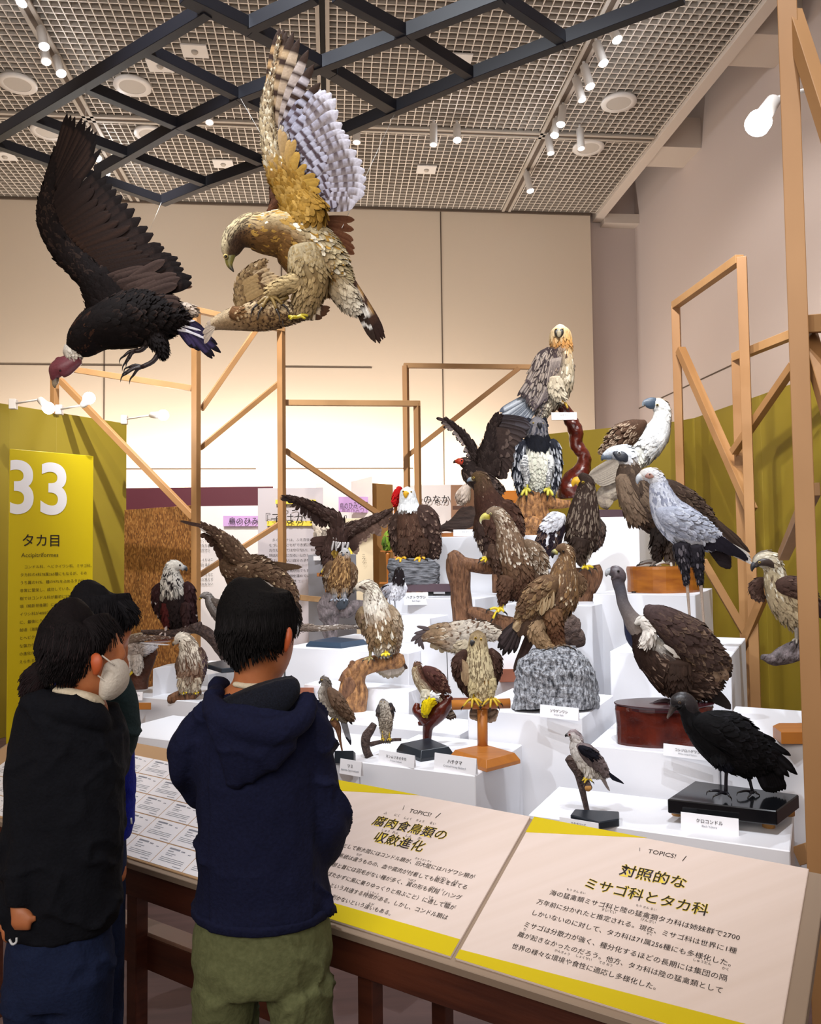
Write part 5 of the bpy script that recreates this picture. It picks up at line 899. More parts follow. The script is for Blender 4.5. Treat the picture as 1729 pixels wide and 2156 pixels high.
b=Bird('stuffed_green_parrot','small green parrot with red bill on a brown T perch',8.3,ZF,(1610,570)); b.loft('body',[(1620,425,0,12,12),(1612,445,0,26,24),(1605,480,0,34,30),(1600,525,0,36,32),(1605,570,0,18,16),(1610,600,0,8,8)],[(0,'7d9a34'),(1,'6a8a2c')],180,(260,26,12)); b.beak([(1628,445,9),(1640,452,7),(1641,462,2)],[(0,'c8341c'),(1,'a02414')]); b.solid('collar',[(1590,462,-6,3,22),(1612,466,-24,4,8),(1632,460,-6,3,20)],[(0,'a8302a'),(1,'2a2018')]); b.eye(1622,442,-22,4,'1a0a05')
foldwing(b,[(1590,470,-24,10,8),(1582,510,-26,18,12),(1592,560,-16,8,6)],'5d7d28','3d5a24',60,24)
b=Bird('stuffed_white_parrot','plump cream-white bird with black face turned right, behind the dark eagle',8.6,ZI,(520,390)); b.loft('body',[(580,235,0,16,16),(545,250,0,36,34),(520,290,0,54,46),(510,330,0,52,44),(490,370,0,26,22),(475,400,0,10,10)],[(0,'d8cdc4'),(1,'c8bab0')],180,(320,34,16)); b.eye(570,245,-20,5,'1a1210'); b.beak([(582,245,10),(592,256,9),(590,270,3)],[(0,'1c1a1c'),(1,'1c1a1c')]); foldwing(b,[(480,270,-30,12,10),(470,310,-34,24,16),(480,360,-20,12,10)],'cbbdb2','b8a89c',70,28)
q=perch('brown_pedestal','small brown pedestal block under the plump white bird',8.6,ZI,(520,400),'pedestal'); prism('block',[q.p(425,395,-40),q.p(600,395,-40),q.p(600,395,60),q.p(425,395,60)],(0,0,-30*q.k),mat('pedestal_brown','5c3d2e',.6),q.root)
q=perch('dark_root_log','dark shaggy root log on a board between the white-headed and golden eagles',7.2,ZM,(700,820)); q.limb('log',[(470,810,0,30,30),(600,760,0,60,50),(750,720,0,110,80),(880,640,0,150,90),(980,560,0,140,90),(1030,480,0,60,50)],mat('shaggy_root','4a3830',.85,hex2='2f221c',scale=(10,10,50),bump=3),.14,16,grain=.08)
q.limb('spike',[(620,740,0,30,20),(630,690,0,20,14),(628,662,0,5,5)],m_bark,.1,20); q.limb('spike',[(500,770,0,26,16),(470,730,0,16,12),(462,700,0,4,4)],m_bark,.1,20)
prism('base_board',[q.p(470,845,-60),q.p(740,845,-60),q.p(740,845,100),q.p(470,845,100)],(0,0,-76*q.k),m_wood_o,q.root)
# spread-winged dark eagle in the middle distance
b=Bird('stuffed_spread_wing_eagle','dark brown eagle with both long wings raised in a V above the grey cabinet',6.5,ZF,(1220,620))
D2='3a2822'
b.loft('body',[(1215,590,-30,14,14),(1235,560,-20,46,42),(1240,500,-10,66,56),(1235,450,0,80,60),(1220,520,20,86,70),(1190,620,20,76,60),(1180,700,20,40,34)],[(0,D2),(1,D2)],180,(900,56,26),[('tip','d8d0c8',.12,0,.35,'*'),('edge','54403a',.3,0,1,'*')])
b.row([(1200,500,-90),(1250,510,-100),(1310,510,-80)],[(1190,560,-90),(1240,560,-110),(1300,560,-90)],7,24,'d0c8c4',None,join=True,name='pale_nape_spots',edge='1a1414',vary=.6)
b.beak([(1210,598,18),(1200,610,14),(1196,622,4)],[(0,'c8a83a'),(1,'2a2420')],z=-30)
b.loft('face',[(1200,570,-40,10,10),(1205,590,-46,30,20),(1212,620,-40,20,14)],[(0,'b0903a'),(1,'8a6a34')],180,(60,26,12))
w=b.loft('wing',[(1240,430,0,50,30),(1220,350,0,54,28),(1160,310,0,42,22),(1060,250,0,34,16),(950,200,0,20,10),(850,165,0,8,5)],[(0,D2),(1,'33231e')],180,(360,56,24),[('edge','5a4840',.3,0,1,'*')])
b.row([(980,215,4),(930,190,4),(880,175,4)],[(790,185,4),(787,175,4),(792,160,4),(800,152,4)],5,13,'241917',w,slot=.4); b.row([(1200,340,4),(1100,280,4),(980,220,4),(900,190,4)],[(1180,400,4),(1080,390,4),(980,310,4),(800,185,4)],15,30,'2d1f1b',w,vary=.2)
w=b.loft('wing',[(1260,450,0,56,30),(1330,410,0,46,24),(1430,370,0,34,18),(1530,320,0,24,12),(1640,262,0,8,5)],[(0,D2),(1,'4a3830')],180,(360,50,24),[('edge','6a5850',.3,0,1,'*')])
b.row([(1290,460,4),(1400,400,4),(1520,345,4),(1620,280,4)],[(1380,620,4),(1430,500,4),(1540,440,4),(1600,380,4),(1645,300,4)],17,46,['3a2822','6a5246','4a3830'],w,tip='8a7264',vary=.3)
b.row([(1150,560,30),(1180,480,30)],[(1060,610,30),(1030,500,30)],6,50,'3d2a24',None,vary=.3)
b.leg([(1170,660,0,1.2),(1150,700,0,1.1)],[(1105,740,-20),(1120,770,-30),(1150,765,-20)],YL,11)
q=perch('small_branch_perch','short wooden bar under the yellow foot of the spread-winged eagle',6.5,ZF,(1100,760)); prism('bar',[q.p(1070,742,-10),q.p(1150,742,-10),q.p(1150,742,20),q.p(1070,742,20)],(0,0,-28*q.k),m_hwood,q.root); q.limb('stem',[(1140,755,10,10,10),(1145,900,10,10,10)],m_hwood,0,5)
b=Bird('stuffed_hoopoe_like_bird','cream and grey bird with a barred upright crest behind the spread-winged eagle',7.6,ZF,(1090,440)); b.loft('body',[(1060,330,0,20,20),(1075,370,0,44,36),(1110,410,0,70,50),(1120,470,0,60,44),(1150,530,0,40,30)],[(0,'e4d8c8'),(.5,'c4b8a8'),(1,'7d7066')],180,(300,40,20),[('mix','8d8278',.3,.4,1,'*')]); b.row([(1110,300,0),(1130,320,0)],[(1040,190,0),(1070,200,0),(1110,240,0),(1145,290,0)],5,22,'b09468',None,bars=('2a1e18',4),tip='1e1614',curve=.1); b.row([(1080,440,0),(1120,500,0)],[(1060,480,0),(1100,560,0)],4,30,'8d8278',None)
# brown eagle with one wing high, the other drooping
b=Bird('stuffed_brown_eagle','brown eagle leaning left with one wing raised and one drooping, above the standing man',5.75,ZF,(560,700))
E_='55402e'
b.loft('body',[(330,570,30,8,8),(350,575,20,20,18),(370,640,20,40,40),(400,700,20,70,60),(470,720,10,76,64),(560,700,0,84,70),(650,700,0,76,60),(740,760,0,40,34)],[(0,E_),(1,'4d3828')],180,(1000,50,22),[('tip','b8a48c',.15,0,1,'*'),('edge','6d5542',.3,0,1,'*')])
b.beak([(352,568,16),(335,570,10),(332,578,4)],[(0,'2a2e38'),(1,'1a1a1e')],z=0)
w=b.loft('wing',[(560,690,-30,60,34),(480,620,-40,70,34),(410,540,-40,60,28),(340,480,-30,44,20),(260,420,-20,30,12),(200,380,-10,16,8)],[(0,'5a4433'),(1,'3d2a22')],180,(560,52,24),[('tip','b0987c',.12,.0,.6,'*'),('edge','6a5442',.3,0,1,'*')])
b.row([(330,470,-25),(260,420,-20),(210,380,-15)],[(185,410,-20),(175,395,-20),(185,365,-20),(30,350,-20),(40,345,-20)],6,20,['d8d0c8','4a342a','33231d'],w,slot=.3,curve=.03); b.row([(330,560,-10),(300,500,-10),(240,450,-10)],[(345,650,-10),(290,560,-10),(200,460,-10)],9,40,'3a281f',w,vary=.2)
b.row([(700,660,0),(720,690,0)],[(960,700,0),(940,710,0),(860,720,0)],5,30,'5f4a38',None)
w=b.loft('wing',[(480,730,-60,60,40),(560,720,-70,60,40),(680,730,-70,60,36),(800,800,-60,60,30),(870,890,-50,44,20),(900,960,-40,20,10)],[(0,'5c4634'),(1,'4a3528')],180,(520,54,26),[('edge','77604a',.3,0,1,'*'),('tip','a89070',.1,0,1,'*')])
b.row([(720,790,-50),(800,840,-50),(860,900,-50),(890,950,-50)],[(800,960,-45),(880,1040,-45),(930,1130,-45),(962,1100,-45),(955,1010,-45)],13,30,['6a5240','4d3a2e','2a1f1a'],w,slot=.2,vary=.1); b.row([(600,790,-50),(740,830,-50)],[(680,840,-55),(780,900,-55)],8,40,'cfc6bc',w,vary=.3)
b.row([(360,700,20),(400,740,20)],[(420,860,20),(460,880,20)],4,40,'4d3829',None)
b=Bird('stuffed_grey_hawk','small grey-barred hawk looking left beside the timber post',5.9,ZF,(300,1000)); b.loft('body',[(185,925,0,10,10),(215,915,0,26,26),(245,925,0,30,28),(270,970,0,46,40),(310,1020,0,56,48),(350,1090,0,40,34),(370,1140,0,16,14)],[(0,'6e6864','8a8480'),(1,'5a4f48','9a9490')],0,(700,34,16),[('bar','5a5450',.6,.3,1,'b')]); b.beak([(195,930,10),(182,940,7),(182,950,3)],[(0,'d8b030'),(1,'2a2420')],z=0); b.eye(212,912,-22,4,'c84a1a'); foldwing(b,[(270,940,-20,14,12),(320,980,-30,34,22),(370,1050,-20,30,18),(400,1120,-10,10,8)],'5f554e','51463e',160,38); b.row([(350,1080,0),(370,1100,0)],[(290,1215,0),(330,1220,0)],5,26,'8d857c',None,bars=('4a4038',4))
q=perch('dark_log_branch','dark branch leaning down to a slate base under the fish eagle',5.85,ZF,(330,1380)); q.limb('branch',[(410,1415,0,46,40),(350,1330,0,46,40),(290,1250,0,46,40),(220,1190,0,44,40),(150,1165,0,40,40),(90,1175,0,36,34),(0,1200,0,30,30),(-120,1195,0,24,24),(-260,1190,0,18,18)],m_bark,.14,14); q.limb('knob',[(150,1165,-20,50,40),(180,1130,-20,24,24),(186,1112,-20,10,10)],m_bark,.14,16)
z=PL['stand33']; slab([(340+370/4.117,1190+850/4.117),(340+520/4.117,1190+895/4.117),(340+700/4.117,1190+880/4.117),(340+600/4.117,1190+810/4.117)],z+.03,m_slate,.03,q.root)
# fish eagle
b=Bird('stuffed_fish_eagle','white-headed eagle with streaked bib and dark brown body before the strand board',5.9,ZG,(1500,560))
b.loft('body',[(1590,-5,0,10,12),(1560,-30,0,36,34),(1510,-30,0,60,54),(1490,20,0,72,64),(1490,110,0,104,84),(1500,210,0,130,100),(1510,310,0,130,100),(1530,400,0,110,84),(1540,480,0,60,50)],[(0,'d8d4cc'),(.25,'cfcac0'),(.5,'241a1a','c9c4bc'),(.58,'241a1a','c4bfb6'),(.62,'241919'),(1,'1d1414')],-100,(1500,60,24),[('streak','1c1618',.5,.25,.6,'b'),('mix','211a1c',.18,.3,.58,'b')],soft=(.2,.4))
b.beak([(1582,-20,26),(1605,-14,22),(1615,0,12),(1614,12,4)],[(0,'c8c8c8'),(.4,'3a3e46'),(1,'22242a')],z=0); b.eye(1560,-42,-36,9,'1a0e08')
for sp in ([(1400,120,-20,24,22),(1370,180,-30,50,44),(1380,300,-20,50,38),(1420,420,0,24,18)],[(1610,110,-20,24,22),(1640,170,-30,50,44),(1650,300,-20,44,38),(1670,430,0,34,24),(1690,480,0,14,12)]): foldwing(b,sp,'30191a','2a1718',260,56,(('edge','4a3638',.3,0,1,'*'),('tip','c8c0c0',.04,0,1,'*')))
for x,c in ((1440,'4d1d1c'),(1610,'33201f')):
    b.loft('thigh',[(x,290,-70,40,36),(x-2,370,-76,38,34),(x+2,450,-70,26,24),(x,480,-70,16,14)],[(0,c),(1,c)],180,(140,46,20)); b.leg([(x,470,-70,1.4),(x-3,540,-70,1.2)],[(x-60,565,-90),(x-10,580,-100),(x+34,570,-80)],'d4c4c0',11)
b.row([(1500,440,10),(1560,450,10)],[(1480,555,10),(1600,545,10)],6,44,'c8c8cc',None)
# streaked buzzard on the brown limb (left)
q=perch('brown_limb_perch','short brown limb on a grey post under the streaked brown and cream hawk',5.2,ZL_,(1050,1900)); q.limb('limb',[(790,1740,0,60,60),(880,1740,-10,100,80),(1000,1720,-10,120,90),(1150,1660,0,110,90),(1290,1610,0,60,60)],m_drift,.12,13,grain=.04); q.limb('post',[(1060,1800,20,46,46),(1060,2100,20,46,46)],m_greyst,0,4)
b=Bird('stuffed_streaked_hawk','cream hawk heavily streaked with brown, standing between the two nearest visitors',5.2,ZL_,(1120,1650))
b.loft('body',[(900,860,0,24,24),(950,800,0,84,76),(1020,810,0,120,104),(1090,900,0,140,120),(1130,1040,0,180,150),(1150,1200,0,200,160),(1140,1350,0,180,140),(1120,1480,0,130,110),(1110,1600,0,70,60)],[(0,'d4cabc'),(.3,'c9bca8'),(.5,'8a7460','d0c4b2'),(.65,'6a4c3a','7d604c'),(.85,'a89680','c0b4a0'),(1,'b8ac98')],-110,(1700,120,44),[('streak','4d3526',.6,.2,.6,'*'),('mix','5c4030',.3,.5,.85,'*'),('streak','6d5442',.4,.6,1,'*')])
b.beak([(900,850,36),(872,860,28),(860,880,18),(868,900,6)],[(0,'b8a890'),(.5,'6a5c50'),(1,'2f2826')],z=0); b.eye(965,825,-90,16,'3a2414')
foldwing(b,[(1270,940,0,50,50),(1310,1060,0,60,60),(1320,1250,0,50,50),(1290,1430,20,30,30)],'4a362c','4a3e50',300,110,(('edge','8d7a68',.4,0,1,'*'),)); foldwing(b,[(960,1060,10,30,30),(950,1200,10,40,40),(980,1400,20,26,26)],'5c4636','4d3a30',120,100)
for x in (1020,1210): b.loft('thigh',[(x,1400,-80,90,70),(x,1520,-80,70,60),(x,1620,-80,36,34)],[(0,'b8a890'),(1,'c4b8a4')],180,(120,90,36),[('streak','6d5442',.5,0,1,'*')]); b.leg([(x,1610,-80,1.3),(x,1640,-80,1.3)],[(x-40,1655,-120),(x+10,1670,-140),(x+60,1650,-120)],YL,20)
# goshawk flying behind the masked woman
q=perch('dark_stump_left','dark brown split stump and root behind the masked woman',5.6,ZL_,(300,1700)); q.limb('stump',[(260,1760,20,150,90),(280,1560,20,170,90),(300,1350,20,180,90),(420,1120,20,160,80),(520,1020,10,110,70),(590,990,0,50,50)],mat('reddish_root','5a2c14',.6,hex2='2e160c',scale=(10,10,10),bump=3),.16,9,grain=.04)
b=Bird('stuffed_barred_goshawk','pale finely barred hawk in flight with yellow foot, beside the masked woman',5.5,ZL_,(200,1000))
b.loft('body',[(0,900,0,60,60),(100,920,0,120,100),(200,950,0,150,110),(300,960,0,120,90),(400,960,0,90,60),(520,930,0,50,40),(600,910,0,16,12)],[(0,'a89c92'),(.6,'b8aca4'),(.75,'dcdce2'),(1,'e8e8f0')],180,(900,80,36),[('bar','8a7c72',.7,0,.6,'*')])
w=b.loft('wing',[(90,850,-60,60,30),(200,800,-70,50,24),(350,780,-70,40,18),(500,775,-60,30,14),(700,770,-50,20,8),(850,780,-40,8,5)],[(0,'8d7c6c'),(1,'6a4c40')],180,(320,80,34),[('edge','cfc6bc',.3,0,1,'*')])
b.row([(120,760,-50),(90,800,-50)],[(380,700,-50),(380,720,-50),(350,760,-50)],4,50,'9a8870',w,edge='c4b49c'); b.row([(330,850,-50),(450,850,-50)],[(810,885,-40),(840,800,-40),(850,780,-40)],4,26,['e8e8ec','6a3c34','5a3832'],w)
for x in (110,270): b.loft('thigh',[(x,1050,-60,90,70),(x+20,1160,-60,84,66),(x+30,1260,-60,56,46),(x+30,1350,-60,14,12)],[(0,'c4bab0'),(1,'d4ccc4')],180,(200,80,34))
b.leg([(220,1310,-80,1.2),(160,1370,-80,1)],[(65,1420,-90),(150,1480,-90),(175,1440,-80)],YL,18,cl=.8)
# black kite on the grey stump
zk=PL['kite']; dK=Dz(700,1348,zk)
q=perch('grey_stump_stand','grey stump with a side branch on a blue-grey slab under the streaked brown kite',dK,ZJ,(430,860),'stand')
frustum([(600+x/4.3225,1150+y/4.3225) for x,y in ((192,915),(512,932),(750,895),(440,868))],zk,.035,.12,m_bluesl,q.root)
q.limb('trunk',[(440,862,0,50,50),(410,780,0,66,60),(420,700,0,70,64),(400,620,0,100,80),(370,560,0,80,70),(420,520,0,110,76),(480,490,0,90,70)],m_greyst,.14,12); q.limb('side_branch',[(480,590,0,50,50),(560,590,0,70,60),(640,550,10,60,50),(720,520,10,26,24)],m_greyst,.16,13); q.limb('moss_patch',[(480,560,-70,26,10),(520,530,-76,44,16),(570,500,-66,20,10)],mat('dark_moss','3a4048',.9),.1,20)
b=Bird('stuffed_brown_kite','brown kite with buff streaked breast and grey face, upright on the grey stump',dK,ZJ,(490,480))
b.loft('body',[(540,20,0,20,20),(545,55,0,50,46),(535,110,0,66,58),(515,180,0,94,76),(500,270,0,108,84),(490,360,0,90,70),(480,440,0,56,44)],[(0,'b0aca8'),(.15,'a8a4a0'),(.25,'8a6a48'),(.6,'7d5c38'),(1,'8d7558')],-90,(1400,54,20),[('streak','c49c68',.45,.25,1,'*'),('mix','5a3e26',.3,.25,1,'*')])
b.beak([(535,70,16),(528,85,13),(526,100,4)],[(0,'6a6c70'),(1,'1e1e22')],z=-48); b.eye(518,58,-40,8,'2a1c14'); b.eye(566,56,-40,8,'2a1c14')
for sp in ([(430,140,-10,24,22),(400,200,-20,44,36),(390,320,-10,36,28),(410,450,0,16,14)],[(600,150,-10,20,20),(625,220,-10,34,32),(610,340,0,34,26),(560,450,10,14,12)]): foldwing(b,sp,'6a5038','3d2c22',200,50,(('edge','b09a80',.35,0,1,'*'),))
b.row([(380,200,0),(375,260,0)],[(392,440,0),(400,480,0)],4,26,'2f221c',None); b.row([(360,470,40),(400,480,40)],[(320,530,40),(350,530,40)],3,24,'4a382c',None)
for x in (455,540): b.loft('thigh',[(x,380,-50,34,30),(x,430,-50,24,22),(x,465,-50,14,13)],[(0,'8d7860'),(1,'a8b0bc')],180,(80,40,16)); b.leg([(x,455,-50,1.2),(x,485,-55,1.2)],[(x-40,496,-80),(x,502,-90),(x+36,494,-80)],'a0a8b4',9)
# pied bird
b=Bird('stuffed_pied_bird','small black and white long-legged bird in front of the layered rock',5.6,ZJ,(1000,560))
b.loft('body',[(1037,195,0,18,18),(1037,225,0,40,38),(1038,270,0,48,44),(1030,330,0,60,50),(1010,400,0,54,44),(980,470,0,34,28)],[(0,'1e1818'),(.55,'1e1618'),(.65,'1c1618','d8d8de'),(.7,'d8d8de'),(1,'cfcfd6')],-90,(500,44,20),[('tip','d0d0d4',.06,.2,.6,'*')])
w=foldwing(b,[(980,340,-20,16,14),(930,390,-20,44,30),(900,440,-10,30,18),(880,470,0,10,8)],'c8c8d0','1e1a20',120,44); b.row([(940,350,-40),(900,360,-40)],[(920,430,-40),(870,430,-40)],5,26,'1c181c',w); b.loft('wing',[(1080,330,0,14,14),(1088,380,0,22,20),(1070,440,0,14,14),(1040,480,0,6,6)],[(0,'d8d8de'),(1,'cfcfd6')],180,(80,40,18))
b.eye(1022,208,-34,4,'d0d0d0'); b.eye(1052,208,-34,4,'d0d0d0'); b.beak([(1036,225,8),(1034,238,5),(1034,248,2)],[(0,'2a2a2e'),(1,'1a1a1e')],z=-38)
b.leg([(1000,450,0,1.2),(1005,560,0,.9),(1030,630,0,.9)],[(1050,630,-10),(1040,650,-10),(1020,632,10)],'8a8e96',7); b.leg([(960,440,10,1.2),(950,520,10,.9)],[(940,540,0),(965,540,0)],'a8acb4',7)
# pale rough-legged buzzard on the driftwood
q=perch('curved_driftwood','curved yellow-brown driftwood trunk bending right under the pale buzzard',4.75,ZC,(480,1200))
q.limb('trunk',[(520,1165,0,60,50),(510,1080,0,84,60),(500,980,0,110,66),(500,880,0,90,60),(540,800,0,70,56),(620,760,0,60,50),(720,740,0,56,48),(830,725,0,56,50),(870,715,0,30,36)],m_driftp,.14,11,grain=.04); q.limb('stub',[(430,880,0,40,36),(440,830,0,26,24),(480,790,0,26,22),(490,755,0,30,20),(470,748,0,14,12)],m_drift,.2,16); q.limb('bark_side',[(430,1000,-30,30,30),(470,920,-50,50,30),(460,850,-40,30,26)],m_drift,.14,16)
q.limb('base_block',[(520,1160,0,110,80),(520,1200,0,110,80)],m_rbr,0,3,4,2)
b=Bird('stuffed_pale_buzzard','whitish buzzard with brown streaked neck and brown belly, on curved driftwood',4.72,ZC,(700,690))
b.loft('body',[(520,205,0,20,20),(560,190,0,42,40),(610,200,0,56,50),(640,260,0,72,64),(660,340,0,100,84),(690,430,0,116,92),(710,530,0,110,86),(720,610,0,80,66),(720,680,0,36,32)],[(0,'c8bca8'),(.25,'cdc4b2'),(.45,'a89880','dcd4c6'),(.6,'7a624a','8a7258'),(.8,'6a5038','77603f'),(1,'c8c0b0')],-130,(1700,56,22),[('streak','4d3626',.5,0,.45,'*'),('streak','5a4028',.4,.5,.95,'*'),('mix','d4cab8',.2,.5,.95,'b')],soft=(.25,.45))
b.beak([(525,205,20),(508,212,15),(500,226,9),(502,240,3)],[(0,'8a8474'),(.5,'4a4844'),(1,'2a2828')],z=0); b.eye(550,195,-38,8,'3a2818'); b.solid('eye_line',[(540,192,-32,6,4),(570,198,-42,12,6),(600,210,-44,6,4)],[(0,'4a382a'),(1,'5a4634')])
w=foldwing(b,[(570,340,-10,20,20),(560,390,-20,40,34),(580,470,-10,36,28),(600,540,0,14,12)],'7d6a50','5d4836',160,48); w=foldwing(b,[(760,330,-20,22,20),(790,400,-30,44,38),(810,520,-20,40,30),(810,640,0,20,16)],'8d7a62','6d5644',300,54,(('edge','b8a890',.45,0,1,'*'),))
b.row([(700,720,30),(760,720,30),(840,730,30)],[(670,820,30),(740,865,30),(830,850,30),(870,800,30)],9,52,'a0958a',None,tip='837868'); b.row([(860,740,20)],[(890,790,20),(885,790,20)],2,22,'3a2c26',None)
b.row([(680,600,20),(770,600,20)],[(670,700,20),(780,700,20)],6,46,'d4d0c8',None)
b.leg([(625,600,-50,1.6),(622,680,-50,1.2),(620,715,-50,1.2)],[(575,725,-70),(610,735,-80),(640,720,-70)],'8a7c50',9); b.leg([(740,650,-60,1.3),(735,688,-60,1.3)],[(700,695,-80),(735,700,-90),(765,690,-80)],YL,12)
b.loft('thigh',[(640,480,-50,40,36),(630,560,-56,30,26),(626,640,-54,14,13)],[(0,'7a6248'),(1,'6a543c')],180,(120,46,18))
# spread-wing hawk in the centre, head hidden; long thin wing left of it
q=perch('rod_mount','thin upright steel rod on a red-brown board under the spread-winged hawk',4.7,ZC,(1185,1160),'stand'); q.limb('rod',[(1178,650,0,3,3),(1188,920,0,3,3),(1190,1010,0,3,3)],m_rod,0,3,8,2); prism('board',[q.p(1100,1000,-60),q.p(1660,1000,-60),q.p(1660,1000,120),q.p(1100,1000,120)],(0,0,-40*q.k),m_rbr,q.root)
b=Bird('stuffed_gliding_hawk','mottled brown and grey hawk gliding level behind the honey buzzard',4.6,ZC,(1300,560))
b.loft('body',[(1330,600,0,60,50),(1300,620,0,60,50),(1250,640,0,30,26),(1200,650,0,12,12)],[(0,'b0a48c'),(1,'8a7860')],180,(200,50,22))
w=b.loft('wing',[(960,590,-20,16,8),(1020,550,-20,46,14),(1100,540,-20,78,18),(1200,550,-10,96,24),(1320,540,0,90,30),(1450,520,10,60,26),(1540,540,20,36,14),(1580,560,20,10,8)],[(0,'6a5442'),(.3,'8a7258'),(.5,'b8aea0'),(1,'a89c8c')],180,(700,60,28),[('edge','cfc4b0',.3,0,.5,'*'),('tip','5a4434',.25,0,1,'*')])
b.row([(1060,500,-30),(1000,530,-30),(980,560,-30)],[(960,480,-30),(930,560,-30),(915,590,-30),(960,620,-30),(1010,650,-30)],7,26,'4a4040',w,slot=.2); b.row([(1220,460,10),(1400,440,10),(1500,460,10)],[(1280,440,10),(1460,440,10),(1580,500,10)],8,30,'4a3a2e',w)
b.row([(1200,600,0),(1080,600,0)],[(1250,660,0),(1060,640,0)],9,44,'9a8a70',w,vary=.2)
q=perch('hidden_rod_stand','thin rod holding up the gliding bird behind the standing man',4.92,ZC,(0,900),'stand'); q.limb('rod',[(0,500,8,5,5),(0,1500,8,5,5)],m_rod,0,3,8,2)
b=Bird('stuffed_long_wing_bird','long narrow barred wing of a gliding bird reaching right from behind the man',4.9,ZC,(200,500)); w=b.loft('wing',[(60,480,0,60,30),(110,490,0,30,20),(180,490,0,24,12),(280,495,0,18,8),(400,485,0,16,6),(500,485,0,12,4),(560,492,0,5,3)],[(0,'5a4a42'),(.5,'8a7c70'),(1,'6a6260')],180,(200,44,20),[('edge','d0c8c0',.4,.4,1,'*')]); b.row([(280,500,4),(400,490,4),(480,488,4)],[(270,520,4),(420,500,4),(560,495,4)],8,16,'b8b0ac',w,bars=('3a3230',3))
b.loft('body',[(-80,470,10,60,50),(0,480,10,70,60),(60,490,10,50,40)],[(0,'6a5648'),(1,'6a5648')],180,(120,50,22))
# honey buzzard on T perch
zh=PL['honey']; dH=Dz(1020,1590,zh)
q=perch('crossbar_perch','honey-coloured wooden T perch on a wedge-sided block under the honey buzzard',dH,ZC,(1440,1450),'stand')
zz=zh+.045; q.limb('post',[(1440,1425,0,38,36),(1438,1080,0,38,36)],m_hwood,0,3,24,2); q.limb('crossbar',[(1215,1052,-8,36,36),(1640,1040,-8,36,36)],m_hwood,0,3,24,2)
frustum([(600+x/3.458,1180+y/3.458) for x,y in ((1200,1450),(1470,1543),(1716,1478),(1450,1398))],zh,.045,.16,m_hwood,q.root)
b=Bird('stuffed_honey_buzzard','buff hawk with streaked breast facing front on a honey-coloured T perch',dH,ZC,(1420,1060))
b.loft('body',[(1405,515,0,24,22),(1405,545,0,56,50),(1405,600,0,66,60),(1405,660,0,84,72),(1410,740,0,104,84),(1420,830,0,104,84),(1425,910,0,90,70),(1425,980,0,70,56),(1425,1020,0,40,32)],[(0,'5c4a34','6d5a40'),(.18,'6a5640','a89472'),(.28,'8a7656','c4b48e'),(.5,'7a6448','cabb96'),(1,'9a8662','b8a47c')],-90,(1500,58,20),[('streak','4a3420',.4,.2,.65,'b'),('mix','8a6c40',.12,.6,.8,'b')],soft=(.2,.4))
b.beak([(1368,585,18),(1362,605,15),(1358,622,5)],[(0,'4a4a4c'),(1,'1a1a1c')],z=-56); b.eye(1388,565,-52,9,'c8a030'); b.eye(1428,575,-52,9,'c8a030')
w=foldwing(b,[(1320,660,-10,24,24),(1280,720,-20,50,40),(1270,800,-20,44,36),(1300,890,-10,40,26),(1340,970,0,14,12)],'3d2820','33221c',280,54,(('edge','5a443a',.3,0,1,'*'),)); b.row([(1290,720,-60),(1320,740,-60)],[(1290,880,-60),(1350,920,-50)],6,36,'8a7258',w,edge='a89070',vary=.2)
w=foldwing(b,[(1490,650,-10,24,24),(1535,710,-20,36,34),(1545,800,-20,28,26),(1535,880,0,12,12)],'3a261f','33221c',200,50)
b.row([(1370,1080,60),(1430,1080,60),(1500,1080,60)],[(1370,1160,60),(1450,1185,60),(1530,1180,60),(1550,1120,60)],8,56,'857668',None,bars=('5f5146',3),tip='a8998a')
for x in (1365,1500): b.loft('thigh',[(x+8,860,-50,32,30),(x+4,930,-52,26,24),(x,975,-54,14,13)],[(0,'b8a880'),(1,'c0b088')],180,(100,44,18))
for x in (1365,1500): b.leg([(x,965,-54,1.5),(x+4,1000,-60,1.4)],[(x-66,1062,-70),(x-5,1072,-90),(x+50,1062,-84),(x+70,1040,-70)],'cfae30',11,cl=1.1)
# crested goshawk with yellow bird
dC=Dz(900,1570,zh)
q=perch('red_brown_branch_stand','curved red-brown branch on a dark slate block under the crested goshawk',dC,ZC,(1040,1400),'stand')
q.limb('stem',[(1030,1400,0,28,26),(1035,1300,0,30,28),(1045,1210,0,40,34),(1080,1150,0,60,50),(1140,1080,0,66,54),(1190,1010,0,42,40),(1205,985,0,20,20)],m_wood_r,.1,16); q.limb('fork',[(1040,1170,0,50,44),(1000,1120,0,50,40),(960,1090,0,34,28),(965,1040,0,18,16)],m_wood_r,.12,16); q.limb('stub',[(1020,1180,0,26,24),(970,1190,0,14,12)],m_wood_r,.1,16)
frustum([(600+x/3.458,1180+y/3.458) for x,y in ((812,1402),(990,1468),(1228,1430),(1050,1352))],zh,.045,.16,m_slate,q.root)
b=Bird('stuffed_crested_goshawk','small crested hawk with brown back looking left over a yellow bird',dC,ZC,(1040,1020))
b.loft('body',[(945,790,0,14,14),(960,765,0,30,28),(965,800,0,40,38),(985,850,0,54,48),(1030,900,0,74,60),(1080,950,0,72,58),(1130,990,0,40,34)],[(0,'6a5444','9a8468'),(.3,'5a3a2c','b8a88c'),(.7,'4a2c24','c4b89c'),(1,'4a3026','c8bca4')],-10+180,(900,44,18),[('streak','6a4a2c',.45,.1,.75,'b')],soft=(.3,.6))
b.row([(955,755,0),(970,760,0)],[(965,732,0),(985,745,0)],3,14,'4a3a32',None); b.beak([(940,790,10),(930,800,8),(930,810,3)],[(0,'8a8470'),(1,'2a2826')],z=0); b.eye(950,778,-26,5,'c8a030')
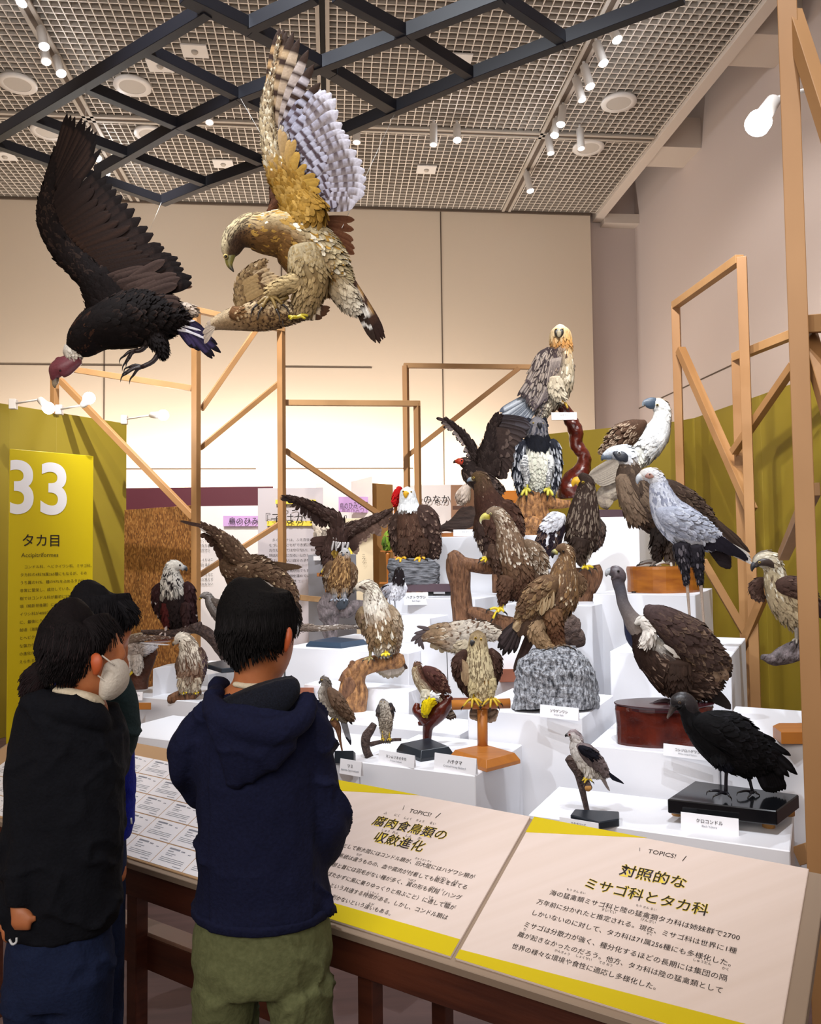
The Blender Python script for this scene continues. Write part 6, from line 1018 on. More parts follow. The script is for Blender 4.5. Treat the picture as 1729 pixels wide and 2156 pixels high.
w=foldwing(b,[(1010,780,-40,20,18),(1060,820,-50,52,34),(1110,870,-44,50,28),(1160,920,-36,24,14),(1200,955,-30,6,5)],'4d2e28','452a24',320,46,(('edge','7d5c4c',.25,0,1,'*'),))
b.row([(1150,1050,30),(1180,1050,30)],[(1170,1150,30),(1210,1165,30),(1245,1150,30)],5,30,'8d8070',None,bars=('3a2c26',4),tip='4a3c34'); b.loft('thigh',[(1030,940,-40,40,34),(1030,990,-44,34,28),(1040,1020,-44,18,16)],[(0,'c8c0a8'),(1,'dcdcd8')],180,(100,40,18)); b.loft('white_tuft',[(1040,1000,-60,14,10),(1070,985,-60,30,16),(1110,990,-60,20,12)],[(0,'e8e8e8'),(1,'dcdcdc')],180,(60,30,16))
b.leg([(1040,1015,-50,1),(1030,1030,-60,1)],[(1000,1050,-80),(1040,1060,-90),(1080,1020,-60)],'b0a040',7)
b=Bird('stuffed_yellow_bird','bright yellow small bird held under the crested goshawk',dC-.03,ZC,(1035,1080)); b.loft('body',[(1010,1140,-20,12,12),(1020,1110,-20,30,26),(1035,1060,-20,40,34),(1060,1030,-20,34,28),(1085,1020,-20,14,12)],[(0,'e6cc10'),(1,'d8be10')],180,(240,34,16)); b.row([(1000,1110,-40),(1030,1115,-40)],[(1000,1130,-40),(1035,1150,-40)],3,18,'7a6a20',None)
# small sparrowhawk on dark fork perch
dP=Dz(780,1580,PL['shik'])-.05
q=perch('forked_dark_perch','thin forked dark branch perch carrying the smallest hawk',dP,ZC,(600,1400)); q.limb('trunk',[(620,1440,0,30,28),(590,1370,0,32,30),(590,1290,0,36,32),(620,1240,0,32,30),(650,1190,0,24,22)],m_bark,.1,18); q.limb('arm',[(620,1340,0,18,16),(700,1320,0,14,13),(790,1306,0,12,12),(848,1304,0,11,11)],m_bark,.06,20)
b=Bird('stuffed_small_sparrowhawk','smallest hawk, grey-backed with barred breast, on a thin dark branch',dP,ZC,(735,1300)); b.loft('body',[(712,1010,0,14,14),(715,1035,0,34,32),(728,1080,0,50,44),(735,1140,0,50,42),(735,1210,0,40,32),(735,1290,0,26,20)],[(0,'55504e','6a6460'),(.25,'5a5450','b8b0a4'),(1,'5a5048','a89a84')],-110,(600,34,16),[('bar','5f544a',.7,.2,1,'b')],soft=(.3,.5)); b.beak([(705,1048,8),(700,1058,6),(700,1066,2)],[(0,'8a8470'),(1,'1a1a1a')],z=-28); b.eye(700,1030,-26,4,'c8a030'); b.eye(725,1030,-30,4,'c8a030')
foldwing(b,[(690,1050,-10,12,12),(684,1100,-16,20,18),(696,1160,0,10,10)],'4d4846','45403e',70,34); foldwing(b,[(765,1040,-10,14,12),(776,1090,-10,20,18),(765,1150,0,10,10)],'3a3434','33302e',70,34); b.row([(715,1230,0),(755,1230,0)],[(705,1335,0),(765,1335,0)],5,22,'6d6050',None,bars=('3a322a',5))
for x in (712,760): b.leg([(x,1240,-24,1),(x,1295,-24,1)],[(x-14,1312,-34),(x+6,1316,-40),(x+16,1306,-20)],'c8a82a',5)
# grey sparrowhawk in front of the driftwood
dG=dP-.1
b=Bird('stuffed_grey_sparrowhawk','grey-brown sparrowhawk with finely barred breast looking left, beside the standing man',dG,ZC,(400,1160)); b.loft('body',[(262,880,0,14,14),(280,872,0,32,30),(300,905,0,36,34),(295,960,0,52,46),(325,1020,0,66,56),(370,1080,0,60,50),(420,1130,0,36,30),(450,1160,0,16,14)],[(0,'6a6460','8a8480'),(.3,'6a5f56','b8b2a8'),(1,'6a5c4c','a8a090')],150,(1100,38,18),[('bar','857d74',.5,.2,.9,'b')],soft=(.3,.6))
b.beak([(262,880,10),(252,888,8),(252,898,3)],[(0,'6a6c70'),(1,'1a1a1e')],z=0); b.eye(270,870,-26,5,'d0b030'); foldwing(b,[(320,930,-40,18,16),(360,990,-50,48,32),(400,1050,-44,44,26),(450,1110,-36,34,18),(500,1160,-30,8,6)],'6a5444','5c4838',300,44,(('edge','826c5a',.25,0,1,'*'),)); b.row([(400,1120,10),(430,1130,10)],[(465,1320,10),(480,1345,10)],4,28,'8d9098',None,tip='2a2a34'); b.row([(440,1120,-20),(470,1120,-20)],[(490,1195,-20),(500,1160,-20)],3,20,'2f2c34',None)
b.leg([(375,1090,-20,1),(370,1140,-20,1)],[(340,1165,-40),(385,1165,-50)],'c8a82a',6)
q=perch('pinkish_stub_perch','small pinkish stub on a dark block under the grey sparrowhawk',dG,ZC,(430,1400),'stand'); q.limb('stub',[(330,1160,0,16,14),(360,1180,0,30,26),(385,1220,0,24,22),(400,1300,0,12,12),(420,1400,0,5,5)],m_drift,.14,20); prism('block',[q.p(360,1385,-30),q.p(500,1385,-30),q.p(515,1400,60),q.p(360,1400,60)],(0,0,-90*q.k),m_slate,q.root)
prism_=perch('red_brown_shelf_board','long red-brown board lying behind the thin forked perch',4.8,ZC,(460,1300),'base board'); prism('board',[prism_.p(320,1245,-20),prism_.p(600,1245,-20),prism_.p(600,1245,120),prism_.p(320,1245,120)],(0,0,-75*prism_.k),m_rbr,prism_.root)
for nm,lab,zx,x0,x1,y,h,D in (('wooden_base','red-brown board lying left of the grey rock',ZC,1560,1680,790,95,4.75),('wooden_base','red-brown board behind the right shoulder of the standing man',ZC,30,210,925,50,4.9),('wooden_base','golden brown board on the left behind the masked woman',ZG,1100,1310,1150,60,5.0)):
    t=perch(nm,lab,D,zx,((x0+x1)/2,y),'base board'); prism('board',[t.p(x0,y,-40),t.p(x1,y,-40),t.p(x1,y,200),t.p(x0,y,200)],(0,0,-h*t.k),m_rbr if zx is ZC else m_hwood,t.root)
zr=PL['vultR']; t=thing('orange_block','orange wooden block with a groove at the right edge',"wooden base",tuple(onz(1680,1550,zr))); o_=np.array(t.location)
prism('block',[onz(x,y,zr+.05) for x,y in ((1627,1528),(1645,1541),(1722,1541),(1722,1522),(1640,1522))],(0,0,-.05),m_hwood,t); prism('groove',[onz(x,y,zr+.04)-fw*.012 for x,y in ((1645,1541),(1718,1541),(1718,1539),(1645,1539))],(0,0,-.006),m_pine,t)
# name cards
zs,zv,zf=PL['steppe'],PL['vult'],PL['deckR']
card('カンムリオオタカ','Crested Goshawk',797,1604,872,1618,0,0,zh,25,'name card of the crested goshawk with Japanese text')
card('ハチクマ','Crested Honey Buzzard',914,1619,1002,1633,0,0,zh,33,'name card of the honey buzzard on the front plinth corner')
card('ソウゲンワシ','Steppe Eagle',1137,1509,1218,1518,0,0,zs,25,'name card leaning below the grey rock')
card('コシジロハゲワシ','White-rumped Vulture',1397,1590,1500,1603,0,0,zv,24,'name card below the dark red drum')
card('クロコンドル','Black Vulture',1434,1744,1556,1760,0,0,zf,33,'name card in front of the black lacquered stand')
card('カタグロトビ','Black-winged Kite',1178,1741,1260,1755,0,0,zf,20,'name card before the small grey kite')
card('ハクトウワシ','Bald Eagle',851,1274,902,1276,0,0,0,26,'name card below the layered rock of the white-headed eagle',D=5.95)
card('ヒゲワシ','',1162,884,1215,880,0,0,0,16,'name card fixed high on the red branch',D=7.2)
card('ダルマワシ','',955,1129,1010,1131,0,0,0,14,'name card on the high plinth beside the dark root log',D=6.95)
card('ツミ','Japanese Sparrowhawk',715,1628,760,1636,0,0,PL['deckL'],30,'name card for the small hawks beside the standing man')
card('ゴマバラワシ','Martial Eagle',262,1475,300,1479,0,0,0,17,'name card behind the masked woman near the golden brown board',D=5.2)
t=thing('white_easel_box','tilted white box with grey shadowed side on the left shelf','display box',tuple(P(350,1480,5.3))); o_=P(350,1480,5.3); ax=[P(322,1408,5.3),P(372,1400,5.5),P(372,1480,5.5),P(321,1480,5.3)]; prism('box',ax,np.array([.05,.2,0]),m_pl2,t)
# ================================================================= sloping reading table in front
Af=onz(270,1810,.75); Bf=onz(1100,2072,.75); TU=Bf-Af; TU[2]=0; TU/=np.linalg.norm(TU); TV=np.array([-TU[1],TU[0],0]); T0=onz(958,2022,.75)
zT=.945; dv=(onz(1135,1724,zT)-T0)@TV; TS=TV*dv+np.array([0,0,zT-.75]); SL=np.linalg.norm(TS); TS/=SL; TN=np.cross(TU,TS)
def tp(s,t,h=0): return T0+TU*s+TS*t+TN*h
def stpx(x,y):
    d=fw+(x-CX)/F*rt-(y-CY)/F*up; k=((T0-C0)@TN)/(d@TN); q=C0+d*k; return (q-T0)@TU,(q-T0)@TS
m_pan=mat('cream_panel','ebdcd4',.5,hex2='e5d5cb',scale=(1,30,1)); m_yel=mat('panel_yellow','d9c400',.5); m_brown=mat('stained_beam','3a1a12',.45,hex2='552a1a',scale=(3,3,26),bump=.3); m_edge=mat('beige_edge','9c8a78',.6); m_txt=mat('brown_black_ink','1a0f0c',.6)
def tpanel(name,parent,s0,s1,t0,t1,h0,h1,mt,bw=.0015): return prism(name,[tp(s0,t0,h0),tp(s1,t0,h0),tp(s1,t1,h0),tp(s0,t1,h0)],TN*(h1-h0),mt,parent,bw)
base=tp(-.6,.2); tb=thing('reading_table','sloping reading table with dark brown beam and legs in front of the display','table',(base[0],base[1],0))
tpanel('table_top',tb,-2.3,.69,-.012,SL,-.03,-.004,m_edge)
for s0,s1 in ((-2.3,-.72),(-.72,.69)):
    a=tp(s0,0.01,-.03);b_=tp(s1,0.01,-.03); prism('front_beam',[a,b_,b_+TV*.035,a+TV*.035],(0,0,-.10),m_brown,tb)
for s,t in ((-2.0,.04),(-1.2,.04),(-.31,.04),(-2.0,SL-.05),(-1.2,SL-.05),(-.31,SL-.05),(.5,SL-.05),(.5,.04)):
    p=tp(s,t,-.03); z=p[2]-.0; p=np.array([p[0],p[1],0.]); w=.045
    prism('leg',[p,p+TU*w,p+TU*w+TV*w,p+TV*w],(0,0,z-.003),m_brown,tb)
a=tp(-2.1,.1);b_=tp(-.6,.1); a[2]=b_[2]=.38; prism('lower_rail',[a,b_,b_+TV*.04,a+TV*.04],(0,0,.1),m_brown,tb); prism('rail_top_board',[a+[0,0,.1],b_+[0,0,.1],b_+TV*.07+[0,0,.1],a+TV*.07+[0,0,.1]],(0,0,.012),mat('rail_board','8d6a58',.5),tb)
for s in (-1.0,-.28):
    p=tp(s,-.0); p[2]=0; prism('foot_plank',[p,p+TU*.14,p+TU*.14+TV*.6,p+TV*.6],(0,0,.035),mat('foot_plank_wood','6d4a34',.6),tb)
def panel(lab,s0,s1):
    t=thing('topic_panel',lab,'information panel',tuple(tp((s0+s1)/2,.2,-.004))); tpanel('panel_board',t,s0,s1,.003,SL,-.004,.004,m_pan); return t
def ttext(t,s,x,y,x2,nm='lettering',m=None,px=None,bold=.0,align='LEFT',shear=0,hgt=None):
    """text starting at pixel (x,y) and as wide as the run to pixel x2 on the same table line"""
    s0,t0=stpx(x,y); lo,hi=s0,s0+1.2
    for _ in range(30):
        mid=(lo+hi)/2; q=tp(mid,t0,.005)-C0; xx=CX+F*(q@rt)/(q@fw); lo,hi=(mid,hi) if xx<x2 else (lo,mid)
    wdt=lo-s0; n=sum(1 if ord(c)>255 else .56 for c in s); size=wdt/n/1.0
    o=text(nm,s,tp(s0,t0,.0045),TU,TS,size,m or m_txt,t,bold=bold,shear=shear,lift=.0008)
    return o
def halo(t,x,y,x2,y2,w):
    s0,t0=stpx(x,y); s1,_=stpx(x2,y2); prism('highlight',[tp(s0,t0,.004),tp(s1,t0,.004),tp(s1,t0+w,.004),tp(s0,t0+w,.004)],TN*.0004,mat('soft_yellow','e6d58a',.6),t,0)
p2_=panel('large cream panel at right about ospreys and hawks with yellow bands',0.0,.655)
prism('yellow_band',[tp(0,.003,.004),tp(.655,.003,.004),tp(.655,.052,.004),tp(0,.026,.004)],TN*.0006,m_yel,p2_,0); prism('yellow_band',[tp(0,SL,.004),tp(0,SL-.058,.004),tp(.30,SL,.004)],-TN*-.0006,m_yel,p2_,0)
for q in [('\\',1345,1795,1352),('TOPICS!',1364,1799,1428),('/',1437,1816,1449)]: ttext(p2_,*q)
m_halo=mat('title_halo_yellow','f2d94e',.6)
for q in [('対照的な',1303,1843,1444),('ミサゴ科とタカ科',1227,1870,1490)]: ttext(p2_,*q,m=m_halo,bold=.035,nm='title_halo').location-=Vector(TN*.0006); ttext(p2_,*q,bold=.006,nm='title')
for q in [('海の猛禽類ミサゴ科と陸の猛禽類タカ科は姉妹群で2700',1157,1886,1562),('万年前に分かれたと推定される。現在、ミサゴ科は世界に1種',1130,1905,1552),('しかいないのに対して、タカ科は71属256種にも多様化した。',1118,1928,1556),('ミサゴは分散力が強く、種分化するほどの長期には集団の隔',1102,1953,1531),('離が起きなかったのだろう。他方、タカ科は陸の猛禽類として',1090,1974,1522),('世界の様々な環境や食性に適応し多様化した。',1077,1999,1391)]: ttext(p2_,*q,bold=.0)
for q in [('もう きん るい',1193,1877,1236),('もう きん るい',1339,1911,1386),('すいてい',1266,1920,1297),('げんざい',1349,1941,1381),('ぞく',1361,1971,1374),('しゅうだん',1459,2026,1498),('かく',1520,2044,1536),('り',1101,1962,1108),('かんきょう',1168,2006,1200),('しょくせい',1212,2017,1246),('てき おう',1261,2031,1292)]: ttext(p2_,*q)
p1_=panel('cream panel in the middle about convergent evolution of vultures with yellow bands',-.70,-.012)
prism('yellow_band',[tp(-.70,.003,.004),tp(-.012,.003,.004),tp(-.012,.05,.004),tp(-.70,.045,.004)],TN*.0006,m_yel,p1_,0); prism('yellow_band',[tp(-.70,SL,.004),tp(-.70,SL-.055,.004),tp(-.36,SL,.004)],TN*.0006,m_yel,p1_,0)
for q in [('\\',846,1707,853),('TOPICS!',861,1713,910),('/',917,1725,927)]: ttext(p1_,*q)
for q in [('腐肉食鳥類の',783,1737,937),('収斂進化',784,1771,888)]: ttext(p1_,*q,m=m_halo,bold=.03,nm='title_halo').location-=Vector(TN*.0006); ttext(p1_,*q,bold=.006,nm='title')
for q in [('類として新大陸にはコンドル類が、旧大陸にはハゲワシ類が',711,1783,998),('は系統は違うものの、血や腐肉が付着しても衛生を保てる',703,1804,983),('頭部と首には羽毛がない種が多く、翼の形も帆翔（ハング',689,1823,970),('ばたかずに風に乗りゆっくりと飛ぶこと）に適して幅が',688,1845,957),('という共通する特徴がある。しかし、コンドル類は',693,1869,941),('は利かないという違いもある。',688,1891,828)]: ttext(p1_,*q,bold=.0)
for q in [('ふ',808,1716,814),('にく',830,1720,842),('しょく',850,1726,867),('ちょう',876,1731,893),('るい',904,1737,917),('しゅう',803,1752,820),('れん',826,1757,838),('しん',853,1764,866),('か',879,1770,886),('きゅうたいりく',874,1811,909),('ちが',750,1803,760),('えいせい',918,1850,942),('たも',956,1859,966),('つばさ',858,1856,875),('はんしょう',907,1872,934),('てき',902,1893,912),('はば',936,1905,948),('とくちょう',774,1881,797),('ちが',776,1907,786)]: ttext(p1_,*q)
# the card board
cb=thing('card_board','cream board holding rows of small white species cards, left part of the table','information panel',tuple(tp(-1.4,.2,-.004))); tpanel('board',cb,-2.28,-.705,0,SL,-.004,.001,mat('card_board_tan','b8956e',.6))
m_ct=mat('faint_print','6a6e7c',.6)
rr=random.Random(3); cm=None
for i in range(11):
    for j in range(6 if i>5 else 5):
        s=-.895-.1405*i; t=.006+.0785*j
        if t+.074>SL or s<-2.28 or (i>4 and j>4): continue
        if cm is None:
            c=tpanel('species_card',cb,s,s+.137,t,t+.0745,.001,.0022,m_card,0); cm=c; c0=np.array(c.location); cw=c0+np.array(cb.location); cs,ct=s,t
            # print: title, tag, a few lines, as thin ink strips joined
            v=[];f=[]
            L_=[(.02,.060,.045,.006),(.072,.059,.016,.004),(.022,.052,.025,.003),(.105,.055,.012,.003),(.024,.044,.04,.0022),(.026,.038,.03,.0022)]+[(.018,.028-.006*k,.1-.02*(k==3),.002) for k in range(3)]+[(.09,.006,.035,.0025)]
            for a,b_,w_,h_ in L_:
                n_=max(int(w_/.0045),1)
                for k in range(n_):
                    x0=a+k*w_/n_; x1=x0+w_/n_*.72; n0=len(v)
                    for X,Y in ((x0,b_),(x1,b_),(x1,b_+h_),(x0,b_+h_)): v.append(tp(s+X,t+Y,.0026)-cw)
                    f.append((n0,n0+1,n0+2,n0+3))
            pm=mesh('print',v,f); pm.materials.append(m_ct); o=link('print_lines',pm,None,c); o['kind']='stuff'
        else:
            o=cm.copy(); COL.objects.link(o); o.location=Vector(c0+TU*(s-cs)+TS*(t-ct))
            q=bpy.data.objects.new('print_lines',pm); COL.objects.link(q); q.parent=o; q['kind']='stuff'
# ================================================================= the visitors
def cloth(name,hexc,rough=.9,sc=140,h2=None,sheen=.0):
    m=mat(name,hexc,rough,hex2=h2 or hexc,scale=(sc,sc,sc),bump=.25,spec=.15); m.node_tree.nodes['Principled BSDF'].inputs['Sheen Weight'].default_value=sheen; m.node_tree.nodes['Principled BSDF'].inputs['Sheen Roughness'].default_value=.5; return m
def fused(b,name,lofts,mt,voxel=.008,folds=0.,ff=(9,4,22),smooth=3,parent=None,lab=None,seed=1,extra=None):
    V_=[];F_=[]
    for sp in lofts:
        c,ts,rw,rd,t,side,dep,th=b.ring(sp,5,20); n=len(c); o=sum(len(x) for x in V_)
        v=c[:,None]+rw[:,None,None]*np.cos(th)[None,:,None]*side[:,None]+rd[:,None,None]*np.sin(th)[None,:,None]*dep[:,None]
        V_.append(np.vstack([v.reshape(-1,3),c[:1]-t[:1]*min(rw[0]*.3,9*b.k),c[-1:]+t[-1:]*min(rw[-1]*.3,9*b.k)])); N=o+n*20
        for j in range(n-1):
            for i in range(20): F_.append((o+j*20+i,o+j*20+(i+1)%20,o+(j+1)*20+(i+1)%20,o+(j+1)*20+i))
        for i in range(20): F_.append((N,o+(i+1)%20,o+i)); F_.append((N+1,o+(n-1)*20+i,o+(n-1)*20+(i+1)%20))
    V_=np.vstack(V_)-b.o; me=mesh(name,V_,F_); bm=bmesh.new(); bm.from_mesh(me); bmesh.ops.recalc_face_normals(bm,faces=bm.faces); bm.to_mesh(me); bm.free()
    o=link(name,me,None,None); r=o.modifiers.new('r','REMESH'); r.mode='VOXEL'; r.voxel_size=voxel; r.use_smooth_shade=True
    s=o.modifiers.new('s','SMOOTH'); s.iterations=smooth*3; s.factor=.5; bpy.context.view_layer.update()
    m2=bpy.data.meshes.new_from_object(o.evaluated_get(bpy.context.evaluated_depsgraph_get())); bpy.data.objects.remove(o)
    if folds:
        n=len(m2.vertices); co=np.empty(n*3,np.float32); m2.vertices.foreach_get('co',co); co=co.reshape(-1,3); no=np.empty(n*3,np.float32); m2.vertex_normals.foreach_get('vector',no); no=no.reshape(-1,3)
        q=co+b.o; w=noise3(q,7,seed)*1.6+noise3(q,19,seed+2)*.5
        r1=1-np.abs(np.sin(q[:,2]*ff[2]*.5+q[:,0]*ff[0]*.5+w*1.6+seed)); r2=1-np.abs(np.sin(q[:,0]*ff[2]*.55-q[:,2]*ff[1]+w*2+seed*2))
        a=r1**3*1.1*np.clip(noise3(q,6,seed+5)+.55,0,1.2)+r2**3*.7*np.clip(noise3(q,5,seed+9)+.3,0,1)-.35+noise3(q,14,seed)*.5
        if extra is not None: a=a*extra(q)
        co=co+no*(a*folds)[:,None]; m2.vertices.foreach_set('co',co.astype(np.float32).ravel())
    m2.materials.clear(); m2.name=name; q=link(name,m2,mt,parent if parent is not None else b.root); 
    if lab:q['label']=lab
    m2.polygons.foreach_set('use_smooth',np.ones(len(m2.polygons),bool)); return q
m_sk=mat('skin','a8643c',.5,hex2='b06e46',scale=(40,40,40)); m_sk.node_tree.nodes['Principled BSDF'].inputs['Subsurface Weight'].default_value=.15; m_sk.node_tree.nodes['Principled BSDF'].inputs['Subsurface Radius'].default_value=(.02,.008,.004)
m_navy=cloth('navy_hoodie','10132a',h2='141832'); m_blackh=cloth('black_hoodie','0d0e14',h2='101219'); m_olive=cloth('olive_trousers','565a3c',h2='626646',sc=90); m_denim=cloth('dark_denim','171f38',h2='1a2440'); m_fleece=cloth('black_fleece','0b0d16',h2='161a26',sc=300,sheen=.05)
m_teal=cloth('dark_teal_jacket','1d2a2c',h2='223032'); m_blue=cloth('royal_blue_jacket','0c1570',h2='0e1a84'); m_mask=cloth('white_face_mask','cfc8bc',h2='c8c0b4',sheen=0); m_coll=cloth('cream_collar','cfc4ae',h2='c4b8a0'); m_shoe=mat('dark_shoe','15141a',.5)
def fingers(x,y,z,dx,dy,l,n=5,r=5): return [[(x+i*r*1.5,y,z,r*1.2,r),(x+i*r*1.5+dx*.5,y+dy*.5,z,r,r),(x+i*r*1.4+dx,y+dy*(1-.08*abs(i-1)),z+l,r*.75,r*.75)] for i in range(n)]
HAIRP=[('streak','1d1a1c',.25,0,1,'*')]
# --- man with navy hoodie
b=Bird('person','person seen from behind in a navy hoodie and olive trousers, short black hair and glasses',1.85,(0,0,1),(553,2600),'person')
FL=onz(553,2600,0); b.root.location=Vector((P(553,1900,1.85)[0],P(553,1900,1.85)[1],0)); b.o=np.array(b.root.location)
yF=1078+ (lambda q:0)(0)
def ypx(x,z,D):
    """pixel row of height z at column x and distance D"""
    lo,hi=0,6000
    for _ in range(40):
        m_=(lo+hi)/2
        if P(x,m_,D)[2]>z: lo=m_
        else: hi=m_
    return lo
yf=ypx(553,.0,1.85)
fused(b,'body',[[(545,1250,2,18,20),(546,1270,6,56,60),(549,1305,12,70,78),(560,1350,18,62,76),(572,1392,34,44,60),(582,1415,46,22,30)],
  [(545,1340,-5,50,54),(539,1400,-5,45,46),(538,1440,0,52,50),(540,1480,5,110,66),(545,1560,10,128,82),(548,1700,10,118,84),(552,1850,10,118,86),(553,1980,5,104,80),(553,2010,5,80,66)],
  [(440,1520,0,36,36),(406,1590,5,26,32),(396,1630,36,22,26),(440,1684,120,22,24),(520,1700,160,20,22),(556,1702,165,22,14),(575,1704,165,14,10)],[(650,1520,0,36,36),(670,1600,5,26,32),(684,1740,26,26,32),(640,1790,120,26,26),(570,1760,160,20,22),(540,1748,165,22,14),(520,1744,165,14,10)],
  [(486,2070,0,44,56),(478,2250,5,46,56),(478,2400,0,42,46),(478,yf-60,0,28,32),(478,yf-20,-5,24,30)],[(626,2070,0,44,56),(632,2250,5,46,56),(630,2400,0,42,46),(632,yf-60,0,28,32),(632,yf-20,-5,24,30)],
  [(598,1350,92,9,12),(603,1362,104,8,10),(600,1372,96,6,8)]]+[[(575+i*0,1698+i*5,160,5,5),(592,1700+i*5,158,4.5,4.5),(606,1702+i*6,150,3.5,3.5)] for i in range(4)]+[[(522,1740+i*5,160,5,5),(505,1742+i*5,158,4.5,4.5),(490,1744+i*6,150,3.5,3.5)] for i in range(4)]+[[(566,1694,160,5,5),(578,1684,156,4,4)],[(530,1736,160,5,5),(518,1726,156,4,4)]],m_sk,.006,smooth=2)
fused(b,'ear',[[(603,1320,-40,5,5),(607,1329,-46,8,8),(607,1346,-48,8,9),(604,1362,-46,6,7),(601,1372,-42,4,4)],[(600,1345,-30,6,10),(597,1350,-22,8,12)]],mat('ear_skin_lit','b4552c',.5),.003,smooth=1)  # orange light on the ear is put into its colour
b.loft('hair',[(545,1226,0,26,26),(541,1240,0,64,66),(541,1275,0,80,92),(540,1308,-4,78,94),(532,1342,-14,64,82),(534,1366,-22,50,62),(538,1382,-26,40,36)],[(0,'0e0c0d'),(1,'0d0b0c')],180,(5200,34,2.6,(0,1),.25),HAIRP)
b.loft('hair',[(590,1268,60,24,40),(612,1300,60,16,40),(616,1328,50,8,24)],[(0,'0e0c0d'),(1,'0d0b0c')],180,(400,24,2.6,(0,1),.3),HAIRP)
g=b.leg([(606,1326,-46,1),(616,1322,-10,1),(625,1316,30,1)],[],'14141a',1.5,name='glasses_arm'); 
gl=b.solid('glasses_lens',[(622,1308,52,1,2),(625,1316,52,3,14),(626,1328,52,3,15),(623,1340,52,1.5,6)],[(0,'b8c0c8'),(1,'b8c0c8')])
fused(b,'hoodie',[[(541,1452,0,60,54),(541,1474,0,100,72),(543,1506,5,132,92),(546,1560,10,142,104),(547,1650,10,142,112),(550,1760,10,142,112),(552,1860,8,146,112),(553,1890,6,150,114),(553,1905,5,149,116),(553,1908,5,146,114)],
  [(462,1494,0,42,44),(418,1530,0,44,50),(394,1580,5,40,50),(388,1626,26,36,46),(420,1668,90,34,40),(500,1692,140,32,36)],
  [(628,1492,0,42,44),(662,1530,0,42,50),(672,1590,0,39,48),(680,1650,3,38,48),(694,1700,8,42,50),(694,1760,16,42,48),(672,1800,60,34,40),(600,1775,140,32,36)]],m_navy,.006,.008,(16,8,40),smooth=2,extra=lambda q:1+1.3*(np.abs((q-b.o)@rt)>.115))
fused(b,'hem_band',[[(553,1896,5,151,117),(553,1918,5,148,115)]],m_navy,.006,smooth=1)
fused(b,'hood',[[(458,1456,-10,18,20),(448,1478,-46,22,24),(462,1505,-90,28,24),(505,1528,-116,28,24),(560,1538,-122,28,24),(610,1530,-112,28,24),(642,1504,-80,26,24),(644,1470,-40,22,22)],
  [(540,1500,-70,98,44),(530,1545,-96,92,36),(516,1590,-100,66,30),(500,1630,-98,36,22),(490,1658,-92,12,12)],[(598,1545,-96,40,28),(560,1590,-104,34,24),(520,1640,-100,16,16)],[(452,1452,0,20,22),(462,1440,20,20,20),(480,1440,40,14,14)]],m_navy,.006,.006,(14,20,40),smooth=2,seed=4)
fused(b,'hood_lining',[[(538,1450,-44,84,22),(542,1468,-54,92,38),(550,1496,-76,90,36),(556,1516,-90,60,20)]],m_fleece,.006,.002,smooth=2,lab='black fleece lining of the hood')
fused(b,'collar',[[(492,1440,-34,6,8),(538,1446,-48,8,8),(580,1440,-34,6,8)]],m_coll,.004,smooth=1)
fused(b,'trousers',[[(553,1902,5,134,100),(553,1960,5,147,112),(553,2020,5,148,118),(553,2050,5,138,108)],[(482,2050,5,70,104),(472,2200,5,66,84),(470,2400,0,58,66),(470,yf-40,0,50,58)],[(628,2050,5,70,104),(640,2200,5,64,84),(640,2400,0,58,66),(640,yf-40,0,50,58)]],m_olive,.007,.011,(10,6,26),smooth=2,seed=3)
for x in (475,635): fused(b,'shoe',[[(x,yf-30,-20,40,30),(x,yf-24,40,42,30)],[(x,yf-16,-40,34,16),(x,yf-14,40,40,18),(x,yf-12,130,34,12)]],m_shoe,.008,smooth=1)
# --- woman with mask
DW=2.0; b=Bird('person','person in a black hoodie with a ponytail and white face mask',DW,(0,0,1),(130,2300),'person')
yf=ypx(120,0,DW); b.root.location=Vector((P(120,1900,DW)[0],P(120,1900,DW)[1],0)); b.o=np.array(b.root.location)
fused(b,'body',[[(172,1312,5,18,18),(178,1330,8,54,52),(186,1365,10,66,66),(194,1410,10,56,58),(205,1445,10,40,44),(216,1462,10,18,22)],[(252,1356,10,7,9),(257,1378,10,9,9),(252,1392,10,6,8)],
  [(170,1400,10,44,44),(166,1450,8,46,44),(160,1490,5,70,54),(140,1560,5,96,72),(135,1700,5,100,80),(132,1880,5,104,84),(130,1980,5,92,78)],
  [(75,1540,-10,30,32),(60,1640,-20,27,28),(55,1740,-30,24,24),(42,1850,-60,19,20),(40,1905,-80,17,16),(46,1930,-90,22,14),(50,1948,-92,14,10)],[(200,1550,40,30,30),(120,1750,60,24,24),(20,1900,20,18,18),(10,1950,-40,18,14)],
  [(88,2040,0,48,66),(90,2250,0,48,56),(90,yf-30,0,26,30)],[(172,2040,10,46,64),(172,2250,10,46,54),(172,yf-30,10,26,30)]]
  +[[(34+i*9,1928+i*2,-96,6,6),(28+i*10,1945+i*1,-100,5.5,5.5),(34+i*10,1958,-92,4.5,4.5)] for i in range(4)]+[[(60,1925,-90,6,6),(72,1932,-94,5,5),(76,1940,-92,4,4)]]+[[(4+i*8,1950,-50,5,5),(6+i*8,1972,-54,4.5,4.5),(12+i*8,1984,-50,3.5,3.5)] for i in range(4)]+[[(20,1944,-50,5,5),(30,1956,-56,4,4)]],m_sk,.006,smooth=2)
fused(b,'ear',[[(198,1378,-58,8,5),(203,1390,-64,13,7),(204,1406,-64,11,7),(201,1420,-60,6,5)]],mat('ear_skin_lit','b4552c',.5),.003,smooth=1)
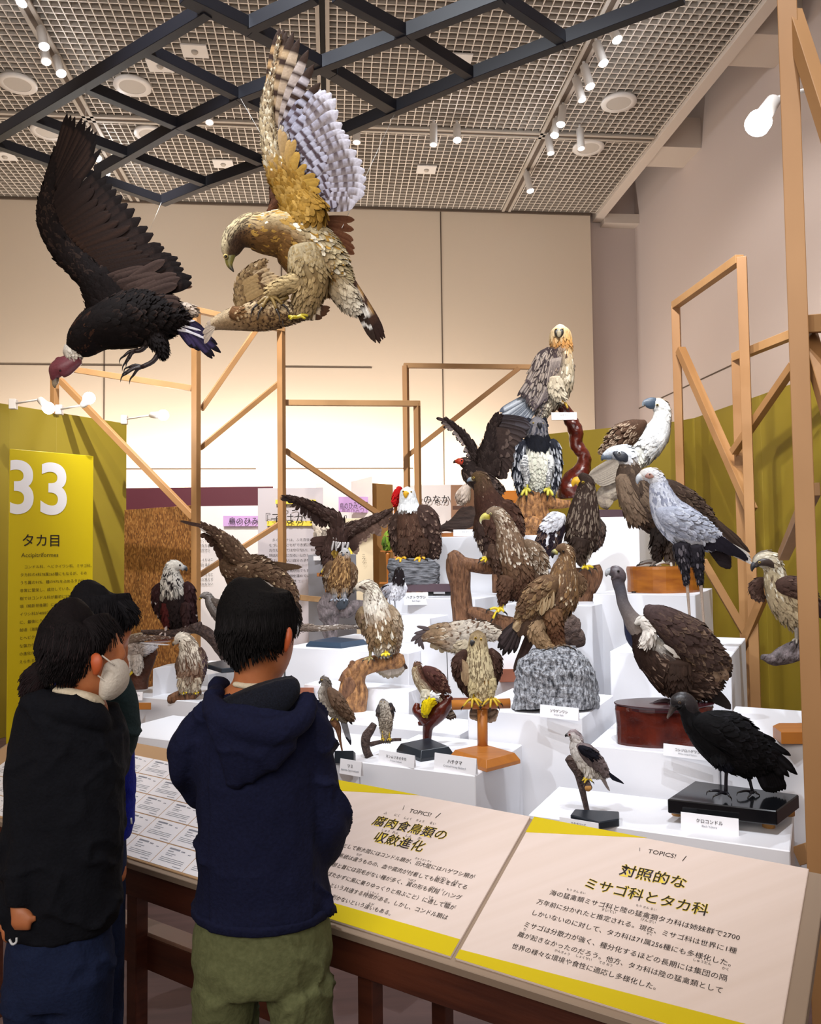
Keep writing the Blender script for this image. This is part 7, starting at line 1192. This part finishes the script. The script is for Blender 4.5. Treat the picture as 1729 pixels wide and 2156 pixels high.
b.loft('hair',[(182,1287,0,24,24),(170,1298,0,58,60),(164,1330,-2,76,76),(154,1370,-6,60,72),(142,1398,-8,46,60),(138,1420,-10,34,40)],[(0,'171214'),(1,'120e10')],180,(5000,36,2.8,(0,1),.25),HAIRP+[('mix','2a2022',.1,0,1,'*')])
b.loft('hair',[(203,1304,0,22,54),(218,1326,-4,18,60),(223,1350,-8,13,56),(216,1372,-12,8,34)],[(0,'171214'),(1,'120e10')],180,(500,30,2.6,(0,1),.3),HAIRP)
b.loft('ponytail',[(120,1398,-10,14,14),(102,1406,-10,22,22),(84,1422,-12,26,24),(74,1446,-14,22,22),(74,1470,-14,14,14),(80,1486,-14,5,5)],[(0,'171214'),(1,'2a1a1c')],180,(1500,30,2.4,(0,1),.3),HAIRP)
b.leg([(88,1395,-34,1),(100,1398,-40,1),(114,1409,-36,1)],[],'c8bcae',2.6,name='hair_tie')
fused(b,'face_mask',[[(236,1392,2,18,32),(242,1412,0,26,42),(240,1438,0,28,44),(228,1462,4,18,32)]],m_mask,.004,.001,smooth=2)
for x0,y0,x1,y1 in ((214,1380,242,1401),(206,1422,226,1438)): b.leg([(x0,y0,-48,1),(x1,y1,-40,1)],[],'d8d0c4',1.8,name='mask_loop')
fused(b,'collar',[[(116,1452,-34,7,12),(150,1458,-50,9,14),(190,1468,-46,9,14),(216,1480,-20,7,14)]],m_coll,.005,smooth=2)
fused(b,'hoodie',[[(160,1466,0,60,56),(150,1490,0,100,76),(140,1530,0,116,88),(138,1620,0,124,94),(134,1760,0,128,98),(130,1880,0,126,98),(128,1935,0,119,94),(128,1952,0,114,90)],
  [(86,1520,-20,46,48),(60,1590,-30,44,46),(56,1680,-40,40,42),(60,1780,-60,38,38),(46,1860,-76,34,32),(40,1908,-84,30,28)],[(60,1490,-30,30,30),(95,1486,-46,32,30),(150,1494,-62,32,30),(206,1512,-40,26,28),(228,1530,0,16,20)],[(210,1500,30,44,50),(236,1560,40,38,46),(240,1640,50,30,40)]],m_blackh,.007,.012,smooth=2,seed=6)
fused(b,'trousers',[[(128,1935,0,104,82),(126,2040,0,116,92),(126,2090,0,110,88)],[(76,2060,0,66,84),(76,2250,0,56,64),(78,yf-20,0,46,52)],[(176,2060,6,64,84),(176,2250,6,54,64),(176,yf-20,6,46,52)]],m_denim,.008,.009,(10,6,30),smooth=2,seed=5)
for x in (80,178): fused(b,'shoe',[[(x-20,yf-16,-10,30,16),(x+30,yf-12,0,34,16),(x+80,yf-10,10,26,12)]],m_shoe,.008,smooth=1)
b.leg([(20,1978,-100,1),(26,1988,-104,1),(34,1984,-102,1),(35,1974,-100,1)],[],'c8ccd0',2.4,name='key_ring')
# --- third visitor behind her
DB=2.3; b=Bird('person','person with black hair behind the masked one, dark teal sleeve raised over a blue jacket',DB,(0,0,1),(200,2300),'person')
yf=ypx(200,0,DB); b.root.location=Vector((P(200,1900,DB)[0],P(200,1900,DB)[1],0)); b.o=np.array(b.root.location)
fused(b,'body',[[(211,1262,5,14,16),(214,1280,8,46,46),(226,1310,10,46,50),(234,1345,10,38,42),(236,1375,10,22,26)],[(266,1318,6,6,7),(270,1332,6,8,8),(265,1342,6,5,6)],[(205,1340,10,36,36),(200,1390,8,38,38),(190,1430,5,80,48),(185,1550,5,76,56),(185,1700,5,76,60),(185,1850,5,80,64)],
  [(235,1450,0,24,24),(256,1540,-10,22,22),(258,1560,0,20,20),(262,1480,20,16,16),(258,1410,26,14,14),(256,1392,26,16,10),(258,1378,26,9,7)],[(140,1470,20,24,24),(130,1580,20,20,20),(140,1680,20,16,16),(145,1710,20,14,10)],
  [(155,1850,0,44,54),(155,yf-30,0,22,26)],[(215,1850,0,44,54),(215,yf-30,0,22,26)]]+[[(250+i*5,1386,22,4,4),(254+i*5,1370,20,3.5,3.5),(256+i*4,1358,22,3,3)] for i in range(4)]+[[(246,1392,18,4,4),(242,1380,16,3.4,3.4)]],m_sk,.006,smooth=2)
b.loft('hair',[(214,1240,0,20,20),(208,1250,0,54,52),(210,1275,-2,66,62),(204,1305,-4,58,56),(196,1340,-4,44,46),(190,1365,-4,24,26)],[(0,'0f0e12'),(1,'100e12')],180,(3000,30,2.6,(0,1),.25),HAIRP)
b.loft('hair',[(250,1262,-10,14,30),(270,1284,-10,12,30),(276,1304,-10,8,22),(272,1316,-8,4,8)],[(0,'0f0e12'),(1,'100e12')],180,(400,24,2.6,(0,1),.3),HAIRP)
fused(b,'jacket',[[(198,1395,5,50,44),(195,1430,5,80,60),(192,1500,5,88,66),(192,1620,5,91,70),(190,1720,5,92,72),(190,1765,5,86,70)]],m_blue,.007,.004,smooth=2)
fused(b,'sleeve',[[(225,1425,-30,42,40),(252,1470,-36,36,36),(262,1535,-30,32,34),(258,1580,-14,26,26),(266,1530,14,24,26),(260,1470,28,22,24),(256,1424,32,19,20),(252,1404,30,17,17)],[(150,1460,10,36,36),(130,1560,10,30,30),(138,1670,10,24,24)]],m_teal,.006,.008,smooth=2,seed=8)
b.leg([(276,1722,-40,1),(277,1735,-42,1)],[],'c8ccd0',2.0,name='zip_pull')
fused(b,'trousers',[[(186,1755,5,80,66),(186,1830,5,80,66)],[(152,1820,5,44,56),(152,yf-20,5,34,40)],[(220,1820,5,44,56),(220,yf-20,5,34,40)]],m_denim,.008,.004,smooth=2,seed=9)
for x in (152,222): fused(b,'shoe',[[(x-14,yf-14,-10,24,14),(x+24,yf-10,0,28,14),(x+60,yf-9,10,20,10)]],m_shoe,.008,smooth=1)

# alike things share a group
GN={'plinth':'white display plinths','spotlight':'ceiling track spotlights','name card':'species name cards','stuffed bird':'stuffed birds of the display','timber frame':'pale timber frames','ceiling fitting':'round and square ceiling fittings','lighting track':'ceiling lighting tracks','wire':'suspension wires','lamp':'partition arm lamps','partition':'mustard partitions','person':'visitors','display panel':'exhibition booths behind','information panel':'panels on the reading table','base board':'wooden base boards','perch':'driftwood and branch perches','stand':'stands of the mounted birds'}
for o in list(SC.objects):
    if o.parent is None and 'category' in o and 'group' not in o and o['category'] in GN: o['group']=GN[o['category']]
